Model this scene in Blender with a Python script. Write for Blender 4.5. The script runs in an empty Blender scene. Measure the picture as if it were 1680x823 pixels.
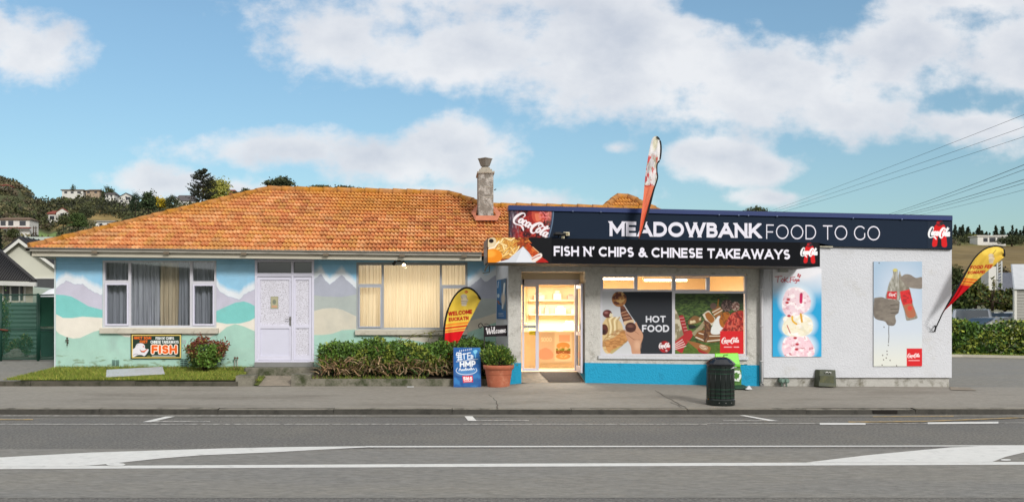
import bpy, math, random
import numpy as np
from mathutils import Vector, Matrix
sc = bpy.context.scene
COL = sc.collection
# ------------------------------------------------------------------ camera
F, CX, HY, H = 1500.0, 720.0, 518.0, 1.6      # focal length and optical centre in photo pixels, eye height
cam_d = bpy.data.cameras.new('camera'); cam = bpy.data.objects.new('camera', cam_d); COL.objects.link(cam)
cam.location = (0, 0, H); cam.rotation_euler = (math.radians(90), 0, 0)
cam_d.sensor_width = 36; cam_d.lens = 36 * F / 1680
cam_d.shift_x = (840 - CX) / 1680; cam_d.shift_y = (HY - 411.5) / 1680
cam_d.clip_end = 6000; sc.camera = cam
# ------------------------------------------------------------------ colour management
sc.view_settings.view_transform = 'Standard'; sc.view_settings.look = 'None'
sc.view_settings.exposure = 0.62; sc.view_settings.gamma = 1
try: sc.view_settings.use_curve_mapping = False
except Exception: pass
sc.cycles.use_denoising = True
sc.cycles.max_bounces = 6; sc.cycles.transparent_max_bounces = 12
sc.cycles.sample_clamp_indirect = 4.0
# ------------------------------------------------------------------ sun
SUN_EL, SUN_AZ = 29.0, 156.0                   # azimuth clockwise from +Y: behind the camera, to the right
sd = bpy.data.lights.new('sun', 'SUN'); sun = bpy.data.objects.new('sun', sd); COL.objects.link(sun)
sd.energy = 1.65; sd.angle = math.radians(12); sd.color = (1, .965, .92)
_e, _a = math.radians(SUN_EL), math.radians(SUN_AZ)
_d = Vector((math.sin(_a) * math.cos(_e), math.cos(_a) * math.cos(_e), math.sin(_e)))
sun.rotation_euler = _d.to_track_quat('Z', 'Y').to_euler(); sun.location = (0, -5, 30)
# ------------------------------------------------------------------ world: sky with broken cloud
w = bpy.data.worlds.new('World'); sc.world = w; w.use_nodes = True
N = w.node_tree.nodes; L = w.node_tree.links; N.clear()
def wn(t, **k):
    n = N.new(t)
    for a, b in k.items(): setattr(n, a, b)
    return n
def wm(op, a, b=None, c=None, clamp=False):
    n = N.new('ShaderNodeMath'); n.operation = op; n.use_clamp = clamp
    for i, v in enumerate((a, b, c)):
        if v is None: continue
        if isinstance(v, (int, float)): n.inputs[i].default_value = v
        else: L.new(v, n.inputs[i])
    return n.outputs[0]
def wv(op, a, b=None):
    n = N.new('ShaderNodeVectorMath'); n.operation = op
    for i, v in enumerate((a, b)):
        if v is None: continue
        if isinstance(v, tuple): n.inputs[i].default_value = v
        else: L.new(v, n.inputs[i])
    return n
sky = wn('ShaderNodeTexSky', sky_type='NISHITA'); sky.sun_disc = False
sky.sun_elevation = _e; sky.sun_rotation = _a; sky.air_density = 1.0; sky.dust_density = 1.0; sky.ozone_density = 1.0
tc = wn('ShaderNodeTexCoord'); sep = wn('ShaderNodeSeparateXYZ'); L.new(tc.outputs['Generated'], sep.inputs[0])
yc = wm('MAXIMUM', sep.outputs[1], .12)
u_ = wm('DIVIDE', sep.outputs[0], yc); v_ = wm('DIVIDE', sep.outputs[2], yc)
cmb = wn('ShaderNodeCombineXYZ'); L.new(u_, cmb.inputs[0]); L.new(v_, cmb.inputs[1])
nz = wn('ShaderNodeTexNoise'); nz.inputs['Scale'].default_value = 7; nz.inputs['Detail'].default_value = 9; nz.inputs['Roughness'].default_value = .55
mp = wv('MULTIPLY', cmb.outputs[0], (1.0, 1.35, 1.0)); L.new(mp.outputs[0], nz.inputs['Vector'])
nz2 = wn('ShaderNodeTexNoise'); nz2.inputs['Scale'].default_value = 26; nz2.inputs['Detail'].default_value = 7; nz2.inputs['Roughness'].default_value = .6
L.new(mp.outputs[0], nz2.inputs['Vector'])
CL = [(50, 85, 110, 60, 1.05), (-20, 60, 120, 60, 1.), (560, 62, 120, 62, .95), (640, 20, 200, 60, .62), (760, 90, 230, 75, 1.05), (1000, 85, 270, 125, 1.2),
      (1240, 135, 240, 95, 1.15), (1480, 70, 200, 120, 1.1), (1690, 110, 180, 130, 1.05), (1380, 190, 150, 52, .95), (920, -40, 420, 90, 1.15), (1640, -20, 240, 70, 1.1),
      (480, 246, 170, 42, .95), (640, 262, 220, 50, 1.0), (760, 240, 110, 66, 1.15), (1190, 258, 110, 46, 1.1), (1260, 275, 85, 34, .95),
      (270, 302, 110, 30, .9), (390, 312, 120, 26, .75), (1265, 325, 75, 18, .85), (1008, 242, 34, 14, .6), (1610, 205, 130, 40, .9), (900, 330, 160, 22, .45), (700, 320, 300, 22, .55)]
fld = None
for (cx, cy, rx, ry, k) in CL:
    a = wv('SUBTRACT', cmb.outputs[0], ((cx - CX) / F, (HY - cy) / F, 0))
    b = wv('MULTIPLY', a.outputs[0], (F / rx, F / ry, 0))
    ln = wv('LENGTH', b.outputs[0]).outputs['Value']
    e = wm('MULTIPLY_ADD', ln, -k, k)
    if fld is None: fld = e
    else:
        m = N.new('ShaderNodeMath'); m.operation = 'SMOOTH_MAX'; L.new(fld, m.inputs[0]); L.new(e, m.inputs[1]); m.inputs[2].default_value = .22
        fld = m.outputs[0]
f1 = wm('MULTIPLY_ADD', nz.outputs[0], 2.1, -1.05)
f2 = wm('MULTIPLY_ADD', nz2.outputs[0], 1.25, -.62)
for (cx, cy, rx, ry, k) in [(1372, 18, 95, 44, .75), (1165, -4, 90, 34, .55), (1390, 92, 60, 30, .22), (1640, 168, 90, 24, .35), (1560, 30, 90, 26, .25)]:
    a = wv('SUBTRACT', cmb.outputs[0], ((cx - CX) / F, (HY - cy) / F, 0)); b = wv('MULTIPLY', a.outputs[0], (F / rx, F / ry, 0))
    e = wm('MAXIMUM', wm('MULTIPLY_ADD', wv('LENGTH', b.outputs[0]).outputs['Value'], -k, k * 1.4), 0); fld = wm('SUBTRACT', fld, e)
fs = wm('ADD', wm('ADD', fld, f1), f2)
mr = wn('ShaderNodeMapRange', interpolation_type='SMOOTHSTEP'); mr.inputs[1].default_value = -.14; mr.inputs[2].default_value = .56
L.new(fs, mr.inputs[0])
# sky the camera cannot see: cloud by direction, thickened for softer, less blue light
nb = wn('ShaderNodeTexNoise'); nb.inputs['Scale'].default_value = 2.6; nb.inputs['Detail'].default_value = 6; L.new(tc.outputs['Generated'], nb.inputs['Vector'])
mb_ = wn('ShaderNodeMapRange', interpolation_type='SMOOTHSTEP'); mb_.inputs[1].default_value = .22; mb_.inputs[2].default_value = .45; L.new(nb.outputs[0], mb_.inputs[0])
side = wn('ShaderNodeMapRange', interpolation_type='SMOOTHSTEP'); side.inputs[1].default_value = .16; side.inputs[2].default_value = .45; L.new(sep.outputs[1], side.inputs[0])
mixa = wn('ShaderNodeMix', data_type='FLOAT'); L.new(side.outputs[0], mixa.inputs[0]); L.new(mb_.outputs[0], mixa.inputs[2]); L.new(mr.outputs[0], mixa.inputs[3])
alpha = wm('MULTIPLY', mixa.outputs[0], .92)
# cloud body: brighter rims and lobes, greyer cores and undersides
sh = wn('ShaderNodeTexNoise'); sh.inputs['Scale'].default_value = 9; sh.inputs['Detail'].default_value = 6
off = wv('ADD', mp.outputs[0], (3.1, .035, 0)); L.new(off.outputs[0], sh.inputs['Vector'])
core = wm('MULTIPLY_ADD', fs, -.62, 1.02)
shade = wm('ADD', core, wm('MULTIPLY_ADD', sh.outputs[0], 2.4, -1.2), clamp=True)
cr = wn('ShaderNodeMix', data_type='RGBA'); L.new(shade, cr.inputs[0])
cr.inputs[6].default_value = (3.75, 4.0, 4.5, 1); cr.inputs[7].default_value = (5.45, 5.5, 5.65, 1)
# the clear part of the sky
tint = wn('ShaderNodeMix', data_type='RGBA', blend_type='MULTIPLY'); tint.inputs[0].default_value = 1
L.new(sky.outputs[0], tint.inputs[6]); tint.inputs[7].default_value = (.76, .90, .89, 1)
cr2 = wn('ShaderNodeMix', data_type='RGBA'); L.new(side.outputs[0], cr2.inputs[0]); cr2.inputs[6].default_value = (6.2, 6.05, 5.9, 1); L.new(cr.outputs[2], cr2.inputs[7])  # unseen cloud set brighter to add light from behind the camera
gr = wn('ShaderNodeMapRange'); gr.inputs[1].default_value = 0; gr.inputs[2].default_value = .3; gr.inputs[3].default_value = .72; gr.inputs[4].default_value = .95; L.new(sep.outputs[2], gr.inputs[0])
tsc = N.new('ShaderNodeVectorMath'); tsc.operation = 'SCALE'; L.new(tint.outputs[2], tsc.inputs[0]); L.new(gr.outputs[0], tsc.inputs['Scale'])
mx = wn('ShaderNodeMix', data_type='RGBA'); L.new(alpha, mx.inputs[0]); L.new(tsc.outputs[0], mx.inputs[6]); L.new(cr2.outputs[2], mx.inputs[7])
bg = wn('ShaderNodeBackground'); bg.inputs[1].default_value = .105; L.new(mx.outputs[2], bg.inputs[0])
wo = wn('ShaderNodeOutputWorld'); L.new(bg.outputs[0], wo.inputs[0])

# ================================================================== helpers
def PXx(px, Y): return (px - CX) / F * Y
def PZz(py, Y): return H + (HY - py) / F * Y
def P(px, py, Y): return (PXx(px, Y), Y, PZz(py, Y))
def lin(c):
    c = np.asarray(c, float) / 255.0
    return np.where(c <= .04045, c / 12.92, ((c + .055) / 1.055) ** 2.4)
ORG = {}
def thing(name, label, cat, loc=(0, 0, 0), group=None):
    o = bpy.data.objects.new(name, None); COL.objects.link(o); o.location = loc; o.empty_display_size = .2
    ORG[o.name] = Vector(loc); o['label'] = label; o['category'] = cat
    if group: o['group'] = group
    return o
def tag(o, label, cat, group=None):
    o['label'] = label; o['category'] = cat
    if group: o['group'] = group
    return o
def struct(o, kind='structure'):
    o['kind'] = kind; return o
def org(p):
    v = Vector((0, 0, 0))
    while p is not None: v += p.location; p = p.parent
    return v
class MB:
    def __init__(s): s.v = []; s.f = []; s.m = []; s.mi = 0; s.sm = []; s.smooth = False
    def vs(s, pts): n = len(s.v); s.v.extend([tuple(p) for p in pts]); return n
    def face(s, idx): s.f.append(tuple(idx)); s.m.append(s.mi); s.sm.append(s.smooth)
    def poly(s, pts): n = s.vs(pts); s.face(range(n, n + len(pts))); return s
    def box(s, x0, x1, y0, y1, z0, z1):
        n = s.vs([(x0, y0, z0), (x1, y0, z0), (x1, y1, z0), (x0, y1, z0), (x0, y0, z1), (x1, y0, z1), (x1, y1, z1), (x0, y1, z1)])
        for q in ((0, 3, 2, 1), (4, 5, 6, 7), (0, 1, 5, 4), (1, 2, 6, 5), (2, 3, 7, 6), (3, 0, 4, 7)): s.face([n + i for i in q])
        return s
    def pbox(s, px0, py0, px1, py1, Y, d):     # front face on plane Y, measured from the photo; d metres deep
        return s.box(PXx(px0, Y), PXx(px1, Y), Y, Y + d, PZz(py1, Y), PZz(py0, Y))
    def prism(s, pts, d):                      # pts: 3D polygon facing the street, pushed back d
        n = len(pts); a = s.vs(pts); b = s.vs([(p[0], p[1] + d, p[2]) for p in pts])
        s.face(range(a, a + n)); s.face(range(b + n - 1, b - 1, -1))
        for i in range(n): j = (i + 1) % n; s.face((a + i, b + i, b + j, a + j))
        return s
    def pprism(s, pp, Y, d): return s.prism([P(x, y, Y) for x, y in pp], d)
    def tube(s, pts, r, n=8, cap=True):
        pts = [Vector(p) for p in pts]; rs = r if isinstance(r, (list, tuple)) else [r] * len(pts)
        base = None; sm = s.smooth; up = Vector((0, 0, 1))
        for i, p in enumerate(pts):
            d = (pts[min(i + 1, len(pts) - 1)] - pts[max(i - 1, 0)]).normalized()
            ref = up if abs(d.z) < .93 else Vector((0, 1, 0))
            a = d.cross(ref).normalized(); b = d.cross(a).normalized()
            k = s.vs([p + (a * math.cos(t) + b * math.sin(t)) * rs[i] for t in [2 * math.pi * q / n for q in range(n)]])
            s.smooth = True
            if base is not None:
                for q in range(n): s.face((base + q, base + (q + 1) % n, k + (q + 1) % n, k + q))
            s.smooth = sm
            if cap and i == 0: s.face(range(k + n - 1, k - 1, -1))
            if cap and i == len(pts) - 1: s.face(range(k, k + n))
            base = k
        return s
    def lathe(s, c, prof, n=24, smooth=True):  # prof: (r, z)
        base = None; sm = s.smooth; s.smooth = smooth
        for i, (r, z) in enumerate(prof):
            k = s.vs([(c[0] + r * math.cos(2 * math.pi * q / n), c[1] + r * math.sin(2 * math.pi * q / n), c[2] + z) for q in range(n)])
            if base is not None:
                for q in range(n): s.face((base + q, base + (q + 1) % n, k + (q + 1) % n, k + q))
            base = k
        s.face(range(base, base + n)); s.smooth = sm
        return s
    def grid(s, f, nu, nv, smooth=False):
        n = len(s.v); sm = s.smooth; s.smooth = smooth
        for j in range(nv + 1):
            for i in range(nu + 1): s.v.append(tuple(f(i / nu, j / nv)))
        for j in range(nv):
            for i in range(nu):
                a = n + j * (nu + 1) + i; s.face((a, a + 1, a + nu + 2, a + nu + 1))
        s.smooth = sm; return s
    def build(s, name, mats, parent=None, loc=None, bevel=0):
        if not isinstance(mats, (list, tuple)): mats = [mats]
        o0 = org(parent) if parent is not None else Vector(loc or (0, 0, 0))
        me = bpy.data.meshes.new(name)
        me.from_pydata([(v[0] - o0.x, v[1] - o0.y, v[2] - o0.z) for v in s.v], [], s.f)
        for m in mats: me.materials.append(m)
        me.polygons.foreach_set('material_index', s.m); me.polygons.foreach_set('use_smooth', s.sm)
        o = bpy.data.objects.new(name, me); COL.objects.link(o)
        if parent is not None: o.parent = parent
        else: o.location = o0
        if bevel:
            b = o.modifiers.new('bevel', 'BEVEL'); b.width = bevel; b.segments = 2; b.limit_method = 'ANGLE'; b.angle_limit = math.radians(40)
        me.update(); return o
def copy_thing(o, loc, label=None, rz=None, scale=None, group=None):
    c = o.copy(); COL.objects.link(c); c.location = loc
    if rz is not None: c.rotation_euler = (0, 0, rz)
    if scale is not None: c.scale = scale if isinstance(scale, tuple) else (scale,) * 3
    if label: c['label'] = label
    if group: c['group'] = group
    for ch in list(o.children):
        d = ch.copy(); COL.objects.link(d); d.parent = c
        for g in list(ch.children):
            e = g.copy(); COL.objects.link(e); e.parent = d
    return c
# ------------------------------------------------------------------ materials
MATS = {}
def mat(name, rgb=(128, 128, 128), rough=.7, metal=0, var=.12, vscale=3., bump=0., bscale=40., spec=.4, rgb2=None, v2=None, island=0., attr=False,
        emit=None, estr=0, vr=.25, dirt=None, dscale=1.2, dlo=.5, dhi=.75, stretch=None, voron=False, coat=0, alb=None):
    if name in MATS: return MATS[name]
    m = bpy.data.materials.new(name); m.use_nodes = True; MATS[name] = m
    n = m.node_tree.nodes; l = m.node_tree.links; p = n['Principled BSDF']
    c0 = tuple(lin(rgb)) if alb is None else alb
    p.inputs['Roughness'].default_value = rough; p.inputs['Metallic'].default_value = metal
    p.inputs['Specular IOR Level'].default_value = spec; p.inputs['Coat Weight'].default_value = coat
    tc = n.new('ShaderNodeTexCoord'); src = tc.outputs['Object']
    if stretch:
        mp = n.new('ShaderNodeMapping'); mp.inputs['Scale'].default_value = stretch; l.new(src, mp.inputs[0]); src = mp.outputs[0]
    if attr:
        at = n.new('ShaderNodeAttribute'); at.attribute_name = 'Col'; cur = at.outputs['Color']
    else:
        rg = n.new('ShaderNodeRGB'); rg.outputs[0].default_value = (*c0, 1); cur = rg.outputs[0]
    if rgb2 is not None:
        nz = n.new('ShaderNodeTexNoise'); nz.inputs['Scale'].default_value = v2 or vscale; nz.inputs['Detail'].default_value = 6; l.new(src, nz.inputs[0])
        mr = n.new('ShaderNodeMapRange'); mr.inputs[1].default_value = .4; mr.inputs[2].default_value = .6; l.new(nz.outputs[0], mr.inputs[0])
        mx = n.new('ShaderNodeMix'); mx.data_type = 'RGBA'; l.new(mr.outputs[0], mx.inputs[0]); l.new(cur, mx.inputs[6]); mx.inputs[7].default_value = (*lin(rgb2), 1); cur = mx.outputs[2]
    if dirt is not None:
        nz = n.new('ShaderNodeTexNoise'); nz.inputs['Scale'].default_value = dscale; nz.inputs['Detail'].default_value = 9; nz.inputs['Roughness'].default_value = .7; l.new(src, nz.inputs[0])
        mr = n.new('ShaderNodeMapRange'); mr.inputs[1].default_value = dlo; mr.inputs[2].default_value = dhi; l.new(nz.outputs[0], mr.inputs[0])
        mx = n.new('ShaderNodeMix'); mx.data_type = 'RGBA'; l.new(mr.outputs[0], mx.inputs[0]); l.new(cur, mx.inputs[6]); mx.inputs[7].default_value = (*lin(dirt), 1); cur = mx.outputs[2]
    if var:
        nz = n.new('ShaderNodeTexNoise'); nz.inputs['Scale'].default_value = vscale; nz.inputs['Detail'].default_value = 8; nz.inputs['Roughness'].default_value = .65; l.new(src, nz.inputs[0])
        mr = n.new('ShaderNodeMapRange'); mr.inputs[1].default_value = .5 - vr; mr.inputs[2].default_value = .5 + vr; mr.inputs[3].default_value = 1 - var; mr.inputs[4].default_value = 1 + var; l.new(nz.outputs[0], mr.inputs[0])
        vm = n.new('ShaderNodeVectorMath'); vm.operation = 'SCALE'; l.new(cur, vm.inputs[0]); l.new(mr.outputs[0], vm.inputs['Scale']); cur = vm.outputs[0]
    if island:
        ge = n.new('ShaderNodeNewGeometry'); mr = n.new('ShaderNodeMapRange'); mr.inputs[3].default_value = 1 - island; mr.inputs[4].default_value = 1 + island; l.new(ge.outputs['Random Per Island'], mr.inputs[0])
        vm = n.new('ShaderNodeVectorMath'); vm.operation = 'SCALE'; l.new(cur, vm.inputs[0]); l.new(mr.outputs[0], vm.inputs['Scale']); cur = vm.outputs[0]
    l.new(cur, p.inputs['Base Color'])
    if bump:
        if voron:
            nz = n.new('ShaderNodeTexVoronoi'); nz.inputs['Scale'].default_value = bscale; l.new(src, nz.inputs[0]); hgt = nz.outputs['Distance']
        else:
            nz = n.new('ShaderNodeTexNoise'); nz.inputs['Scale'].default_value = bscale; nz.inputs['Detail'].default_value = 5; l.new(src, nz.inputs[0]); hgt = nz.outputs[0]
        bp = n.new('ShaderNodeBump'); bp.inputs['Strength'].default_value = bump; bp.inputs['Distance'].default_value = .02; l.new(hgt, bp.inputs['Height']); l.new(bp.outputs[0], p.inputs['Normal'])
    if emit is not None:
        p.inputs['Emission Color'].default_value = (*lin(emit), 1); p.inputs['Emission Strength'].default_value = estr
    return m
def glass_mat(name, tint=(235, 240, 240), refl=.35, rough=.02, wav=0, trans=1.):
    if name in MATS: return MATS[name]
    m = bpy.data.materials.new(name); m.use_nodes = True; MATS[name] = m
    n = m.node_tree.nodes; l = m.node_tree.links; n.clear()
    t = n.new('ShaderNodeBsdfTransparent'); t.inputs[0].default_value = (*lin(tint), 1)
    g = n.new('ShaderNodeBsdfGlossy'); g.inputs['Roughness'].default_value = rough; g.inputs[0].default_value = (.9, .95, 1, 1)
    fr = n.new('ShaderNodeFresnel'); fr.inputs[0].default_value = 1.5
    a = n.new('ShaderNodeMath'); a.operation = 'MULTIPLY_ADD'; a.inputs[1].default_value = 1; a.inputs[2].default_value = refl * .2; l.new(fr.outputs[0], a.inputs[0])
    mx = n.new('ShaderNodeMixShader'); l.new(a.outputs[0], mx.inputs[0]); l.new(t.outputs[0], mx.inputs[1]); l.new(g.outputs[0], mx.inputs[2])
    if wav:
        tcn = n.new('ShaderNodeTexCoord'); nz = n.new('ShaderNodeTexNoise'); nz.inputs['Scale'].default_value = wav; l.new(tcn.outputs['Object'], nz.inputs[0])
        bp = n.new('ShaderNodeBump'); bp.inputs['Strength'].default_value = .5; bp.inputs['Distance'].default_value = .01; l.new(nz.outputs[0], bp.inputs['Height']); l.new(bp.outputs[0], g.inputs['Normal'])
    o = n.new('ShaderNodeOutputMaterial'); l.new(mx.outputs[0], o.inputs[0]); return m
# ------------------------------------------------------------------ 2D artwork painted on a fine grid of real vertices
_rn = np.random.RandomState(7); _tab = _rn.rand(256, 256)
def vnoise(x, y):
    xi = np.floor(x).astype(int); yi = np.floor(y).astype(int); fx = x - xi; fy = y - yi
    fx = fx * fx * (3 - 2 * fx); fy = fy * fy * (3 - 2 * fy)
    g = lambda a, b: _tab[a % 256, b % 256]
    return (g(xi, yi) * (1 - fx) + g(xi + 1, yi) * fx) * (1 - fy) + (g(xi, yi + 1) * (1 - fx) + g(xi + 1, yi + 1) * fx) * fy
def fbm(x, y, o=4):
    r = 0; a = .5
    for i in range(o): r = r + a * vnoise(x * 2 ** i + 17 * i, y * 2 ** i + 31 * i); a *= .5
    return r / (1 - .5 ** o)
def spline(pts, n=8):
    pts = [np.array(p, float) for p in pts]; out = []
    for i in range(len(pts) - 1):
        a = pts[max(i - 1, 0)]; b = pts[i]; c = pts[i + 1]; d = pts[min(i + 2, len(pts) - 1)]
        for k in range(n):
            t = k / n; out.append(.5 * ((2 * b) + (-a + c) * t + (2 * a - 5 * b + 4 * c - d) * t * t + (-a + 3 * b - 3 * c + d) * t ** 3))
    out.append(pts[-1]); return out
class Art:
    def __init__(s, x0, y0, x1, y1, step=.8, xs=None, ys=None):
        s.b = (x0, y0, x1, y1)
        s.xs = np.linspace(x0, x1, max(2, int((x1 - x0) / step) + 1)) if xs is None else xs
        s.ys = np.linspace(y0, y1, max(2, int((y1 - y0) / step) + 1)) if ys is None else ys
        s.X, s.Y = np.meshgrid(s.xs, s.ys); s.C = np.zeros(s.X.shape + (3,)); s.aa = step * .6
    def fill(s, c): s.C[:] = lin(c); return s
    def mix(s, m, c):
        c = lin(c) if np.ndim(c) == 1 else c
        m = np.clip(m, 0, 1)[..., None]; s.C = s.C * (1 - m) + c * m; return s
    def pmask(s, pts):
        ins = np.zeros(s.X.shape, bool); d = np.full(s.X.shape, 1e9); n = len(pts)
        for i in range(n):
            x0, y0 = pts[i]; x1, y1 = pts[(i + 1) % n]
            c = ((y0 > s.Y) != (y1 > s.Y)) & (s.X < (x1 - x0) * (s.Y - y0) / ((y1 - y0) or 1e-9) + x0); ins ^= c
            dx, dy = x1 - x0, y1 - y0; t = np.clip(((s.X - x0) * dx + (s.Y - y0) * dy) / (dx * dx + dy * dy + 1e-12), 0, 1)
            d = np.minimum(d, np.hypot(s.X - x0 - t * dx, s.Y - y0 - t * dy))
        return np.clip(np.where(ins, d, -d) / (2 * s.aa) + .5, 0, 1)
    def poly(s, pts, c, a=1): return s.mix(s.pmask(pts) * a, c)
    def blob(s, pts, c, a=1): return s.poly([tuple(p) for p in spline(list(pts) + [pts[0]], 5)][:-1], c, a)
    def emask(s, cx, cy, rx, ry, rot=0, soft=None):
        r = math.radians(rot); dx = s.X - cx; dy = s.Y - cy
        a = (dx * math.cos(r) + dy * math.sin(r)) / rx; b = (-dx * math.sin(r) + dy * math.cos(r)) / ry
        q = np.hypot(a, b); k = soft if soft is not None else s.aa * 2 / min(rx, ry)
        return np.clip((1 - q) / k + .5, 0, 1)
    def ell(s, cx, cy, rx, ry, c, rot=0, soft=None, a=1): return s.mix(s.emask(cx, cy, rx, ry, rot, soft) * a, c)
    def lmask(s, pts, w):
        m = np.zeros(s.X.shape)
        for i in range(len(pts) - 1):
            x0, y0 = pts[i][:2]; x1, y1 = pts[i + 1][:2]; w0 = pts[i][2] if len(pts[i]) > 2 else w; w1 = pts[i + 1][2] if len(pts[i + 1]) > 2 else w
            dx, dy = x1 - x0, y1 - y0; t = np.clip(((s.X - x0) * dx + (s.Y - y0) * dy) / (dx * dx + dy * dy + 1e-12), 0, 1)
            d = np.hypot(s.X - x0 - t * dx, s.Y - y0 - t * dy); ww = w0 + (w1 - w0) * t
            m = np.maximum(m, np.clip((ww / 2 - d) / (2 * s.aa) + .5, 0, 1) * np.clip(ww / (2 * s.aa), 0, 1))
        return m
    def line(s, pts, w, c, a=1): return s.mix(s.lmask(pts, w) * a, c)
    def text(s, txt, x0, y0, x1, y1, w, c, slope=0, outline=None, ow=0, slant=0):   # cap-height box
        st, W = layout(txt, w); hh = y1 - y0; k = (x1 - x0) / W; ls = []
        for poly_ in st:
            ls.append([(x0 + (q[0]) * k + slant * q[1] * hh, y1 - q[1] * hh + slope * (q[0] * k)) for q in poly_])
        if outline is not None:
            for q in ls: s.line(q, w * hh + 2 * ow, outline)
        for q in ls: s.line(q, w * hh, c)
        return s
    def script(s, ox, oy, sc_, c, rot=0, strokes=None, bold=1., sx=1.):
        r = math.radians(rot)
        for st in strokes:
            q = [(ox + sc_ * (p[0] * sx * math.cos(r) + p[1] * math.sin(r)), oy + sc_ * (p[0] * sx * math.sin(r) - p[1] * math.cos(r)), max(p[2] * sc_ * bold, .2)) for p in spline(st, 6)]
            s.line(q, 1, c)
        return s
    def mottle(s, m, c, sx, sy=None, lo=.5, hi=.6, seed=0, a=1):
        nn = fbm(s.X / sx + seed * 7.3, s.Y / (sy or sx) + seed * 3.1, 4)
        return s.mix(np.clip((nn - lo) / (hi - lo), 0, 1) * m * a, c)
    def build(s, name, m, parent, Y=None, pos=None, hole=None, loc=None):
        nx, ny = len(s.xs), len(s.ys)
        if pos is None:
            X = (s.X - CX) / F * Y; Z = H + (HY - s.Y) / F * Y; V = np.stack([X, np.full_like(X, Y), Z], -1)
        else: V = pos(s.X, s.Y)
        o0 = org(parent) if parent is not None else Vector(loc or (0, 0, 0)); V = V.reshape(-1, 3) - np.array(o0)
        idx = np.arange(nx * ny).reshape(ny, nx)
        q = np.stack([idx[:-1, :-1], idx[1:, :-1], idx[1:, 1:], idx[:-1, 1:]], -1)
        if hole is not None:
            cx = (s.X[:-1, :-1] + s.X[1:, 1:]) / 2; cy = (s.Y[:-1, :-1] + s.Y[1:, 1:]) / 2; q = q[~hole(cx, cy)]
        q = q.reshape(-1, 4)
        me = bpy.data.meshes.new(name); me.vertices.add(len(V)); me.vertices.foreach_set('co', V.ravel())
        me.loops.add(q.size); me.loops.foreach_set('vertex_index', q.ravel().astype(np.int32))
        me.polygons.add(len(q)); me.polygons.foreach_set('loop_start', np.arange(0, q.size, 4, dtype=np.int32)); me.polygons.foreach_set('loop_total', np.full(len(q), 4, np.int32))
        me.update(); ca = me.color_attributes.new('Col', 'FLOAT_COLOR', 'POINT')
        ca.data.foreach_set('color', np.concatenate([s.C.reshape(-1, 3), np.ones((nx * ny, 1))], 1).ravel())
        me.materials.append(m); o = bpy.data.objects.new(name, me); COL.objects.link(o)
        if parent is not None: o.parent = parent
        else: o.location = o0
        return o
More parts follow.
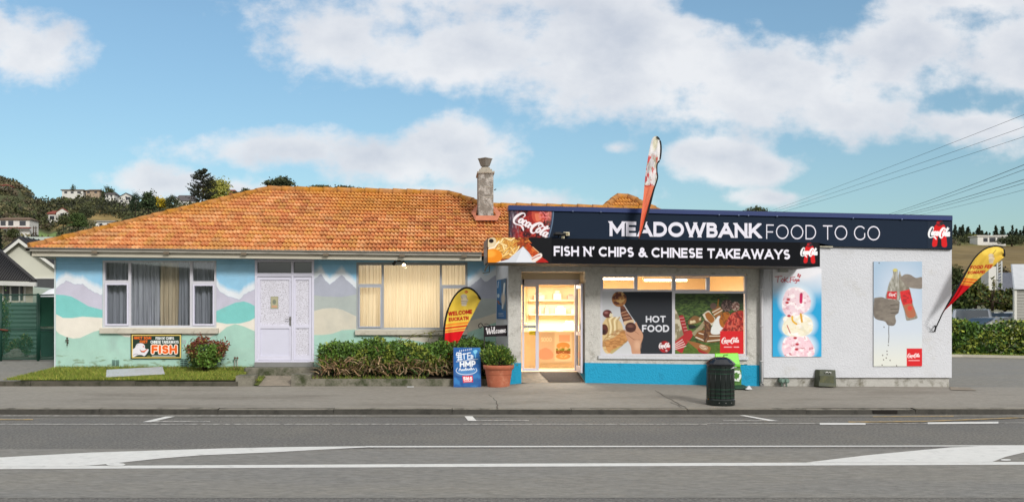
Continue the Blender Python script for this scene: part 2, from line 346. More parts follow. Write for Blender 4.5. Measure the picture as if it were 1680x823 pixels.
# ------------------------------------------------------------------ stroke lettering
def arc(cx, cy, rx, ry, a0, a1, n=14):
    return [(cx + rx * math.cos(math.radians(a0 + (a1 - a0) * i / n)), cy + ry * math.sin(math.radians(a0 + (a1 - a0) * i / n))) for i in range(n + 1)]
G = {
 'A': (.92, [[(0, 0), (.46, 1)], [(.46, 1), (.92, 0)], [(.16, .3), (.76, .3)]]),
 'B': (.64, [[(0, 0), (0, 1)], [(0, 1), (.32, 1)] + arc(.34, .77, .23, .23, 90, -90)[1:] + [(0, .54)], [(0, .54), (.36, .54)] + arc(.37, .27, .27, .27, 90, -90)[1:] + [(0, 0)]]),
 'C': (.88, [arc(.5, .5, .5, .5, 42, 318, 24)]),
 'D': (.84, [[(0, 0), (0, 1)], [(0, 1), (.34, 1)] + arc(.34, .5, .5, .5, 90, -90, 20)[1:] + [(0, 0)]]),
 'E': (.6, [[(0, 0), (0, 1)], [(0, 1), (.6, 1)], [(0, .5), (.54, .5)], [(0, 0), (.6, 0)]]),
 'F': (.58, [[(0, 0), (0, 1)], [(0, 1), (.58, 1)], [(0, .48), (.52, .48)]]),
 'G': (.9, [arc(.5, .5, .5, .5, 42, 322, 24) + [(.9, .2), (.9, .5)]]),
 'H': (.76, [[(0, 0), (0, 1)], [(.76, 0), (.76, 1)], [(0, .5), (.76, .5)]]),
 'I': (0, [[(0, 0), (0, 1)]]),
 'K': (.7, [[(0, 0), (0, 1)], [(0, .3), (.66, 1)], [(.24, .55), (.72, 0)]]),
 'L': (.56, [[(0, 0), (0, 1)], [(0, 0), (.56, 0)]]),
 'M': (.96, [[(0, 0), (0, 1)], [(0, 1), (.48, .26)], [(.48, .26), (.96, 1)], [(.96, 0), (.96, 1)]]),
 'N': (.78, [[(0, 0), (0, 1)], [(0, 1), (.78, 0)], [(.78, 0), (.78, 1)]]),
 'O': (1.02, [arc(.51, .5, .51, .5, 90, 450, 32)]),
 'P': (.62, [[(0, 0), (0, 1)], [(0, 1), (.32, 1)] + arc(.33, .68, .29, .32, 90, -90)[1:] + [(0, .36)]]),
 'R': (.64, [[(0, 0), (0, 1)], [(0, 1), (.32, 1)] + arc(.33, .68, .29, .32, 90, -90)[1:] + [(0, .36)], [(.3, .36), (.64, 0)]]),
 'S': (.62, [arc(.32, .755, .28, .245, 35, 270, 16) + arc(.32, .255, .3, .255, 90, -148, 16)[1:]]),
 'T': (.76, [[(.38, 0), (.38, 1)], [(0, 1), (.76, 1)]]),
 'U': (.74, [[(0, 1), (0, .37)] + arc(.37, .37, .37, .37, 180, 360)[1:] + [(.74, 1)]]),
 'V': (.9, [[(0, 1), (.45, 0)], [(.45, 0), (.9, 1)]]),
 'W': (1.36, [[(0, 1), (.34, 0)], [(.34, 0), (.68, 1)], [(.68, 1), (1.02, 0)], [(1.02, 0), (1.36, 1)]]),
 'X': (.8, [[(0, 0), (.8, 1)], [(0, 1), (.8, 0)]]),
 'Y': (.8, [[(.4, 0), (.4, .42)], [(.4, .42), (0, 1)], [(.4, .42), (.8, 1)]]),
 'Z': (.66, [[(0, 1), (.66, 1)], [(.66, 1), (0, 0)], [(0, 0), (.66, 0)]]),
 '6': (.62, [arc(.31, .31, .31, .31, 90, 450, 18), [(.01, .35), (.12, .72), (.42, 1)]]),
 '8': (.6, [arc(.3, .27, .3, .27, 90, 450, 18), arc(.3, .77, .24, .23, 90, 450, 18)]),
 '&': (.86, [[(.2, .7), (.86, 0)], arc(.37, .8, .18, .18, 215, -45, 14), [(.5, .66), (.12, .4)], arc(.3, .25, .29, .25, 145, 315, 14) + [(.8, .48)]]),
 "'": (.0, [[(0, .9), (0.03, 1)]]),
 '.': (.0, [[(0, 0), (0, .02)]]), '-': (.3, [[(0, .45), (.3, .45)]]),
 ' ': (.16, [])}
def layout(txt, w, sp=.17):
    out = []; x = 0
    for ch in txt:
        W, st = G[ch]
        for q in st: out.append([(x + w / 2 + a, w / 2 + b * (1 - w)) for a, b in q])
        x += W + w + (sp if ch != ' ' else sp * .8)
    return out, x - sp
def clipz(poly, lo, hi):
    for (s, lim) in ((1, lo), (-1, hi)):
        out = []
        for i in range(len(poly)):
            a = poly[i]; b = poly[(i + 1) % len(poly)]; da = s * (a[1] - lim); db = s * (b[1] - lim)
            if da >= 0: out.append(a)
            if (da >= 0) != (db >= 0): t = da / (da - db); out.append((a[0] + (b[0] - a[0]) * t, lim))
        poly = out
        if len(poly) < 3: return []
    return poly
def text_mesh(mb, txt, w, p0, p1, hgt, Y, sp=.17, thick=.004):
    """flat raised letters on plane Y: p0,p1 photo px of the baseline ends, hgt cap height in px"""
    st, W = layout(txt, w, sp); k = math.hypot(p1[0] - p0[0], p1[1] - p0[1]) / W
    for si, q in enumerate(st):
        lay = (si % 5) * .0006; polys = []
        q = [np.array(p, float) for p in q]
        if len(q) == 2:
            d = (q[1] - q[0]) / (np.linalg.norm(q[1] - q[0]) + 1e-9); nn = np.array([-d[1], d[0]]) * w / 2
            ext = lambda p: w if (abs(d[1]) > .3 and (abs(p[1] - w / 2) < 1e-6 or abs(p[1] - 1 + w / 2) < 1e-6)) else w * .45
            a, b = q[0] - d * ext(q[0]), q[1] + d * ext(q[1])
            polys.append([tuple(a + nn), tuple(a - nn), tuple(b - nn), tuple(b + nn)])
        else:
            closed = np.linalg.norm(q[0] - q[-1]) < 1e-6; n = len(q); Ls = []; Rs = []
            for i in range(n):
                pa = q[i - 1] if i > 0 else (q[-2] if closed else q[0]); pb = q[i + 1] if i < n - 1 else (q[1] if closed else q[-1])
                d1 = q[i] - pa; d2 = pb - q[i]; l1 = np.linalg.norm(d1); l2 = np.linalg.norm(d2)
                d1 = d1 / l1 if l1 > 1e-9 else d2 / l2; d2 = d2 / l2 if l2 > 1e-9 else d1
                n1 = np.array([-d1[1], d1[0]]); n2 = np.array([-d2[1], d2[0]]); m = n1 + n2; m = m / (np.linalg.norm(m) + 1e-9); c = max(.5, float(m @ n1))
                Ls.append(tuple(q[i] + m * w / 2 / c)); Rs.append(tuple(q[i] - m * w / 2 / c))
            for i in range(n - 1): polys.append([Ls[i], Rs[i], Rs[i + 1], Ls[i + 1]])
        for pl in polys:
            pl = clipz(pl, 0, 1)
            if len(pl) < 3: continue
            pts = []
            for (a, b) in pl:
                t = a / W; px = p0[0] + (p1[0] - p0[0]) * t; py = p0[1] + (p1[1] - p0[1]) * t - b * hgt
                X, _, Z = P(px, py, Y); pts.append((X, Y - thick - lay, Z))
            mb.poly(pts)
# flowing script word used on the drink maker's signs: (x, y, width) in units of its height
COLA = [
 [(.60, .70, .03), (.66, .86, .05), (.56, .99, .05), (.36, .92, .09), (.15, .62, .13), (.05, .30, .12), (.12, .05, .09), (.32, -.02, .07), (.55, .03, .06), (.80, .06, .08), (1.02, -.06, .09), (1.14, -.2, .02)],
 [(.62, .58, .07), (.50, .48, .1), (.44, .28, .1), (.54, .20, .07), (.66, .32, .09), (.68, .52, .07), (.60, .58, .05), (.78, .52, .03)],
 [(1.0, .52, .07), (.92, .59, .06), (.80, .46, .1), (.78, .27, .1), (.88, .19, .06), (1.02, .3, .04)],
 [(1.28, .54, .06), (1.18, .58, .06), (1.07, .44, .1), (1.06, .26, .1), (1.15, .2, .06), (1.28, .4, .06), (1.33, .56, .09), (1.30, .34, .1), (1.32, .2, .07), (1.42, .26, .03)],
 [(1.42, .46, .1), (1.53, .5, .07)],
 [(2.12, .62, .03), (2.28, .80, .06), (2.20, .98, .05), (1.96, .94, .08), (1.70, .62, .14), (1.60, .30, .14), (1.70, .04, .1), (1.90, .02, .07), (2.06, .22, .04)],
 [(2.12, .62, .03), (1.98, .72, .05), (2.10, .90, .05), (2.40, .84, .07), (2.66, .80, .07), (2.84, .95, .04)],
 [(2.20, .58, .07), (2.08, .48, .1), (2.03, .28, .1), (2.12, .20, .07), (2.25, .32, .09), (2.27, .52, .07), (2.20, .58, .05), (2.36, .52, .03)],
 [(2.40, .42, .04), (2.62, .74, .06), (2.68, .98, .06), (2.60, 1.0, .05), (2.49, .64, .11), (2.42, .30, .11), (2.48, .19, .07), (2.6, .26, .03)],
 [(2.86, .54, .06), (2.77, .58, .06), (2.66, .44, .1), (2.65, .26, .1), (2.74, .2, .06), (2.86, .4, .06), (2.92, .56, .09), (2.88, .34, .1), (2.90, .2, .07), (3.04, .3, .03)]]
# ------------------------------------------------------------------ foliage
def leaf_mesh(name, C, size, rs, aspect=.55, up=.3, dirs=None, mats=None, midx=None, colors=None, bend=0):
    """C: (n,3) leaf centres; each leaf is a pointed four-cornered blade"""
    n = len(C); d = rs.normal(size=(n, 3)) if dirs is None else dirs + rs.normal(size=(n, 3)) * .25
    d[:, 2] += up; d /= np.linalg.norm(d, axis=1)[:, None] + 1e-9
    r = rs.normal(size=(n, 3)); s_ = np.cross(d, r); s_ /= np.linalg.norm(s_, axis=1)[:, None] + 1e-9
    sz = (size if np.ndim(size) else np.full(n, size)) * rs.uniform(.6, 1.3, n)
    a = C - d * sz[:, None] * .5; b = C + s_ * (sz * aspect * .5)[:, None]; c = C + d * sz[:, None] * .5; e = C - s_ * (sz * aspect * .5)[:, None]
    V = np.stack([a, b, c, e], 1).reshape(-1, 3)
    me = bpy.data.meshes.new(name); me.vertices.add(len(V)); me.vertices.foreach_set('co', V.ravel())
    me.loops.add(4 * n); me.loops.foreach_set('vertex_index', np.arange(4 * n, dtype=np.int32))
    me.polygons.add(n); me.polygons.foreach_set('loop_start', np.arange(0, 4 * n, 4, dtype=np.int32)); me.polygons.foreach_set('loop_total', np.full(n, 4, np.int32))
    for m in (mats if isinstance(mats, (list, tuple)) else [mats]): me.materials.append(m)
    if midx is not None: me.polygons.foreach_set('material_index', midx.astype(np.int32))
    me.update()
    if colors is not None:
        ca = me.color_attributes.new('Col', 'FLOAT_COLOR', 'POINT')
        ca.data.foreach_set('color', np.concatenate([np.repeat(colors, 4, 0), np.ones((4 * n, 1))], 1).ravel())
    return me
def link_mesh(name, me, parent=None, loc=(0, 0, 0)):
    o = bpy.data.objects.new(name, me); COL.objects.link(o)
    if parent is not None: o.parent = parent
    o.location = loc; return o
def crown_points(rs, n, rx, ry, rz, zc, clumps=22, spread=.24, flat=.0):
    k = rs.normal(size=(clumps, 3)); k /= np.linalg.norm(k, axis=1)[:, None]; k *= rs.uniform(.35, 1.0, (clumps, 1)) ** .6
    c = k[rs.randint(0, clumps, n)] + rs.normal(size=(n, 3)) * spread * rs.uniform(.6, 1.1, (n, 1))
    c[:, 2] = np.where(c[:, 2] < -.75, -.75 + .15 * rs.rand(n), c[:, 2])
    return c * np.array([rx, ry, rz]) + np.array([0, 0, zc])
# ================================================================== materials used all over
M_asph = mat('asphalt', (117, 115, 111), .92, var=.34, vr=.12, vscale=26, bump=.9, bscale=110, dirt=(126, 123, 116), dscale=.35, dlo=.42, dhi=.62)
M_asph2 = mat('asphalt_seal', (131, 129, 124), .92, var=.2, vr=.14, vscale=24, bump=.7, bscale=80, dirt=(138, 134, 125), dscale=.5, dlo=.4, dhi=.65, stretch=(.35, 1, 1))
M_foot = mat('footpath_asphalt', (144, 139, 130), .92, var=.16, vr=.15, vscale=20, bump=.5, bscale=90, dirt=(114, 108, 99), dscale=.6, dlo=.5, dhi=.72, stretch=(.4, 1.2, 1))
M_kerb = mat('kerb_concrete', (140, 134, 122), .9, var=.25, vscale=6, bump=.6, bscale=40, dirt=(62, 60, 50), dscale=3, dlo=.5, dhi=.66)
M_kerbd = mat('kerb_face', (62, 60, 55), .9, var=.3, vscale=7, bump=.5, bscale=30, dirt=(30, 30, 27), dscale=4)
M_gut = mat('gutter_channel', (118, 115, 107), .9, var=.25, vscale=9, dirt=(92, 88, 78), dscale=3)
M_conc = mat('old_concrete', (120, 116, 104), .93, var=.3, vscale=5, bump=.7, bscale=30, dirt=(60, 66, 42), dscale=2.6, dlo=.46, dhi=.62)
M_path = mat('worn_path', (140, 130, 116), .9, var=.22, vscale=5, bump=.5, bscale=30, dirt=(96, 92, 80), dscale=3)
M_paint = mat('road_paint', (222, 221, 216), .75, var=.08, vscale=9, bump=.4, bscale=110, dirt=(150, 148, 142), dscale=5, dlo=.56, dhi=.88)
M_paint2 = mat('worn_paint', (190, 187, 180), .8, var=.15, vscale=9, bump=.3, bscale=90, dirt=(98, 95, 90), dscale=11, dlo=.42, dhi=.62)
M_yel = mat('yellow_paint', (196, 164, 104), .8, var=.15, vscale=9, dirt=(126, 120, 106), dscale=9, dlo=.38, dhi=.6)
M_white = mat('white_render', (202, 204, 209), .88, var=.04, vscale=2, bump=.8, bscale=34, dirt=(184, 182, 176), dscale=1.6, dlo=.56, dhi=.86)
M_rough = mat('roughcast_render', (196, 194, 188), .93, var=.14, vscale=14, bump=1., bscale=34, dirt=(128, 124, 112), dscale=5, dlo=.52, dhi=.78)
M_blue = mat('turquoise_band', (20, 150, 190), .75, var=.06, vscale=3, bump=1., bscale=30, dirt=(16, 118, 152), dscale=3, dlo=.55, dhi=.8)
M_mural = mat('mural_paint', attr=True, rough=.85, var=.07, vr=.2, vscale=3, dirt=(176, 184, 172), dscale=2.2, dlo=.6, dhi=1.0, bump=.35, bscale=45)
M_print = mat('printed_graphic', attr=True, rough=.5, var=0, spec=.14)
M_vinyl = mat('printed_vinyl', attr=True, rough=.55, var=0, spec=.3)
M_cloth = mat('printed_cloth', attr=True, rough=.85, var=.05, vscale=8, spec=.15)
M_frame = mat('window_frame_white', (196, 195, 202), .45, var=.04, vscale=6)
M_framel = mat('white_door_joinery', (208, 207, 222), .4, var=.03, vscale=4)
M_frameg = mat('window_frame_grey', (158, 160, 164), .5, var=.06, vscale=6)
M_sill = mat('painted_sill', (188, 182, 168), .7, var=.1, vscale=5, dirt=(140, 132, 116), dscale=6, dlo=.55, dhi=.8)
M_board = mat('eaves_board', (190, 184, 168), .7, var=.06, vscale=3, dirt=(140, 132, 116), dscale=4, dlo=.55, dhi=.8, stretch=(.3, 1, 2))
M_gutter = mat('roof_gutter', (150, 146, 136), .6, var=.12, vscale=3, dirt=(92, 86, 76), dscale=4, stretch=(.4, 1, 3))
M_black = mat('black_metal', (22, 22, 24), .5, var=.1)
M_navy = mat('navy_sign_panel', (22, 36, 54), .6, var=.04, vscale=1.5, spec=.12)
M_blk = mat('black_sign_panel', (8, 10, 16), .6, var=.03, vscale=1.5, spec=.1)
M_cap = mat('blue_parapet_cap', (15, 42, 98), .45, var=.08, vscale=2)
M_letter = mat('sign_lettering', (222, 220, 232), .5, var=.02)
M_glass = glass_mat('window_glass', refl=.5)
M_glassd = glass_mat('door_glass', (248, 248, 244), refl=.05)
M_soil = mat('garden_soil', (58, 46, 34), .95, var=.4, vscale=12, bump=.6)
M_grassb = mat('lawn_ground', (78, 88, 34), .95, var=.35, vscale=9, bump=.6, dirt=(96, 88, 52), dscale=3)
# ================================================================== ground, road, footpath
b = MB(); b.poly([(-3000, -300, -.32), (3000, -300, -.32), (3000, 5000, -.32), (-3000, 5000, -.32)])
struct(b.build('ground', mat('far_ground', (90, 88, 62), .95, var=.2, vscale=.02)))
ROAD = -.19; KY = 16.6; BY = 21.0
def foot_z(X, Y):
    zb = np.interp(X, [-12, 1.2, 1.9, 3.5, 7.5, 12, 16], [-.01, -.01, .07, .07, -.01, -.03, -.05])
    t = min(max((Y - KY - .18) / (BY - KY - .18), 0), 1); return -.085 + (zb + .085) * t
b = MB(); b.grid(lambda u, v: (-60 + 140 * u, -12 + (KY - .42 + 12) * v, ROAD), 2, 2); struct(b.build('road', M_asph))
b = MB(); b.grid(lambda u, v: (-60 + 140 * u, KY - .42 + .42 * v, ROAD + .004 - .0 * v), 60, 1); struct(b.build('gutter_channel', M_gut))
b = MB(); b.grid(lambda u, v: (-60 + 140 * u, 9.0 + (KY - 2.0 - 9.0) * v * 0 + (3.3 * v), ROAD + .003), 60, 2); struct(b.build('road_seal_lane', M_asph2))
# kerb: bevelled stone, in lengths with joints
b = MB(); x = -60.; rk = random.Random(3)
while x < 15.6:
    L_ = 1.9 + rk.random() * .3; x1 = min(x + L_, 15.6)
    b.mi = 0; zt = -.085 + rk.uniform(-.008, .006)
    b.poly([(x + .012, KY + .03, zt - .012), (x1, KY + .03, zt - .012), (x1, KY + .19, zt), (x + .012, KY + .19, zt)])
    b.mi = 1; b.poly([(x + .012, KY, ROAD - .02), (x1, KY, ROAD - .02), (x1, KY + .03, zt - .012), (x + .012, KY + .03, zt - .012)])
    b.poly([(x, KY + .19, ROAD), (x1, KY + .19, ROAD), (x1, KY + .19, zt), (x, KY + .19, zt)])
    x = x1
struct(b.build('kerb', [M_kerb, M_kerbd]))
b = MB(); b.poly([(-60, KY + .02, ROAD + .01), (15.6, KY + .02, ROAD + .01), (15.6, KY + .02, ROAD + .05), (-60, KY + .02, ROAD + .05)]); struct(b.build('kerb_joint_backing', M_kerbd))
b = MB(); nx = 120
b.grid(lambda u, v: (-60 + 76 * u, KY + .185 + (BY + .05 - KY - .185) * v, foot_z(-60 + 76 * u, KY + .185 + (BY + .05 - KY - .185) * v)), nx, 6); struct(b.build('footpath', M_foot))
# cracks across the footpath
def crack(pp, name='footpath_crack'):
    b = MB(); pts = [(px, py) for px, py in pp]; W_ = []
    for px, py in spline(pts, 5):
        Y = (H + .06) * F / (py - HY)
        for _ in range(3): Y = (H - foot_z(PXx(px, Y), Y)) * F / (py - HY)
        X = PXx(px, Y); W_.append(Vector((X + rk.uniform(-.02, .02), Y, foot_z(X, Y) + .006)))
    for i in range(len(W_) - 1):
        d = (W_[i + 1] - W_[i]).normalized(); n = Vector((-d.y, d.x, 0)) * rk.uniform(.005, .011)
        b.poly([W_[i] - n, W_[i + 1] - n, W_[i + 1] + n, W_[i] + n])
    struct(b.build(name, mat('crack_dark', (84, 80, 72), .95, var=.2)))
crack([(795, 637), (803, 648), (815, 660), (817, 670)]); crack([(1075, 640), (1100, 655), (1125, 668)]); crack([(1102, 660), (1118, 668)])
# side street and forecourt to the right
b = MB(); b.grid(lambda u, v: (11.4 + 60 * u, BY - .2 + 19 * v, -.06 + .0 * v - (.13 if v == 0 and False else 0)), 30, 12); struct(b.build('side_street', M_asph2))
b = MB(); b.poly([(15.6, -10, ROAD + .006), (80, -10, ROAD + .006), (80, KY, ROAD + .006), (15.6, KY, ROAD + .006)]); b.poly([(15.6, KY, ROAD + .006), (80, KY, ROAD + .006), (80, BY - .1, -.056), (15.6, BY - .1, -.056)])
struct(b.build('street_mouth', M_asph))
b = MB(); b.poly([P(1558, 632.5, 20.96), P(1560, 637, 20.2), P(1603, 638, 20.05), P(1590, 634, 20.7)]); b.v = [(x, y, foot_z(x, y) + .012) for x, y, z in b.v]; struct(b.build('footpath_patch', M_path))
# painted lines
def RP(px, py, z=ROAD + .008):
    Y = (H - z) * F / (py - HY); return (PXx(px, Y), Y, z)
def mark(name, pp, m, lay=0):
    b = MB(); b.poly([RP(x, y, ROAD + .0065 + .0025 * lay) for x, y in pp]); return struct(b.build(name, m))
mark('painted_marking', [(-400, 690.5), (0, 694.4), (1160, 694.4), (1160, 695.8), (0, 695.8), (-400, 692)][1:5], M_paint2)
mark('painted_marking', [(-500, 694.4), (0, 694.4), (0, 695.8), (-500, 695.8)], M_paint2)
mark('painted_marking', [(1160, 693.8), (2200, 691), (2200, 692), (1160, 695)], M_paint2)
mark('painted_marking', [(1345, 693), (1420, 693), (1420, 696), (1345, 696)], M_paint, 1)
mark('painted_marking', [(1522, 692), (1638, 691), (1638, 694), (1522, 695)], M_paint, 1)
mark('painted_marking', [(234, 691.5), (248, 691.5), (287, 682.5), (272, 682.5)], M_paint, 1)
mark('painted_marking', [(248, 689.6), (345, 690.2), (345, 691.6), (244, 691.6)], M_paint2)
mark('painted_marking', [(762, 682), (775, 682), (782, 689.6), (768, 689.6)], M_paint, 1)
mark('painted_marking', [(775, 688.2), (868, 688.4), (868, 689.8), (775, 689.6)], M_paint2)
mark('painted_marking', [(1213, 680.5), (1222, 680.5), (1277, 689.8), (1262, 689.8)], M_paint, 1)
mark('painted_marking', [(1186, 688.6), (1262, 688.6), (1262, 690), (1186, 690)], M_paint2)
mark('painted_marking', [(-300, 686.4), (54, 686.4), (54, 688.2), (-300, 688.2)], M_yel)
mark('painted_marking', [(1392, 690.6), (1520, 689.2), (1680, 683.4), (1900, 676), (1900, 677), (1680, 684.8), (1520, 691), (1392, 692.4)], M_yel, 2)
mark('painted_marking', [(1432, 682), (1565, 681), (1565, 682.4), (1432, 683.2)], M_yel)
mark('painted_marking', [(-500, 680.6), (600, 681), (600, 681.8), (-500, 681.4)], M_paint2)
mark('painted_marking', [(600, 730.8), (1440, 730.2), (1700, 729.4), (1700, 731), (1440, 731.8), (600, 733)], M_paint, 0)
mark('painted_marking', [(-600, 766.5), (0, 764), (840, 759.6), (1680, 756.8), (2400, 755), (2400, 760), (1680, 761.4), (840, 764.6), (0, 768.6), (-600, 771)], M_paint, 0)
mark('median_hatching', [(-420, 752), (0, 749.5), (150, 741.5), (370, 734.6), (490, 732.2), (600, 731.2), (610, 732.6), (520, 737), (450, 741), (330, 746), (265, 751), (180, 760), (130, 764.2), (0, 764.6), (-420, 766.5)], M_paint, 1)
mark('median_hatching', [(1322, 757.9), (1425, 745.6), (1560, 733), (1640, 730.2), (2300, 728), (2300, 736), (1800, 737), (1680, 741.5), (1650, 748.5), (1628, 756.8), (1500, 757.4)], M_paint, 1)
b = MB()
for px, py, r in ((190, 761, 16), (1650, 753.5, 9), (610, 732.5, 4)): b.poly([RP(px + r * math.cos(a), py + r * .16 * math.sin(a), ROAD + .0115) for a in [i * .63 for i in range(10)]])
struct(b.build('road_paint_dots', M_paint))
def road_crack(pp, w_=.008, name='road_crack', m=None):
    b = MB(); q = [Vector(RP(x, y, ROAD + .007)) for x, y in spline(pp, 8)]; q = [v + Vector((rk.uniform(-.03, .03), rk.uniform(-.04, .04), 0)) for v in q]
    for i in range(len(q) - 1):
        d = (q[i + 1] - q[i]).normalized(); n = Vector((-d.y, d.x, 0)) * w_ * rk.uniform(.5, 1.3); b.poly([q[i] - n, q[i + 1] - n, q[i + 1] + n, q[i] + n])
    struct(b.build(name, m or mat('road_crack_tar', (96, 94, 88), .8)))
road_crack([(0, 712), (180, 709), (420, 713), (700, 708)], .004); road_crack([(-40, 683), (300, 684.5), (700, 683.6), (1200, 684), (1500, 682)], .006)
b = MB(); b.box(*[v for v in (RP(1425, 673)[0] - .22, RP(1425, 673)[0] + .22)], KY - .004, KY + .02, ROAD + .02, ROAD + .085); struct(b.build('drain_mouth', mat('drain_dark', (26, 22, 18), .9)))
# lawn strip, driveway, steps, retaining kerb
b = MB(); LX0, LX1 = PXx(-60, 21.1), PXx(392, 21.1)
xw = PXx(92, 22.6)
def lawn_z(x, y): return .12 + .2 * min(max((y - 21.12) / 1.45, 0), 1)
b.grid(lambda u, v: ((PXx(4, 21.1) * (1 - v) + (xw + .1) * v) * (1 - u) + LX1 * u, 21.1 + 1.5 * v, lawn_z(0, 21.1 + 1.5 * v)), 30, 6); struct(b.build('lawn_ground', M_grassb))
b = MB(); b.grid(lambda u, v: (-40 + (40 + xw + .06 + (PXx(4, 21.1) - xw) * (1 - v) * .9) * u, 21.02 + 8 * v, -.0 + min(.42, 8 * v * .115) + .0 * u), 8, 12); struct(b.build('driveway', M_asph2))
b = MB(); b.poly([P(-60, 633, 21.05)[:2] + (.0,), (LX0, 21.05, 0), (LX0, 21.05, 0)][:3]) if False else None
b = MB(); x = LX0 - 20; 
while x < LX1 - .02:
    x1 = min(x + 2.4, LX1); b.box(x, x1 - .012, BY, BY + .12, -.2, .1 + rk.uniform(-.006, .006)); x = x1
struct(b.build('lawn_kerb', mat('mossy_kerb', (84, 80, 70), .93, var=.3, vscale=6, bump=.7, bscale=30, dirt=(46, 48, 34), dscale=3, dlo=.45, dhi=.6)))
b = MB(); b.box(PXx(478, BY), PXx(745, BY) - .006, BY, BY + .14, -.15, .155); b.box(PXx(745, BY), PXx(834, BY) - .02, BY + .01, BY + .15, -.15, .15)
struct(b.build('garden_kerb', M_conc))
b = MB(); b.poly([(PXx(500, BY), BY + .13, .12), (1.55, BY + .13, .12), (1.42, 22.55, .3), (PXx(520, 22.5), 22.55, .3)]); struct(b.build('garden_bed_soil', M_soil))
b = MB(); b.box(PXx(386, BY), PXx(417, BY), BY + .04, BY + .55, -.15, PZz(616, BY + .04)); struct(b.build('step_block', M_conc))
b = MB(); b.box(PXx(478, BY), PXx(510, BY), BY - .02, BY + .5, -.15, PZz(614, BY)); struct(b.build('step_block', M_conc))
b = MB(); b.poly([(PXx(424, BY), BY - .02, .0), (PXx(478, BY), BY - .02, .0), (PXx(480, 21.7), 21.7, .16), (PXx(436, 21.7), 21.7, .16)]); b.poly([(PXx(436, 21.7), 21.7, .16), (PXx(480, 21.7), 21.7, .16), (PXx(500, 22), 22, .18), (PXx(430, 22), 22, .18)]); struct(b.build('path', M_path))
b = MB(); b.poly([(PXx(417, BY), BY + .0, .02), (PXx(424, BY), BY, .01), (PXx(436, 21.7), 21.7, .165), (PXx(396, 21.7), 21.7, .17)]); struct(b.build('weedy_verge', M_grassb))
b = MB(); b.box(PXx(400, 21.95), PXx(516, 21.95), 21.95, 22.598, -.1, PZz(603, 21.95)); struct(b.build('doorstep_slab', M_conc, bevel=.015))
b = MB(); b.box(PXx(417, 22.4), PXx(513, 22.4), 22.42, 22.597, .2, PZz(594.2, 22.42)); struct(b.build('doorstep_riser', mat('grey_step', (128, 128, 126), .85, var=.1, vscale=4)))

# ================================================================== HOUSE
WY = 22.6; EY = 22.0
house = thing('house', 'pastel mural painted bungalow with rusty orange tiled hip roof and grey chimney', 'house', (-2, WY, .2))
win_l = (168, 427, 355, 537); door_r = (418, 426, 515, 594.2); win_r = (584.6, 430, 767, 540)
X0, X1 = 92, 815
def seg_axis(cuts, step):
    out = []
    for a, c in zip(cuts[:-1], cuts[1:]): out.extend(list(np.linspace(a, c, max(1, int(round((c - a) / step))) + 1)[:-1]))
    return np.array(out + [cuts[-1]])
xs = seg_axis([X0, 168, 355, 418, 515, 584.6, 767, X1], .9); ys = seg_axis([412, 427, 430, 537, 540, 594.2, 612], .9)
A = Art(X0, 412, X1, 612, .9, xs, ys); U, V = A.X, A.Y
wob = (fbm(U / 9., V / 9. + 40, 3) - .5) * 4
A.fill((142, 192, 222)); A.mottle(np.ones_like(U), (158, 204, 228), 60, 22, .4, .7, 2, .6)
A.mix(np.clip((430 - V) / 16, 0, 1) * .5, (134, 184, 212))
kx = lambda pts: np.interp(U, [p[0] for p in pts], [p[1] for p in pts])
M_ = kx([(92, 474), (97, 468), (109, 461), (117, 464), (124, 467), (135, 466), (146, 475), (166, 484), (300, 470), (355, 470), (360, 478), (372, 485), (392, 492), (399, 485), (405, 481), (418, 474), (514, 459), (519, 456), (527, 449), (534, 461), (541, 467), (549, 461), (560, 451), (570, 460), (585, 474), (700, 475), (772, 470), (776, 466), (782, 462), (789, 455), (795, 462), (800, 461), (813, 452)])
M_ = M_ + (fbm(U / 4., V * 0 + 5, 3) - .5) * 3
halo = np.clip(1 - np.abs(V - M_ + 5) / (10 + 4 * (fbm(U / 20., V * 0, 2)))*1.0, 0, 1)
A.mix(np.clip(halo * 1.4, 0, 1), (216, 222, 228))
sm = lambda d, k=.8: np.clip(d / k + .5, 0, 1)
below = lambda c, w_=0: sm(V - c)
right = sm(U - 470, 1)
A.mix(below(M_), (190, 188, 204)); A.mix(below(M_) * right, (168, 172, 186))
A.mix(np.clip(1 - np.abs(V - M_) / 1.1, 0, 1) * .5, (150, 150, 172))
T1 = kx([(92, 483), (104, 483.5), (117, 486), (130, 493), (145, 502), (168, 508), (350, 512), (370, 503), (386, 496), (400, 494), (410, 497), (420, 503)])
A.mix(below(T1) * (1 - right), (122, 194, 190))
T2 = kx([(515, 484), (530, 486), (560, 487), (584, 483), (766, 492), (790, 489), (815, 490)])
A.mix(below(T2) * right, (172, 180, 176)); 
C1 = kx([(92, 515), (103, 521), (117, 521.5), (135, 519), (168, 521), (350, 527), (372, 531), (395, 530), (410, 526), (420, 520), (515, 510), (530, 506), (548, 505), (562, 508), (585, 519), (766, 527), (790, 521), (815, 513)])
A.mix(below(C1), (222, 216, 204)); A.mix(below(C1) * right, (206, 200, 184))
G1 = kx([(92, 542), (97, 547), (108, 552), (120, 555), (131, 554), (142, 549), (153, 544), (168, 540), (190, 546), (205, 552), (222, 553), (240, 544), (345, 552), (360, 546), (372, 536), (386, 531), (400, 535), (418, 543), (514, 549), (530, 549), (545, 547), (562, 541), (585, 540), (720, 566), (745, 556), (775, 542), (815, 528)])
A.mix(below(G1), (162, 200, 186))
A.mix(below(kx([(92, 575), (300, 570), (815, 570)])) * .4, (168, 200, 186))
A.mottle(below(kx([(92, 582), (300, 588), (815, 590)])), (120, 136, 104), 9, 4, .52, .7, 4, .7)
A.mottle(np.ones_like(U), (140, 150, 150), 30, 60, .6, .9, 6, .4)
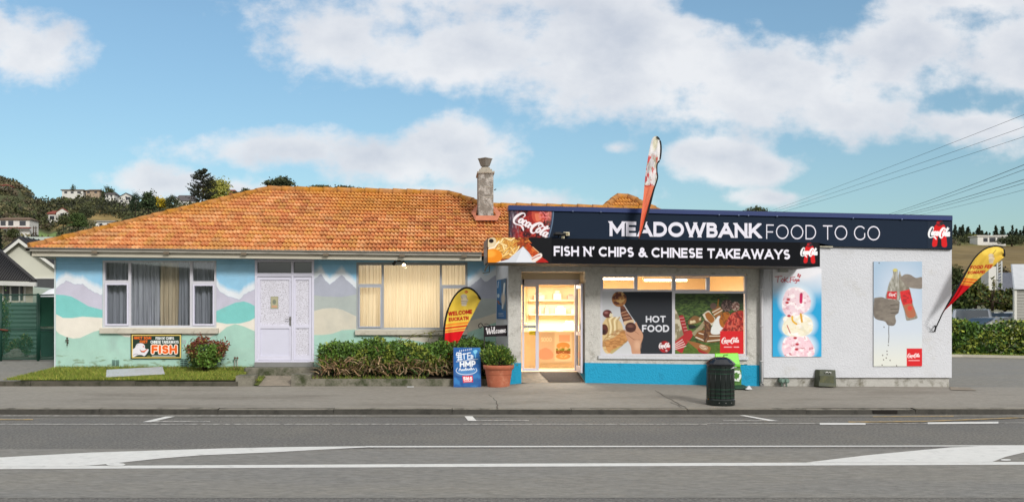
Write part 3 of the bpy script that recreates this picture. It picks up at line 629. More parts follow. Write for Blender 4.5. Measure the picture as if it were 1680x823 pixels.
A.mix(np.clip(1 - np.abs(V - 432.5) / .7, 0, 1) * ((U < 168) | ((U > 355) & (U < 418)) | ((U > 515) & (U < 584))) * .5, (96, 150, 172))
def in_r(x, y, r): return (x > r[0]) & (x < r[2]) & (y > r[1]) & (y < r[3])
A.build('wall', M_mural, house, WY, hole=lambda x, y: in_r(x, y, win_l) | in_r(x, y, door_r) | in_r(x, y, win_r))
# wall thickness and other sides
b = MB(); xl, xr = PXx(92, WY), 1.42; zt = 3.0
b.poly([(xl, WY, 0), (xl, 30.6, 0), (xl, 30.6, zt), (xl, WY, zt)]); b.poly([(xl, 30.6, 0), (6, 30.6, 0), (6, 30.6, zt), (xl, 30.6, zt)])
for r in (win_l, door_r, win_r):
    x0, x1, z0, z1 = PXx(r[0], WY), PXx(r[2], WY), PZz(r[3], WY), PZz(r[1], WY)
    b.poly([(x0, WY, z0), (x0, WY + .2, z0), (x0, WY + .2, z1), (x0, WY, z1)]); b.poly([(x1, WY, z0), (x1, WY + .2, z0), (x1, WY + .2, z1), (x1, WY, z1)])
    b.poly([(x0, WY, z1), (x1, WY, z1), (x1, WY + .2, z1), (x0, WY + .2, z1)]); b.poly([(x0, WY, z0), (x1, WY, z0), (x1, WY + .2, z0), (x0, WY + .2, z0)])
b.build('side_wall', mat('mint_render', (162, 200, 186), .85, var=.06, bump=.3), house)
b = MB(); b.box(xl - .035, xl - .001, WY - .03, WY + .05, .05, 2.98); b.build('corner_trim', mat('pale_trim', (196, 206, 208), .8, var=.1), house)
# rooms behind the windows
b = MB()
for r, d in ((win_l, 2.5), (win_r, 1.6)):
    x0, x1 = PXx(r[0] - 8, WY), PXx(r[2] + 8, WY); y0, y1, z0, z1 = WY + .21, WY + .21 + d, .7, 3.0
    b.poly([(x0, y1, z0), (x1, y1, z0), (x1, y1, z1), (x0, y1, z1)]); b.poly([(x0, y0, z0), (x0, y1, z0), (x0, y1, z1), (x0, y0, z1)]); b.poly([(x1, y0, z0), (x1, y1, z0), (x1, y1, z1), (x1, y0, z1)])
    b.poly([(x0, y0, z0), (x1, y0, z0), (x1, y1, z0), (x0, y1, z0)]); b.poly([(x0, y0, z1), (x1, y0, z1), (x1, y1, z1), (x0, y1, z1)])
x0, x1 = PXx(410, WY), PXx(523, WY); b.poly([(x0, WY + .5, .2), (x1, WY + .5, .2), (x1, WY + .5, 3), (x0, WY + .5, 3)])
b.build('room_wall', mat('room_plaster', (150, 140, 128), .9, var=.05), house)
# ---- window joinery
def frame_mb(bars, Y, d):
    b = MB()
    for i, r in enumerate(bars): b.pbox(*r, Y + (.003 * (i % 3)), d - .006 * (i % 3))
    return b
w1 = frame_mb([(168, 427, 172, 537), (351.5, 427, 355, 537), (172, 427, 351.5, 430), (172, 533.5, 351.5, 537), (210.5, 430, 214.5, 533.5), (311.5, 430, 316, 533.5), (172, 459.5, 210.5, 464.5), (316, 461, 351.5, 466)], WY + .02, .12).build('window', M_frame, house)
for q in ([(172.2, 464.6, 174.6, 533.4), (208, 464.6, 210.3, 533.4), (174.6, 464.6, 208, 467), (174.6, 531, 208, 533.4)], [(316.2, 466.1, 318.6, 533.4), (349, 466.1, 351.3, 533.4), (318.6, 466.1, 349, 468.5), (318.6, 531, 349, 533.4)]): frame_mb(q, WY - .01, .06).build('sash', M_framel, w1)
b = MB(); b.prism([P(163, 538, WY - .1), P(357.5, 538, WY - .1), P(357.5, 546.5, WY - .1), P(163, 546.5, WY - .1)], .16); b.build('sill', M_sill, w1)
b = MB(); b.poly([P(170, 428, WY + .07), P(353, 428, WY + .07), P(353, 536, WY + .07), P(170, 536, WY + .07)]); b.build('pane', M_glass, w1)
w2 = frame_mb([(584.6, 430, 588, 540), (763.5, 430, 767, 540), (588, 430, 763.5, 434.5), (588, 537, 763.5, 540), (626, 434.5, 629.5, 537), (721.5, 434.5, 725, 537), (588, 465.5, 626, 469), (725, 467, 763.5, 470.5)], WY + .02, .12).build('window', M_frameg, house)
for q in ([(588.2, 469.1, 590.2, 536.9), (624, 469.1, 625.9, 536.9), (590.2, 469.1, 624, 471), (590.2, 535, 624, 536.9)], [(725.2, 470.6, 727.2, 536.9), (761.4, 470.6, 763.3, 536.9), (727.2, 470.6, 761.4, 472.6), (727.2, 535, 761.4, 536.9)]): frame_mb(q, WY - .01, .06).build('sash', mat('sash_bluegrey', (164, 170, 184), .45), w2)
b = MB(); b.prism([P(582.5, 541, WY - .1), P(767, 541, WY - .1), P(767, 549, WY - .1), P(582.5, 549, WY - .1)], .16); b.build('sill', M_sill, w2)
b = MB(); b.poly([P(586, 431, WY + .07), P(765, 431, WY + .07), P(765, 539, WY + .07), P(586, 539, WY + .07)]); b.build('pane', M_glassd, w2)
# ---- front door
M_lace = bpy.data.materials.new('patterned_obscure_glass'); M_lace.use_nodes = True
n_ = M_lace.node_tree.nodes; l_ = M_lace.node_tree.links; p_ = n_['Principled BSDF']; t_ = n_.new('ShaderNodeTexCoord')
nn_ = n_.new('ShaderNodeTexNoise'); nn_.inputs['Scale'].default_value = 5; l_.new(t_.outputs['Object'], nn_.inputs[0])
ad_ = n_.new('ShaderNodeVectorMath'); ad_.operation = 'MULTIPLY_ADD'; l_.new(nn_.outputs['Color'], ad_.inputs[0]); ad_.inputs[1].default_value = (.12,) * 3; l_.new(t_.outputs['Object'], ad_.inputs[2])
v_n = n_.new('ShaderNodeTexVoronoi'); v_n.feature = 'DISTANCE_TO_EDGE'; v_n.inputs['Scale'].default_value = 26; l_.new(ad_.outputs[0], v_n.inputs[0])
r_ = n_.new('ShaderNodeValToRGB'); r_.color_ramp.elements[0].position = .05; r_.color_ramp.elements[0].color = (*lin((214, 213, 224)), 1); r_.color_ramp.elements[1].position = .34; r_.color_ramp.elements[1].color = (*lin((172, 169, 178)), 1)
l_.new(v_n.outputs[0], r_.inputs[0]); l_.new(r_.outputs[0], p_.inputs['Base Color']); p_.inputs['Roughness'].default_value = .25
b_ = n_.new('ShaderNodeBump'); b_.inputs['Strength'].default_value = .5; b_.inputs['Distance'].default_value = .01; l_.new(v_n.outputs[0], b_.inputs['Height']); l_.new(b_.outputs[0], p_.inputs['Normal'])
df = frame_mb([(418, 426, 422, 594), (511.5, 426, 515.2, 594), (422, 426, 511.5, 429.4), (422, 447.6, 511.5, 453), (422, 590.6, 511.5, 594), (477.8, 429.4, 481.6, 447.6), (478, 453, 481.4, 590.6)], WY - .02, .14).build('door', M_framel, house)
b = frame_mb([(422.4, 453.4, 427, 590.2), (474.6, 453.4, 477.7, 590.2), (427, 453.4, 474.6, 459), (427, 532.6, 474.6, 538.4), (427, 583.4, 474.6, 590.2), (481.8, 453.4, 485.2, 590.2), (507, 453.4, 511.2, 590.2), (485.2, 453.4, 507, 459), (485.2, 532.6, 507, 538), (485.2, 582.4, 507, 590.2)], WY + .01, .06)
b.build('door_leaf', M_framel, df)
b = MB(); b.pbox(427, 538.4, 474.6, 583.4, WY + .035, .02); b.build('lower_panel', mat('door_panel', (204, 204, 220), .4, var=.02), df)
b = MB(); b.pbox(427, 459, 474.6, 532.6, WY + .04, .012); b.build('glass_panel', M_lace, df)
b = MB(); b.pbox(485.2, 459, 507, 532.6, WY + .04, .012); b.build('glass_panel', M_lace, df)
b = MB(); b.pbox(485.2, 538, 507, 582.4, WY + .04, .012); b.build('glass_panel', M_lace, df)
b = MB(); b.pbox(422, 429.4, 477.8, 447.6, WY + .05, .01); b.pbox(481.6, 429.4, 511.5, 447.6, WY + .05, .01); b.build('fanlight_glass', mat('dark_fanlight', (62, 66, 72), .08, spec=.9, var=.1, vscale=2), df)
b = MB(); x, _, z = P(476.2, 527, WY - .0); b.box(x - .02, x + .02, WY - .005, WY + .01, z - .1, z + .12); b.tube([(x, WY, z + .06), (x, WY - .05, z + .06), (x - .11, WY - .05, z + .06)], .009); b.tube([(x, WY - .02, z - .06), (x, WY + .005, z - .06)], .012)
b.build('handle', mat('satin_metal', (150, 148, 146), .35, .8), df)
A = Art(444, 486, 456.5, 506, .6).fill((150, 152, 128)); A.poly([(445, 487), (455.5, 487), (455.5, 505), (445, 505)], (172, 168, 140)); A.ell(450, 495, 3, 4, (122, 128, 112)); A.poly([(446, 501), (454.5, 501), (454.5, 504), (446, 504)], (196, 150, 120))
tag(A.build('notice', M_print, None, WY + .03, loc=P(450, 496, WY + .03)), 'small faded paper notice taped inside the white door glass', 'notice')
# ---- vents
def vent(px0, py0, px1, py1, name='vent_grille'):
    b = MB(); n = 5; b.mi = 0; b.pbox(px0, py0, px1, py1, WY - .012, .01); b.mi = 1
    for i in range(n):
        y = py0 + (py1 - py0) * (i + .5) / n; h_ = (py1 - py0) / n * .3
        for c in range(2):
            a = px0 + (px1 - px0) * (.06 + .47 * c); b.pbox(a, y - h_, a + (px1 - px0) * .41, y + h_, WY - .016, .004)
    return b.build(name, [mat('vent_mint', (150, 192, 176), .8), mat('vent_slot', (40, 52, 52), .9)], house)
vent(183, 590, 196, 599.6); vent(295, 588, 308, 602)
# ---- eaves
ez = lambda px, dy=0: 406 + (px - 45) * 8 / 745 + dy
b = MB(); b.prism([P(42, ez(42, 0), EY - .1), P(790, ez(790), EY - .1), P(790, ez(790, 5.6), EY - .1), P(42, ez(42, 5.6), EY - .1)], .1)
x_ = PXx(42, EY - .1); b.prism([(x_ - .0, EY - .1, PZz(406, EY)), (x_ + .1, EY - .1, PZz(406, EY)), (x_ + .1, EY - .1, PZz(411.5, EY)), (x_, EY - .1, PZz(411.5, EY))], 8.8); b.build('gutter', M_gutter, house)
b = MB(); b.tube([P(42, ez(42, .6), EY - .12), P(790, ez(790, .6), EY - .12)], .018); b.build('gutter_lip', mat('gutter_lip', (120, 116, 108), .6, var=.2, vscale=4), house)
for px in (150, 268, 395, 530, 655, 757): b = MB(); b.pbox(px, ez(px, 4.2), px + 9, ez(px, 8), EY - .105, .1); b.build('gutter_bracket', mat('gutter_rust', (112, 100, 84), .8, var=.2), house)
b = MB(); b.prism([P(50, ez(50, 5.6), EY), P(790, ez(790, 5.6), EY), P(790, ez(790, 13.6), EY), P(50, ez(50, 13.6), EY)], .03)
b.prism([(PXx(50, EY), EY, PZz(411.6, EY)), (PXx(50, EY) + .03, EY, PZz(411.6, EY)), (PXx(50, EY) + .03, EY, PZz(420, EY)), (PXx(50, EY), EY, PZz(420, EY))], 8.6); b.build('fascia_board', M_board, house)
b = MB(); xa, xb = PXx(50, EY) + .03, 3.5; za, zb = PZz(420, EY) + .01, PZz(427, EY) + .01
b.poly([(xa, EY + .03, za), (1.6, EY + .03, zb), (1.6, WY + .02, zb), (xa, WY + .02, za)]); b.poly([(xa, WY, za), (PXx(92, WY) + .05, WY, za), (PXx(92, WY) + .05, 30.6, za), (xa, 30.6, za)])
b.build('soffit', mat('soffit_board', (170, 168, 160), .8, var=.06), house)
# ---- tiled roof
M_tile = bpy.data.materials.new('terracotta_tile'); M_tile.use_nodes = True
def tile_nodes(m):
    n = m.node_tree.nodes; l = m.node_tree.links; p = n['Principled BSDF']; p.inputs['Roughness'].default_value = .85; p.inputs['Specular IOR Level'].default_value = .25
    at = n.new('ShaderNodeAttribute'); at.attribute_name = 'Col'
    t = n.new('ShaderNodeTexCoord'); nz = n.new('ShaderNodeTexNoise'); nz.inputs['Scale'].default_value = 16; nz.inputs['Detail'].default_value = 7; nz.inputs['Roughness'].default_value = .7; l.new(t.outputs['Object'], nz.inputs[0])
    mr = n.new('ShaderNodeMapRange'); mr.inputs[1].default_value = .3; mr.inputs[2].default_value = .7; mr.inputs[3].default_value = .62; mr.inputs[4].default_value = 1.35; l.new(nz.outputs[0], mr.inputs[0])
    vm = n.new('ShaderNodeVectorMath'); vm.operation = 'SCALE'; l.new(at.outputs['Color'], vm.inputs[0]); l.new(mr.outputs[0], vm.inputs['Scale']); l.new(vm.outputs[0], p.inputs['Base Color'])
    bp = n.new('ShaderNodeBump'); bp.inputs['Strength'].default_value = .5; bp.inputs['Distance'].default_value = .01; l.new(nz.outputs[0], bp.inputs['Height']); l.new(bp.outputs[0], p.inputs['Normal'])
tile_nodes(M_tile)
TC = [lin(c) for c in ((210, 146, 92), (206, 138, 86), (216, 158, 106), (196, 126, 80), (208, 150, 86))]; LI = lin((202, 142, 60)); DK = lin((108, 80, 60))
def tiled_face(name, pos, lb, rb, rows, parent, seed=1, pitch=.1, lichen=.35, sub=6):
    rs = np.random.RandomState(seed); verts = []; faces = []; cols = []
    for i in range(rows):
        b0, b1 = i / rows, (i + 1) / rows; bm = (b0 + b1) / 2; db = b1 - b0
        l_, r_ = lb(bm), rb(bm)
        k0 = math.ceil(l_ / pitch * sub); k1 = math.floor(r_ / pitch * sub); ks = list(range(k0, k1 + 1))
        if len(ks) < 2: continue
        base = len(verts); tl = rs.randint(0, 5, 4000); br = rs.uniform(.9, 1.1, 4000); sh = rs.uniform(-.005, .005, 4000); cache = {}
        for k in ks:
            x = k / sub * pitch; ph = ((k % sub) / sub + .25) % 1; tile = int(k // (sub * 2)) % 4000; roll = k // sub
            wv_ = .046 * ((1 - ph / .7) ** .7 * min(1, ph / .12 + .2) if ph < .7 else 0)
            if roll not in cache:
                c = TC[tl[tile]] * br[tile]
                nn = float(fbm(np.array(x * .45 + seed * 5), np.array(bm * 2.6 + seed), 4)); n2 = float(fbm(np.array(x * 2.7), np.array(i * .9 + seed), 3))
                lm = min(max((nn - .5 + .2 * (bm - .45) + lichen * .2) * 3 + (n2 - .5) * 1.2, 0), 1)
                c = c * (1 - lm * .6) + LI * lm * .6; dm = min(max((n2 - .58) * 5, 0), 1); cache[roll] = c * (1 - dm * .28) + DK * dm * .28
            c = cache[roll]
            for (b_, dz, dy) in ((b0 + db * .3, -.03, 0), (b0, .012 + wv_ * .5, 0), (b0 - .004, .034 + wv_, 0), (b0 + db * .5, .02 + wv_, 0), (b1 + db * .2, -.03 + wv_ * .9, 0)):
                q = pos(x, b_); verts.append((q[0], q[1] + dy, q[2] + dz + sh[tile])); cols.append(c)
        for j in range(len(ks) - 1):
            a = base + j * 5; d = a + 5
            for q in range(4): faces.append((a + q, d + q, d + q + 1, a + q + 1))
    o0 = org(parent); me = bpy.data.meshes.new(name); me.from_pydata([(v[0] - o0.x, v[1] - o0.y, v[2] - o0.z) for v in verts], [], faces); me.materials.append(M_tile)
    ca = me.color_attributes.new('Col', 'FLOAT_COLOR', 'POINT'); ca.data.foreach_set('color', np.concatenate([np.array(cols), np.ones((len(cols), 1))], 1).ravel())
    me.update(); o = bpy.data.objects.new(name, me); COL.objects.link(o); o.parent = parent; return o
RY = 26.6; RD = RY - EY
def roof_pos(x, b_):
    t = (x + 9.9) / 15.; z0 = PZz(406, EY) - .03 - .16 * t; z1 = PZz(312.5, RY) - .33 * (x + 4.97) / 5.2 * .38
    return (x, EY + .0 + RD * b_, z0 + (z1 - z0) * b_)
hipL = lambda b_: -9.93 + 4.96 * b_
hipR = lambda b_: (.27 + (1 - b_) * 4.6) if b_ > .78 else 6.2
roof = tiled_face('roof', roof_pos, hipL, hipR, 17, house, 3)
ro = org(roof)
def rp(x, b_, dz=0): q = roof_pos(x, b_); return (q[0], q[1], q[2] + dz)
b = MB(); zE = roof_pos(-9.9, 0)[2]
b.poly([rp(hipL(0), 0), rp(hipL(1), 1), (hipL(0), RY + RD, zE)]); b.poly([rp(hipL(1), 1), rp(.27, 1), (6.2, RY + RD, zE), (hipL(0), RY + RD, zE)])
b.poly([rp(.27, 1), rp(1.28, .78), (1.28, 28, roof_pos(1.28, .78)[2])]); b.poly([rp(1.2, .78, .0), rp(6.2, .78, .0), (6.2, 30, 3.2), (1.2, 30, 3.2)])
b.poly([rp(hipL(0), 0, -.05), rp(6.2, 0, -.05), rp(6.2, .78, -.05), rp(1.28, .78, -.05), rp(.27, 1, -.05), rp(hipL(1), 1, -.05)])
b.build('roof_slope', mat('terracotta_plain', (170, 108, 66), .85, var=.25, vscale=9, bump=.5, bscale=20, dirt=(176, 120, 40), dscale=2), roof)
def ridge_caps(p0, p1, r=.09, L_=.4, parent=roof, name='ridge_cap'):
    p0, p1 = Vector(p0), Vector(p1); n = max(1, int((p1 - p0).length / L_)); b = MB()
    for i in range(n):
        a = p0.lerp(p1, i / n) + Vector((0, 0, rk.uniform(-.008, .008))); c = p0.lerp(p1, (i + 1.12) / n)
        b.tube([a, a.lerp(c, .12), c], [r * 1.16, r * 1.12, r * .9], 10)
    return b.build(name, mat('ridge_tile', (172, 120, 70), .85, var=.35, vscale=8, bump=.6, bscale=22, dirt=(170, 116, 34), dscale=3, dlo=.42, dhi=.6), parent)
ridge_caps(rp(hipL(0) + .05, .01, .03), rp(hipL(1), 1, .05)); ridge_caps(rp(hipL(1), 1, .05), rp(.27, 1, .05)); ridge_caps(rp(1.3, .78, .04), rp(.27, 1, .05)); ridge_caps(rp(1.3, .78, .03), rp(6.0, .78, .03), .09)
# rear wing pyramid peeping over the parapet
def pyr(x, b_):
    z0, z1 = 3.75, PZz(325, 30.); return (x, 27 + 3 * b_, z0 + (z1 - z0) * b_)
rw = tiled_face('rear_roof', pyr, lambda t: 5.85 - 1.95 * (1 - t) * 1.1, lambda t: 6.2 + 1.9 * (1 - t) * 1.0, 11, house, 9, lichen=1.6)
def pp_(x, t, dz=.0): q = pyr(x, t); return (q[0], q[1], q[2] + dz)
b = MB(); b.poly([pp_(3.7, 0), pp_(5.85, 1), (3.7, 33, 3.75)]); b.poly([pp_(8.4, 0), pp_(6.2, 1), (8.4, 33, 3.75)]); b.poly([pp_(5.85, 1), pp_(6.2, 1), (8.4, 33, 3.75), (3.7, 33, 3.75)]); b.build('roof_slope', MATS['terracotta_plain'], rw)
ridge_caps(pp_(3.72, 0, .03), pp_(5.85, 1, .05), .1, parent=rw); ridge_caps(pp_(8.38, 0, .03), pp_(6.2, 1, .05), .1, parent=rw); ridge_caps(pp_(5.85, 1, .05), pp_(6.2, 1, .05), .1, parent=rw)
b = MB(); b.box(3.9, 8.2, 27.2, 32.8, 0, 3.76); b.build('rear_wall', MATS['mint_render'], house)
# chimney
CYF = 24.3; x0, x1 = PXx(785, CYF), PXx(809.5, CYF)
M_chim = mat('weathered_chimney', (132, 126, 118), .95, var=.3, vscale=12, bump=1., bscale=26, dirt=(178, 174, 168), dscale=6, dlo=.48, dhi=.62)
b = MB(); b.box(x0, x1, CYF, CYF + .85, 3.9, PZz(284, CYF)); ch = b.build('chimney', M_chim, roof)
for pz in (307, 324): b = MB(); b.box(x0 + .16, x1 + .003, CYF - .006, CYF + .02, PZz(pz, CYF), PZz(pz - 1.3, CYF)); b.build('mortar_band', mat('mortar_pale', (170, 164, 152), .9, var=.2), ch)
b = MB(); zc = PZz(284, CYF); xm = (x0 + x1) / 2; ym = CYF + .42
b.box(x0 - .03, x1 + .03, CYF - .03, CYF + .88, zc, zc + .05); b.box(x0 + .03, x1 - .03, CYF + .08, CYF + .78, zc + .05, zc + .12); b.box(x0 + .08, x1 - .08, CYF + .2, CYF + .64, zc + .12, zc + .19)
b.build('chimney_cap', mat('chimney_mortar', (168, 160, 146), .93, var=.25, vscale=10, bump=.6, dirt=(96, 92, 76), dscale=5), ch)
b = MB(); b.lathe((xm, ym, zc + .19), [(.1, -.04), (.09, .05), (.12, .06), (.15, .14), (.185, .24), (.2, .245), (.2, .27), (.12, .27), (.1, .07)], 4, smooth=False); b.build('chimney_pot', mat('pot_grey', (120, 116, 108), .85, var=.2, vscale=12), ch)
b = MB(); zb = PZz(357, CYF - .05)
b.poly([(x0 - .07, CYF - .03, zb + .06), (x1 + .07, CYF - .03, zb + .06), (x1 + .09, CYF - .24, zb - .09), (x0 - .09, CYF - .24, zb - .09)]); b.poly([(x0 - .07, CYF - .03, zb + .06), (x0 - .09, CYF - .24, zb - .09), (x0 - .18, CYF + .4, zb + .2), (x0 - .0, CYF + .6, zb + .42)]); b.poly([(x1 + .07, CYF - .03, zb + .06), (x1 + .09, CYF - .24, zb - .09), (x1 + .22, CYF + .3, zb + .17), (x1, CYF + .6, zb + .42)])
b.build('chimney_flashing', mat('flashing_terracotta', (190, 118, 90), .8, var=.15, vscale=6), ch)
b = MB(); b.tube([(x1 + .02, CYF - .01, zc - .45), (x1 + .07, CYF - .04, zc - .43)], .012); b.build('chimney_bracket', M_black, ch)
# ================================================================== SHOP
SY = 21.0
shop = thing('takeaway_shop', 'white rendered corner takeaway shop with navy parapet, black canopy and turquoise base band', 'shop', (6, SY, 0))
XL, XR = PXx(834, SY), PXx(1560.5, SY)
b = MB()   # roughcast part round the doorway and window, in butted pieces
for r in ((834, 400, 855.4, 594.8), (855.4, 400, 960, 445), (960, 400, 985, 596), (985, 400, 1226, 449.5), (1226, 400, 1248, 598.4), (985, 583, 1226, 597)): b.pbox(*r, SY, .25)
b.build('wall', M_rough, shop)
b = MB(); b.pbox(1248, 404, 1561.5, 619, SY - .02, .25); b.poly([(XR, SY + .2, -.2), (XR, 29, -.2), (XR, 29, 3.4), (XR, SY + .2, 3.4)]); b.poly([(XL, 29, -.2), (XR, 29, -.2), (XR, 29, 3.4), (XL, 29, 3.4)])
b.build('wall', M_white, shop)
b = MB(); b.pbox(1248, 619.01, 1557, 640, SY + .04, .2); b.build('plinth', mat('plinth_render', (176, 174, 168), .9, var=.1, bump=.8, bscale=20, dirt=(110, 106, 92), dscale=5, dlo=.5, dhi=.7), shop)
b = MB(); b.pprism([(834, 594.8), (855.4, 594.8), (855.4, 640), (834, 640)], SY - .008, .25); b.pprism([(960, 594.6), (1245.5, 598.6), (1245.5, 640), (960, 640)], SY - .012, .27)
b.build('base_band', M_blue, shop)
# return wall towards the house, slightly splayed, and its strip of mural grey
b = MB(); ax, bx = XL, 1.405
b.poly([(ax, SY + .001, -.1), (bx, WY + .05, -.1), (bx, WY + .05, 2.98), (ax, SY + .001, 2.98)]); b.build('return_wall', M_white, shop)
# recess
RYD = 21.9; fz = PZz(608, RYD)
b = MB(); xa, xb = PXx(855.4, SY), PXx(960, SY)
zc0 = PZz(445, SY)
b.poly([(xb, SY + .25, 0), (xb, RYD + .1, 0), (xb, RYD + .1, zc0), (xb, SY + .25, zc0)]); b.poly([(xa, SY + .25, 0), (xa, RYD + .1, 0), (xa, RYD + .1, zc0), (xa, SY + .25, zc0)]); b.poly([(xa, SY + .25, zc0), (xb, SY + .25, zc0), (xb, RYD + .1, zc0), (xa, RYD + .1, zc0)])
b.build('recess_wall', mat('recess_render', (176, 166, 146), .9, var=.08, bump=.5, bscale=30), shop)
b = MB(); b.poly([(xb - .003, SY + .24, 0), (xb - .003, RYD, .15), (xb - .003, RYD, .75), (xb - .003, SY + .24, .45)]); b.build('base_band', M_blue, shop)
b = MB(); b.poly([(xa, SY - .02, .072), (xb, SY - .02, .072), (xb, RYD, fz - .02), (xa, RYD, fz - .02)]); b.build('ramp', M_path, shop)
b = MB(); zr = lambda y: .072 + (fz - .02 - .072) * (y - SY + .02) / (RYD - SY + .02) + .012
cur = [(885, RYD - .05), (889, 21.6), (896, 21.3), (900, SY + .02)]
pts = [(PXx(px, y), y, zr(y)) for px, y in cur] + [(xb - .02, SY + .02, zr(SY + .02)), (xb - .03, RYD - .05, zr(RYD - .05))]; b.poly(pts)
tag(b.build('door_mat', mat('rubber_mat', (52, 44, 38), .95, var=.3, vscale=20, bump=.6, bscale=60), loc=(3, 21.4, .2)), 'dark brown rubber mat on the ramp of the shop doorway', 'mat')
# door frame, sidelight, leaf
b = MB()
for r in ((857, 458, 860, 608), (855, 458, 951, 467), (879, 467, 884, 608), (860, 604, 879, 608), (943, 467, 946.5, 608), (860, 467, 879, 470), (884, 606.5, 943, 608)): b.pbox(*r, RYD - .02, .08)
sdoor = b.build('door', M_framel, shop)
b = MB(); b.pbox(855, 444, 951, 458, RYD - .01, .04); b.build('over_panel', mat('cream_panel', (196, 184, 160), .7, var=.04), sdoor)
b = MB(); b.poly([P(860, 470, RYD + .03), P(879, 470, RYD + .03), P(879, 604, RYD + .03), P(860, 604, RYD + .03)]); b.build('pane', M_glassd, sdoor)
A = Art(859, 533, 879, 538, .4).fill((206, 206, 200)); A.text('21 2015'.replace('2', 'Z').replace('1', 'I').replace('0', 'O').replace('5', 'S'), 860, 533.8, 878, 537.2, .2, (112, 116, 120)); A.build('hours_strip', M_print, sdoor, RYD - .025)
A = Art(868, 542, 879, 549, .4).fill((214, 178, 40)); A.line([(869, 547), (878, 543.5)], .8, (140, 120, 30)); A.build('yellow_sticker', M_print, sdoor, RYD + .02)
# open leaf: hinged at the right, swung out towards the street
hx, hy = PXx(944, RYD), RYD - .03; LW = .78
def leaf_pt(s, z, t=0): return (hx + s * .012 + t, hy - s * .98, z)
z0, z1 = fz - .0, PZz(467, RYD) + .0
b = MB()
def lbar(s0, s1, za, zb, m=None):
    n = b.vs([leaf_pt(s0, za), leaf_pt(s1, za), leaf_pt(s1, zb), leaf_pt(s0, zb), leaf_pt(s0, za, .045), leaf_pt(s1, za, .045), leaf_pt(s1, zb, .045), leaf_pt(s0, zb, .045)])
    for q in ((0, 1, 2, 3), (7, 6, 5, 4), (0, 4, 5, 1), (1, 5, 6, 2), (2, 6, 7, 3), (3, 7, 4, 0)): b.face([n + i for i in q])
lbar(0, .09, z0, z1); lbar(LW - .09, LW, z0, z1); lbar(.09, LW - .09, z0, z0 + .14); lbar(.09, LW - .09, z1 - .1, z1); lbar(.09, LW - .09, z0 + .86, z0 + .94)
lf = b.build('door_leaf', M_framel, sdoor)
b = MB(); b.poly([leaf_pt(.09, z0 + .14, .02), leaf_pt(LW - .09, z0 + .14, .02), leaf_pt(LW - .09, z1 - .1, .02), leaf_pt(.09, z1 - .1, .02)]); b.build('leaf_pane', M_glassd, sdoor)
b = MB(); q = leaf_pt(LW - .05, z0 + 1.0, .045); b.tube([q, (q[0] + .07, q[1], q[2]), (q[0] + .07, q[1] + .0, q[2] + .16), (q[0], q[1], q[2] + .16)], .012); q = leaf_pt(LW - .05, z0 + 1.05, -.01); b.box(q[0] - .02, q[0] + .0, q[1] - .03, q[1] + .03, q[2] - .06, q[2] + .08); b.build('handle', mat('satin_metal'), sdoor)
# shop window
b = MB()
for r in ((985, 448.5, 988.3, 583), (1222, 451.5, 1226, 583), (988.3, 448.5, 1222, 453), (988.3, 580, 1222, 583), (1102.6, 453, 1107.4, 580), (988.3, 475, 1102.6, 478.2), (1107.4, 477, 1222, 481)): b.pbox(*r, SY + .03, .1)
sw = b.build('window', M_frame, shop)
for g4 in (((988.5, 453.2, 1042, 454.8), (988.5, 473, 1042, 474.8), (988.5, 454.8, 989.6, 473), (1040.6, 454.8, 1043, 473)), ((1107.6, 454, 1160, 456), (1107.6, 474.8, 1160, 476.8), (1107.6, 456, 1109, 474.8), (1158.8, 456, 1161, 474.8))):
    b = MB(); [b.pbox(*r, SY + .01, .08) for r in g4]; b.build('sash', M_framel, sw)
for r in ((1043, 453.2, 1046, 474.8), (1161, 454, 1164.6, 476.8)): b = MB(); b.pbox(*r, SY + .01, .08); b.build('mullion', M_framel, sw)
b = MB(); b.poly([P(988, 452, SY + .1), P(1222, 452, SY + .1), P(1222, 479, SY + .1), P(988, 479, SY + .1)]); b.build('pane', glass_mat('fanlight_obscure', (250, 248, 240), refl=.1, wav=60), sw)
b = MB(); b.prism([P(982, 583, SY - .06), P(1228, 585, SY - .06), P(1228, 590, SY - .06), P(982, 588, SY - .06)], .12); b.build('sill', M_white, sw)
# flat roof, parapet frame
b = MB(); b.box(XL + .05, XR - .05, SY + .26, 29, 3.35, 3.45); b.build('flat_roof', mat('roof_membrane', (90, 92, 96), .8), shop)
b = MB(); b.prism([P(835.5, 337, SY - .08), P(1562.5, 353.5, SY - .08), P(1562.5, 409, SY - .08), P(835.5, 392, SY - .08)], .3); b.build('parapet', mat('navy_sheet', (18, 30, 44), .45, var=.04), shop)
capf = lambda px: 336.6 + (px - 835) * 17.6 / 727
b = MB(); b.prism([P(834.6, capf(835), SY - .14), P(1562.8, capf(1562), SY - .14), P(1562.8, capf(1562) + 7.0, SY - .14), P(834.6, capf(835) + 7.6, SY - .14)], .4); b.build('parapet_cap', M_cap, shop)
for px in (940, 986, 1180, 1212, 1228, 1275, 1400, 1480): x, _, z = P(px, capf(px) + 7.2, SY - .15); b = MB(); b.box(x - .013, x + .013, SY - .152, SY - .139, z - .013, z + .013); b.build('cap_screw', mat('pale_clip', (96, 110, 142), .5), shop)
b = MB(); b.prism([P(1345, 399, SY - .1), P(1366, 403, SY - .1), P(1367, 405.5, SY - .1), P(1345, 404.5, SY - .1)], .1); b.build('flashing_end', mat('cream_flashing', (184, 180, 160), .6, var=.2, vscale=20), shop)
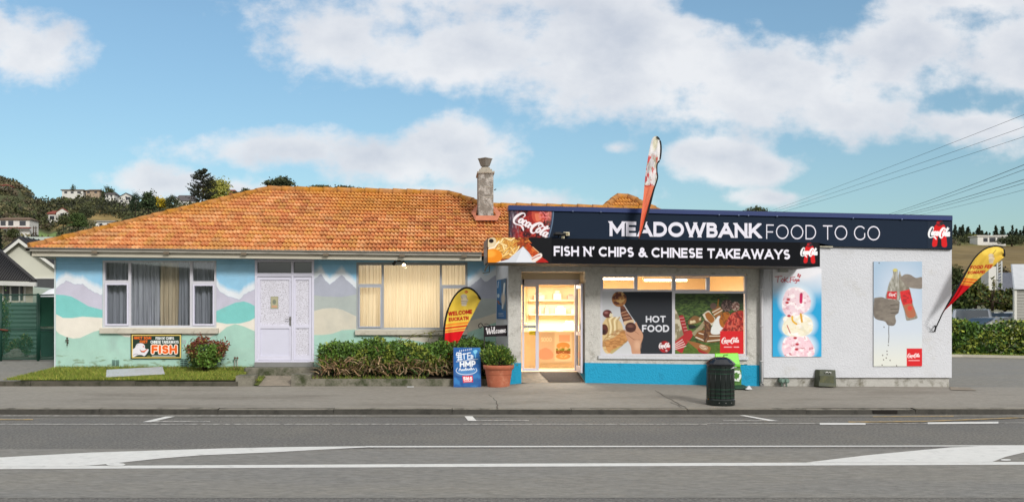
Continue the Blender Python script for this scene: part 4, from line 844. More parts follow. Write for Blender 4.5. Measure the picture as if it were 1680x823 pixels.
# canopy
KYF = 19.7
ct = lambda px: 388.9 + (px - 800) * 9.0 / 545; cb = lambda px: 430.6 + (px - 800) * 6.6 / 545
b = MB(); b.prism([P(800.8, ct(800) + .6, KYF + .01), P(1344.6, ct(1345) + .6, KYF + .01), P(1344.6, cb(1345) - .5, KYF + .01), P(800.8, cb(800) - .5, KYF + .01)], 1.22); b.build('canopy', mat('canopy_casing', (34, 36, 42), .6, var=.1), shop)
b = MB(); b.prism([P(803, cb(803) - .3, KYF + .03), P(1342, cb(1342) - .3, KYF + .03), P(1342, cb(1342), KYF + .03), P(803, cb(803), KYF + .03)], 1.18); b.build('canopy_soffit', mat('soffit_dark', (96, 94, 90), .8, var=.1), shop)
# dormant old signboard on the canopy's house end
x_c = PXx(800.4, KYF)
def endpos(U_, V_):   # U in 0..1 going back, V photo row
    return np.stack([np.full_like(U_, x_c - .012) - .02 * U_, KYF + .02 + 1.15 * U_, PZz(0, KYF) - (V_) / F * KYF], -1)
A = Art(0, 0, 1, 1, .02, np.linspace(0, 1, 40), np.linspace(390.5, 430, 40)).fill((128, 122, 118)); A.mix(sm(A.Y - 404, 3) * .5, (90, 84, 80))
for k in range(6): A.mix(np.clip(1.2 - np.abs(A.X - .14 - k * .14 + (A.Y - 410) * .004) / .035, 0, 1) * (np.abs(A.Y - 414 + k * .5) < 7), (200, 194, 196))
A.build('end_board', M_vinyl, shop, pos=endpos)
b = MB(); b.tube([(x_c + .02, KYF + .05, PZz(431, KYF) - .01), (x_c - .0, KYF + 1.1, PZz(431, KYF) - .08), (x_c - .0, SY + .0, PZz(431, KYF) - .1)], .02); b.tube([(x_c + .1, SY - .1, 2.74), (x_c + .1, SY - .1, 2.6), (x_c - .05, SY - .05, 2.58)], .012); b.build('canopy_bracket', mat('grey_bracket', (110, 108, 104), .6), shop)
# downpipe and stub
b = MB(); x = PXx(1249.6, SY - .1); b.tube([(x, SY - .09, PZz(440, SY)), (x, SY - .09, .1), (x, SY - .16, .02)], .043, 12)
for z in (.55, 1.35, 2.2): b.tube([(x, SY - .09, z), (x, SY - .09, z + .035)], .052, 12)
b.build('downpipe', mat('white_pipe', (190, 190, 192), .5, var=.06, vscale=4), shop)
b = MB(); b.pbox(1279, 437.5, 1293.5, 446, SY - .16, .15); b.build('pipe_box', mat('grey_pipe_box', (158, 160, 156), .6, var=.1), shop)
# ================================================================== signs on the parapet and canopy
FY = SY - .1
fs_ = thing('parapet_sign', 'long navy MEADOWBANK FOOD TO GO sign board along the parapet', 'sign', P(1198, 400, FY))
b = MB(); fb = lambda px: 390.6 + (px - 835) * 17.8 / 727
b.prism([P(836, capf(836) + 7.7, FY), P(1562, capf(1562) + 7.1, FY), P(1562, 408.4, FY), P(836, 391.4, FY)], .018); b.build('panel', M_navy, fs_)
b = MB(); text_mesh(b, 'MEADOWBANK', .235, (1000, 387.2), (1247.5, 390.6), 24.4, FY, sp=.10); b.build('lettering', M_letter, fs_)
b = MB(); text_mesh(b, 'FOOD TO GO', .085, (1257, 391.6), (1443.5, 394.4), 23.6, FY, sp=.2); b.build('lettering', M_letter, fs_)
# drink picture at the left end
A = Art(836, 344.6, 909, 390.8, .42); U, V = A.X, A.Y
A.fill((60, 26, 30)); n1 = fbm(U / 7, V / 7, 4); n3 = fbm(U / 2.2 + 9, V / 2.2, 4)
A.mix(np.clip((n1 - .4) * 4, 0, 1), (150, 36, 34)); A.mix(np.clip((n3 - .55) * 5, 0, 1) * .7, (200, 70, 50))
A.mix(np.clip((852 - U - (V - 368) * .25) / 14 + n1 - .5, 0, 1) * .9, (52, 52, 66)); A.mix(np.clip((fbm(U / 1.5, V / 6, 3) - .5) * 5, 0, 1) * np.clip((856 - U) / 12, 0, 1) * .5, (170, 160, 170))
A.blob([(872, 347), (884, 345), (892, 352), (893, 362), (884, 367), (874, 360)], (200, 80, 60), .8); A.blob([(877, 350), (886, 351), (888, 360), (880, 362)], (226, 128, 92), .7)
A.mix(np.clip((n3 - .5) * 6, 0, 1) * sm(U - 884, 3) * sm(362 - V, 6), (226, 120, 120))
A.mix(np.clip((372 - V) / 20, 0, 1) * np.clip((U - 894) / 6, 0, 1) * .4, (214, 150, 130))
edge = 909.5 - ((V - 344) / 46) ** 2 * 8 - 1
A.mix(np.clip((U - edge + 5) / 3, 0, 1), (46, 62, 84)); A.mix(np.clip(1 - np.abs(U - edge + .6) / 1.1, 0, 1), (110, 132, 156)); A.mix(sm(U - edge - .6), (22, 34, 50))
A.script(840.3, 363.5, 21.5, (236, 228, 232), 29, COLA, 1.5, .96)
A.build('drink_picture', M_print, fs_, FY - .004)
def cola_emblem(cx, cy, k, parent, Y, bgc):     # red bottle shapes behind the flowing word
    A = Art(cx - 20 * k, cy - 22.5 * k, cx + 20 * k, cy + 25 * k, .42); U, V = A.X, A.Y
    A.fill(bgc); f = lambda x, y: (cx + x * k, cy + y * k)
    A.blob([f(-10, -8), f(-5, -15), f(7, -15), f(11, -8), f(12, 8), f(13, 20), f(9, 23), f(4, 20), f(2, 8), f(-1, 8), f(-4, 20), f(-10, 22), f(-12, 18), f(-10, 6)], (206, 22, 26))
    A.poly([f(-2, 4), f(3, 4), f(4, 23), f(-4, 23)], (24, 22, 28)); A.blob([f(-4, -21), f(4, -22), f(6, -15), f(0, -12), f(-5, -15)], (116, 20, 30)); A.ell(*f(4, -17), 3.2 * k, 3 * k, (40, 40, 46)); A.ell(*f(-2, -18), 2.4 * k, 2 * k, (176, 26, 34))
    A.script(cx - 18.3 * k, cy + 6 * k, 17.5 * k, (238, 238, 240), 3, COLA, 1.5 if k > .8 else 1.7, .68)
    return A.build('emblem', M_print, parent, Y - .004)
cola_emblem(1541, 383, .98, fs_, FY, (22, 36, 54))
cs = thing('canopy_sign', "black FISH N' CHIPS & CHINESE TAKEAWAYS sign along the canopy front", 'sign', P(1072, 430, KYF))
b = MB(); b.prism([P(800, ct(800), KYF - .02), P(1345.2, ct(1345), KYF - .02), P(1345.2, cb(1345), KYF - .02), P(800, cb(800), KYF - .02)], .026); b.build('panel', M_blk, cs)
b = MB(); text_mesh(b, "FISH N' CHIPS & CHINESE TAKEAWAYS", .225, (908.5, 419.6), (1296, 425.4), 16.2, KYF - .02, sp=.11); b.build('lettering', M_letter, cs)
cola_emblem(1327.5, 414.6, .76, cs, KYF - .02, (8, 10, 16))
# chips, burger and drink picture at its left end
A = Art(800.4, 389.6, 905, 430.4, .42); U, V = A.X, A.Y; A.fill((11, 13, 18)); n1 = fbm(U / 3, V / 3, 4); rr = random.Random(5)
lim = sm(899 - 0 - (430.5 - V) * .62 - (U), 1)
A.poly([(800, 389), (868, 389), (864, 400), (874, 408), (900, 431), (800, 431)], (150, 74, 30))
A.mix(A.pmask([(800, 389), (868, 389), (864, 400), (874, 408), (900, 431), (800, 431)]) * np.clip((n1 - .45) * 5, 0, 1), (92, 40, 20))
A.poly([(810, 389), (846, 389), (850, 412), (840, 424), (806, 424)], (198, 138, 62))
for i in range(46):
    a = rr.uniform(-1.3, 1.4); x = rr.uniform(804, 848); y = rr.uniform(390, 423); l_ = rr.uniform(5, 10); dx, dy = math.cos(a) * l_, math.sin(a) * l_
    A.line([(x - dx, y - dy), (x + dx, y + dy)], 3.6, (150, 92, 36)); A.line([(x - dx, y - dy - .3), (x + dx, y + dy - .3)], 2.7, rr.choice([(236, 196, 118), (226, 178, 92), (244, 214, 150), (212, 156, 72)]))
A.blob([(801, 392), (808, 389), (814, 394), (812, 406), (804, 408), (800, 402)], (216, 196, 160)); A.ell(806, 395, 4, 3.4, (30, 20, 22)); A.line([(802, 408), (812, 405), (818, 396)], 2, (240, 230, 206))
A.ell(808, 420, 16, 12, (226, 134, 30)); A.ell(804, 416, 9, 6, (240, 164, 60), soft=.6)
for i in range(26):
    x = rr.uniform(846, 868); y = rr.uniform(389, 406); a = rr.uniform(0, 3); A.line([(x, y), (x + math.cos(a) * 6, y + math.sin(a) * 4)], 2, rr.choice([(180, 92, 36), (206, 126, 60), (120, 52, 24), (160, 60, 30)]))
A.poly([(858, 404), (884, 431), (812, 431), (834, 425)], (200, 204, 212)); A.poly([(858, 404), (876, 431), (846, 431)], (214, 218, 226))
bt = [(862, 401), (868, 399), (876, 408), (887, 419), (898, 431), (880, 431), (873, 422), (865, 410)]
A.poly(bt, (170, 60, 24)); A.mix(A.pmask(bt) * np.clip((n1 - .45) * 4, 0, 1), (214, 110, 50)); A.blob([(870, 424), (886, 415), (889, 421), (876, 430)], (226, 214, 206)); A.line([(873, 425), (880, 421), (886, 419)], 1.4, (170, 50, 44)); A.blob([(882, 428), (890, 423), (900, 431), (884, 432)], (168, 30, 24))
A.line([(874, 405), (884, 414)], 1.2, (240, 180, 130))
A.build('food_picture', M_print, cs, KYF - .026)
# small fittings on the parapet
b = MB(); x, _, z = P(918, 385.5, FY - .02); b.tube([(x - .16, FY - .18, z), (x + .12, FY - .18, z + .01)], .035, 10); b.tube([(x - .02, FY - .18, z), (x - .02, FY, z - .03)], .014); b.box(x - .12, x + .0, FY - .24, FY - .13, z - .0, z + .05)
tag(b.build('security_camera', M_black, loc=(x, FY, z)), 'small black camera on an arm left on the navy parapet sign', 'camera')
fl = thing('flood_light', 'small cream twin floodlight beside the black camera on the parapet', 'light', P(928, 385, FY))
b = MB(); b.pbox(924.5, 380.5, 934.5, 386.4, FY - .1, .06); b.build('lamp_head', mat('cream_plastic', (206, 198, 170), .5), fl, bevel=.008)
b = MB(); b.pbox(927, 382, 932.8, 384.8, FY - .104, .004); b.build('lens', mat('lamp_lens', (120, 104, 70), .2), fl)
b = MB(); b.pbox(921.3, 387.2, 926.3, 391.6, FY - .08, .08); b.build('junction_box', MATS['cream_plastic'], fl, bevel=.006)

# ================================================================== window graphics and posters
def poster(name, A, label, Y, m=None, back=True, cat='poster', frame=None, hole=None):
    x0, y0, x1, y1 = A.b; t = thing(name, label, cat, P((x0 + x1) / 2, y1, Y))
    A.build('printed_face', m or M_vinyl, t, Y, hole=hole)
    b = MB(); b.pbox(x0, y0, x1, y1, Y + .003, .012); b.build('backing', mat('poster_backing', (170, 170, 172), .6), t); return t
# left: hot food graphic
A = Art(988.3, 478.2, 1102.6, 580, .62); U, V = A.X, A.Y; q = lambda x, y: (980 + x / 5.485, 440 + y / 5.487)   # from the enlarged crop
A.fill((188, 190, 194)); A.mix(np.clip((V - 540) / 40, 0, 1) * .5, (206, 208, 210)); A.mix(np.abs(np.sin(V * 1.3)) * .08 * np.clip((V - 540) / 20, 0, 1), (150, 150, 156))
A.poly([q(230, 205), q(680, 205), q(680, 780), q(380, 780), q(385, 690), q(410, 600), q(350, 490), q(300, 420), q(245, 330), q(240, 250)], (30, 35, 43))
A.blob([q(45, 500), q(85, 440), q(130, 430), q(185, 460), q(215, 490), q(240, 560), q(275, 640), q(110, 765), q(45, 700)], (206, 180, 132))
A.blob([q(60, 660), q(150, 620), q(240, 560), q(272, 645), q(115, 762)], (196, 142, 84)); 
for k in range(5): A.line([tuple(p) for p in spline([q(90 + 22 * k, 620 - 12 * k), q(105 + 18 * k, 530), q(90 + 22 * k, 455 + 6 * k), q(120 + 20 * k, 440)], 5)], 2.2, (228, 214, 172) if k % 2 else (178, 150, 100))
A.blob([q(120, 740), q(200, 700), q(275, 645), q(230, 690), q(130, 768)], (176, 158, 104)); A.mottle(A.emask(*q(170, 640), 26, 14, -30), (150, 98, 50), 6, 2, .45, .6, 3, .7)
A.ell(*q(90, 408), 7.6, 6.6, (86, 32, 30)); A.ell(*q(80, 398), 3.2, 2, (150, 96, 92), soft=.8); A.blob([q(118, 400), q(145, 418), q(120, 435), q(108, 425)], (214, 204, 176))
A.ell(*q(62, 550), 6.4, 9, (86, 38, 26)); A.ell(*q(56, 570), 4, 4, (46, 18, 16), soft=.6)
hand = [q(245, 545), q(275, 570), q(340, 490), q(352, 488), q(370, 530), q(400, 570), q(412, 610), q(400, 660), q(382, 700), q(385, 770), q(316, 770), q(300, 700), q(262, 620)]
A.blob(hand, (190, 142, 112)); A.line([q(262, 590), q(330, 640), q(380, 640)], 1.2, (150, 102, 76)); A.line([q(330, 560), q(372, 590)], 1, (158, 108, 80)); A.ell(*q(360, 690), 5, 8, (208, 164, 134), soft=1)
cone = [q(205, 335), q(240, 340), q(268, 385), q(310, 445), q(325, 490), q(250, 505), q(225, 455), q(210, 400)]
A.blob(cone, (110, 62, 42)); A.mottle(A.pmask([tuple(p) for p in spline(cone + [cone[0]], 4)]), (70, 36, 28), 4, 3, .45, .55, 1, .9)
for k in range(4): A.line([q(215 + 10 * k, 400 + 26 * k), q(262 + 16 * k, 385 + 28 * k)], 1.1, (186, 142, 108))
A.blob([q(235, 480), q(320, 460), q(325, 495), q(290, 505), q(245, 510)], (204, 176, 140)); A.ell(*q(300, 530), 9, 8.4, (70, 34, 28)); A.ell(*q(298, 520), 5, 2, (124, 80, 66), soft=1)
for k in range(4): A.line([q(262, 525 + 14 * k), q(342, 515 + 14 * k)], .6, (40, 18, 16))
A.ell(*q(196, 276), 12, 12.6, (158, 106, 58)); A.mottle(A.emask(*q(196, 276), 12, 12.6), (84, 40, 30), 7, 5, .5, .6, 5, .95); A.mottle(A.emask(*q(205, 262), 8, 9), (206, 166, 104), 6, 6, .5, .62, 8, .8)
A.text('HOT', *q(437, 426), *q(615, 486), .2, (214, 216, 224)); A.text('FOOD', *q(404, 508), *q(645, 571), .2, (214, 216, 224))
A.ell(*q(606, 705), 9.6, 9.4, (166, 22, 28)); A.mottle(A.emask(*q(606, 705), 9.6, 9.4), (110, 14, 22), 5, 5, .5, .6, 2, .8); A.script(*q(556, 718), 8.8, (232, 226, 228), 0, COLA, 1.6, .66); A.ell(*q(622, 740), 1.8, 1.6, (210, 170, 174))
poster('window_graphic', A, 'HOT FOOD window graphic with a hand holding an ice cream cone', SY + .045)
# right: snacks on grass
A = Art(1107.4, 481, 1220, 580, .62); U, V = A.X, A.Y; q = lambda x, y: (1100 + x / 5.143, 440 + y / 5.144)
A.fill((52, 76, 30)); A.mottle(np.ones_like(U), (84, 108, 48), 5, 2, .45, .62, 1, .9); A.mottle(np.ones_like(U), (28, 44, 18), 4, 2, .52, .62, 4, .8); A.mix(sm(V - 565, 8) * .5, (86, 110, 24)); A.mix(sm(500 - V, 14) * sm(U - 1195, 10), (44, 48, 46)); A.mix(sm(496 - V, 14) * .5, (28, 44, 22))
A.blob([q(35, 330), q(70, 400), q(110, 520), q(120, 570), q(90, 600), q(36, 600)], (128, 118, 90)); A.mottle(A.pmask([q(35, 340), q(75, 400), q(110, 580), q(36, 600)]), (200, 192, 168), 5, 9, .5, .6, 4, .8)
A.blob([q(70, 400), q(110, 400), q(132, 480), q(150, 560), q(120, 580), q(90, 480)], (150, 34, 34))
for k in range(6): A.line([q(76 + 10 * k, 420 + 26 * k), q(112 + 8 * k, 415 + 26 * k)], .8, (214, 160, 160))
A.blob([q(35, 620), q(110, 560), q(160, 520), q(190, 560), q(120, 660), q(96, 712), q(35, 670)], (168, 34, 38))
for k in range(4): A.line([q(38, 640 + 14 * k), q(100 + 10 * k, 600 + 18 * k)], 1.1, (226, 214, 206))
A.blob([q(150, 440), q(200, 400), q(260, 420), q(250, 450), q(190, 470), q(150, 470)], (120, 84, 44)); A.mottle(A.pmask([q(150, 440), q(260, 410), q(250, 450), q(150, 470)]), (206, 190, 150), 5, 3, .5, .6, 4)
A.blob([q(150, 480), q(200, 478), q(216, 500), q(160, 510)], (18, 18, 14))
A.blob([q(180, 545), q(240, 490), q(290, 430), q(300, 450), q(270, 510), q(210, 570)], (150, 138, 108)); 
A.blob([q(200, 575), q(260, 520), q(420, 560), q(420, 610), q(310, 625), q(240, 605)], (120, 74, 34)); A.line([q(215, 580), q(300, 615), q(418, 602)], 1.6, (222, 214, 196)); A.line([q(240, 545), q(330, 570), q(418, 570)], 1.2, (230, 220, 200))
A.blob([q(270, 390), q(320, 355), q(350, 390), q(380, 430), q(350, 480), q(300, 440)], (206, 196, 176)); A.blob([q(290, 385), q(325, 370), q(372, 425), q(345, 462), q(305, 425)], (150, 92, 34))
A.blob([q(345, 360), q(400, 315), q(440, 360), q(390, 420)], (140, 90, 44)); A.line([q(355, 370), q(420, 335)], 1.4, (224, 214, 190)); A.line([q(368, 392), q(436, 352)], 1.4, (224, 214, 190)); A.line([q(405, 265), q(400, 310)], 2, (150, 96, 30))
A.blob([q(280, 430), q(340, 470), q(330, 560), q(300, 625), q(275, 590), q(290, 500)], (84, 50, 32)); A.mottle(A.pmask([q(280, 430), q(340, 470), q(330, 560), q(300, 625), q(275, 590)]), (130, 88, 56), 3, 3, .5, .6, 4)
A.blob([q(345, 500), q(400, 405), q(440, 420), q(470, 480), q(420, 550), q(345, 550)], (216, 216, 214)); A.blob([q(410, 430), q(440, 375), q(490, 372), q(502, 410), q(470, 480), q(440, 500), q(415, 470)], (164, 94, 22)); A.mottle(A.pmask([q(410, 430), q(440, 375), q(500, 375), q(470, 490)]), (120, 64, 18), 3, 3, .5, .6, 9)
A.blob([q(440, 510), q(500, 400), q(540, 370), q(616, 365), q(616, 530), q(440, 530)], (160, 36, 28)); A.mottle(A.pmask([q(440, 510), q(500, 400), q(540, 370), q(616, 365), q(616, 530), q(440, 530)]), (212, 96, 76), 3, 4, .48, .56, 3, .8); A.mottle(A.pmask([q(440, 510), q(500, 400), q(540, 370), q(616, 365), q(616, 530), q(440, 530)]), (96, 18, 18), 3, 3, .54, .6, 8, .8)
A.ell(*q(362, 318), 5.4, 5.4, (96, 74, 64)); A.ell(*q(478, 314), 10, 10, (58, 42, 40)); A.mottle(A.emask(*q(478, 314), 10, 10), (116, 92, 84), 2, 2, .52, .6, 3); A.ell(*q(550, 320), 6.6, 7.6, (112, 74, 66)); A.mottle(A.emask(*q(550, 320), 6.6, 7.6), (180, 156, 144), 2.4, 2.4, .5, .6, 5)
A.blob([q(130, 605), q(220, 625), q(330, 660), q(335, 690), q(310, 720), q(250, 700)], (146, 92, 46)); A.blob([q(230, 670), q(260, 690), q(312, 712), q(300, 722), q(240, 704)], (150, 30, 30)); A.ell(*q(280, 665), 7.4, 3.6, (196, 170, 140), 20); A.line([q(250, 655), q(275, 670), q(300, 660), q(312, 680)], .9, (120, 50, 40))
A.poly([q(418, 528), q(616, 528), q(616, 732), q(418, 732)], (206, 16, 26)); A.script(*q(432, 632), 9.6, (244, 236, 236), 0, COLA, 1.5, .98); A.line([q(455, 663), q(575, 663)], 1.5, (240, 200, 200)); A.line([q(520, 663), q(532, 663)], 1.6, (206, 16, 26)); 
for k in range(9): A.line([q(462 + 12 * k, 660), q(462 + 12 * k, 666)], .5, (206, 16, 26))
poster('window_graphic', A, 'window graphic of ice creams and snacks on grass with a red corner logo', SY + .045)
# ice cream poster
A = Art(1267.6, 440, 1347.8, 584.6, .6); U, V = A.X, A.Y; q = lambda x, y: (1250 + x / 4.84, 430 + y / 4.84)
A.fill((226, 226, 232)); A.mix(np.clip((V - 452) / 38 + (fbm(U / 30, V / 30, 2) - .5) * .5, 0, 1), (108, 176, 214)); A.mix(np.clip((V - 478) / 22, 0, 1), (22, 156, 208)); A.mix(np.clip((V - 545) / 40, 0, 1) * .4, (60, 170, 214))
glow = np.maximum.reduce([A.emask(*q(275, 310), 27, 25, 0, .45), A.emask(*q(290, 500), 28, 22, 0, .45), A.emask(*q(290, 670), 29, 24, 0, .45)]); A.mix(glow, (214, 228, 238))
s3 = [q(165, 640), q(185, 600), q(240, 585), q(300, 575), q(360, 590), q(395, 640), q(418, 690), q(400, 745), q(280, 760), q(190, 748), q(160, 690)]
s2 = [q(175, 470), q(170, 440), q(230, 410), q(300, 400), q(380, 440), q(405, 490), q(395, 550), q(350, 580), q(260, 590), q(190, 575), q(160, 530)]
s1 = [q(160, 330), q(180, 250), q(220, 205), q(290, 200), q(350, 235), q(385, 290), q(385, 350), q(350, 395), q(280, 420), q(210, 430), q(170, 390)]
def scoop(pts, base, veins, shade, seed):
    m = A.pmask([tuple(p) for p in spline(pts + [pts[0]], 6)][:-1]); A.mix(m, base); A.mottle(m, (250, 244, 244), 7, 6, .5, .64, seed + 1, .8); A.mottle(m, veins, 4, 2.6, .64, .78, seed, .7); A.mottle(m, shade, 10, 8, .55, .75, seed + 2, .5)
scoop(s3, (236, 202, 212), (176, 44, 64), (216, 150, 170), 3); scoop(s2, (234, 228, 206), (226, 208, 160), (206, 200, 176), 6); scoop(s1, (232, 208, 216), (196, 90, 118), (214, 178, 194), 9)
A.line([tuple(p) for p in spline([q(240, 430), q(245, 465), q(275, 490)], 6)], 3, (226, 174, 40)); A.line([q(308, 410), q(318, 470)], 3.4, (214, 158, 30)); A.line([q(312, 255), q(310, 315)], 5, (196, 22, 88)); A.line([q(314, 245), q(313, 262)], 1.6, (150, 20, 60)); A.line([q(200, 500), q(225, 560)], 1.4, (190, 60, 60))
for x, y in ((265, 600), (280, 650), (275, 690), (210, 295), (200, 320), (215, 425)): A.ell(*q(x, y), 3, 2, (176, 24, 44), soft=.6)
rd = (172, 30, 44)
for pp in ([(105, 115), (160, 110)], [(130, 112), (125, 158)], [(165, 130), (150, 148), (165, 158), (176, 142), (165, 130)], [(182, 118), (180, 158)], [(205, 122), (182, 142), (210, 160)], [(217, 152), (219, 154)], [(228, 122), (225, 160)], [(228, 122), (262, 116)], [(228, 140), (246, 136)], [(250, 132), (248, 148), (258, 150), (264, 134)], [(272, 134), (266, 146), (274, 150), (280, 136), (276, 162), (264, 164)], [(284, 146), (298, 140), (290, 134), (284, 148), (298, 150)]): A.line([q(*p) for p in pp], 1.25, rd)
for x, y in ((290, 96), (304, 104), (286, 108), (298, 116)): A.ell(*q(x, y), 1.4, 1.6, rd)
poster('ice_cream_poster', A, 'blue poster of three stacked ice cream scoops on the white wall', SY - .045)
# bottle poster
A = Art(1433.3, 428.8, 1512.8, 600.4, .6); U, V = A.X, A.Y; q = lambda x, y: (1420 + x / 4.117, 420 + y / 4.115)
A.fill((160, 184, 206)); A.mix(np.clip((V - 470) / 60, 0, 1), (196, 206, 218)); A.mix(np.clip((V - 540) / 50, 0, 1), (214, 216, 208)); A.mix(sm(np.hypot(U - 1478, V - 470) * -1 + 34, 30) * .5, (206, 212, 224))
B2 = [q(222, 130), q(232, 100), q(240, 128), q(262, 158), q(300, 225), q(322, 330), q(348, 400), q(345, 420), q(285, 434), q(272, 420), q(262, 370), q(240, 300), q(225, 220)]
A.blob(B2, (120, 114, 100)); A.mottle(A.pmask(B2), (170, 166, 154), 4, 9, .35, .75, 3, .7); A.poly([q(232, 238), q(296, 224), q(318, 300), q(312, 330), q(256, 335), q(242, 300)], (204, 34, 38)); A.mottle(A.pmask([q(240, 250), q(300, 240), q(318, 310), q(256, 325)]), (150, 24, 30), 3, 3, .5, .6, 2, .8); A.blob([q(258, 330), q(314, 325), q(338, 400), q(285, 412)], (168, 100, 70)); A.ell(*q(300, 350), 4, 4, (206, 60, 50), soft=.8)
B1 = [q(184, 90), q(215, 88), q(218, 130), q(226, 190), q(232, 240), q(226, 300), q(140, 290), q(146, 232), q(160, 180), q(184, 130)]
A.blob(B1, (126, 124, 112)); A.mottle(A.pmask(B1), (196, 194, 186), 3, 8, .35, .72, 6, .7); A.ell(*q(200, 94), 3.6, 2.6, (196, 186, 110)); A.poly([q(148, 236), q(214, 238), q(210, 292), q(142, 284)], (186, 40, 44)); A.script(*q(158, 268), 5.5, (230, 220, 220), 4, COLA[:6], 1.6, 1)
H2 = [q(232, 150), q(262, 124), q(300, 124), q(340, 146), q(384, 144), q(384, 214), q(340, 218), q(300, 212), q(270, 200), q(256, 176)]
A.blob(H2, (122, 113, 104)); A.mottle(A.pmask(H2), (150, 140, 128), 7, 5, .3, .8, 2, .6)
H1 = [q(58, 282), q(110, 276), q(150, 290), q(222, 300), q(230, 330), q(222, 380), q(200, 402), q(206, 440), q(190, 468), q(150, 464), q(130, 440), q(58, 410)]
A.blob(H1, (108, 100, 92)); A.mottle(A.pmask(H1), (144, 136, 124), 8, 5, .3, .8, 4, .6)
for y in (330, 358, 384): A.line([q(170, y), q(222, y - 4)], 1, (60, 54, 48))
A.line([q(158, 466), q(156, 500), q(158, 540), q(155, 585)], 1.1, (70, 66, 60))
for x, y in ((125, 478), (145, 640), (116, 668), (146, 662), (140, 686), (122, 698), (166, 702), (112, 734), (210, 738), (154, 600), (92, 46)): A.ell(*q(x, y), .9, 1.1, (70, 62, 56))
A.poly([q(278, 622), q(384, 622), q(384, 742), q(278, 742)], (206, 22, 30)); A.script(*q(284, 684), 6.8, (246, 238, 238), 0, COLA, 1.5, .98); A.line([q(292, 703), q(364, 703)], 1.1, (240, 190, 190))
poster('bottle_poster', A, 'pale poster of two hands clinking glass bottles with a red corner logo', SY - .045)
# narrow blue poster on the splayed return wall
def retpos(U_, V_, off=.02):
    s = (U_ - 817) / (831.5 - 817); t0, t1 = .16, .9     # along the return wall, 0 at the house, 1 at the shop corner
    t = t0 + (t1 - t0) * s; X = 1.405 + (ax - 1.405) * t; Y = WY + .05 + (SY - WY - .05) * t
    return np.stack([X - off, Y, 2.47 - (V_ - 447) / 67 * .94 + 0 * U_], -1)
A = Art(817, 447, 831.5, 514, .4); U, V = A.X, A.Y; A.fill((52, 112, 164)); A.mix(np.clip((V - 470) / 40, 0, 1) * .6, (34, 84, 146)); A.poly([(823.5, 447), (831.5, 447), (831.5, 500), (826, 500)], (70, 98, 122))
A.line([(829, 455), (827.5, 478), (826, 496)], 2.2, (214, 216, 214)); A.ell(827, 480, 3, 9, (190, 178, 166), soft=.8); A.line([(820, 450), (818.8, 460)], 1.5, (196, 210, 224)); A.ell(819.6, 474, 1.8, 3.6, (196, 210, 216)); A.line([(819, 483), (821, 488)], 2.4, (150, 96, 66)); A.line([(822, 487), (824, 490)], 2, (40, 44, 60))
A.line([(820, 505), (827, 505)], .9, (206, 220, 232)); A.line([(820, 508.5), (828, 508.5)], .7, (206, 220, 232))
t = thing('drink_poster', 'narrow blue drinks poster on the return wall between mural and shop front', 'poster', (1.5, 21.8, 1.6)); A.build('printed_face', M_vinyl, t, pos=retpos)
b = MB(); f_ = lambda u, v, o: tuple(retpos(np.array(float(u)), np.array(float(v)), o)); b.poly([f_(816.6, 446.5, .012), f_(831.9, 446.5, .012), f_(831.9, 514.5, .012), f_(816.6, 514.5, .012)]); b.build('backing', MATS['poster_backing'], t)
# fish sign board on the mural wall
A = Art(214.3, 547.2, 297.5, 588, .42); U, V = A.X, A.Y; q = lambda x, y: (200 + x / 9.333, 540 + y / 9.3375)
A.fill((30, 38, 20)); A.poly([q(150, 80), q(905, 80), q(905, 438), q(150, 438)], (222, 196, 108)); A.poly([q(166, 96), q(888, 96), q(888, 424), q(166, 424)], (28, 50, 38))
og = (232, 108, 28)
A.text('HHCT SOAI', *q(186, 108), *q(446, 150), .24, og); A.text('CUZT', *q(274, 166), *q(392, 208), .24, og)
A.text("FISH N' CHIPS", *q(518, 114), *q(796, 156), .2, (226, 230, 228)); A.text('CHINESE TAKEAWAYS', *q(440, 170), *q(866, 214), .2, (226, 230, 228))
A.text('FISH', *q(456, 238), *q(842, 372), .27, (226, 96, 20), outline=(244, 226, 206), ow=1.3)
for x in range(460, 820, 13): A.line([q(x, 400), q(x + 6, 412)], .7, (206, 214, 206))
A.line([q(388, 406), q(432, 406)], .9, (150, 140, 60))
hw = [q(166, 300), q(200, 280), q(222, 232), q(262, 212), q(318, 216), q(352, 250), q(350, 280), q(372, 300), q(410, 306), q(392, 350), q(346, 405), q(300, 390), q(240, 392), q(168, 420)]
A.blob(hw, (216, 214, 218)); A.blob([q(280, 318), q(330, 326), q(392, 296), q(352, 340), q(300, 346)], (216, 96, 44)); A.line([q(276, 312), q(300, 344), q(345, 350)], .9, (120, 60, 40)); A.line([q(172, 392), q(215, 372), q(245, 380)], .7, (120, 116, 130)); A.ell(*q(330, 262), 1.2, 1, (190, 60, 40)); A.line([q(225, 250), q(250, 232)], .7, (150, 148, 160))
poster('fish_sign', A, 'dark green framed FISH sign board low on the mural wall', WY - .05, cat='sign')
b = MB(); b.pbox(299.5, 557, 301, 563, WY - .02, .02); b.pbox(303, 557, 304.6, 563, WY - .02, .02); tag(b.build('cable_clip', mat('cable_grey', (170, 170, 176), .6), loc=P(302, 560, WY)), 'small grey cable clips on the mural wall beside the fish sign', 'clip')
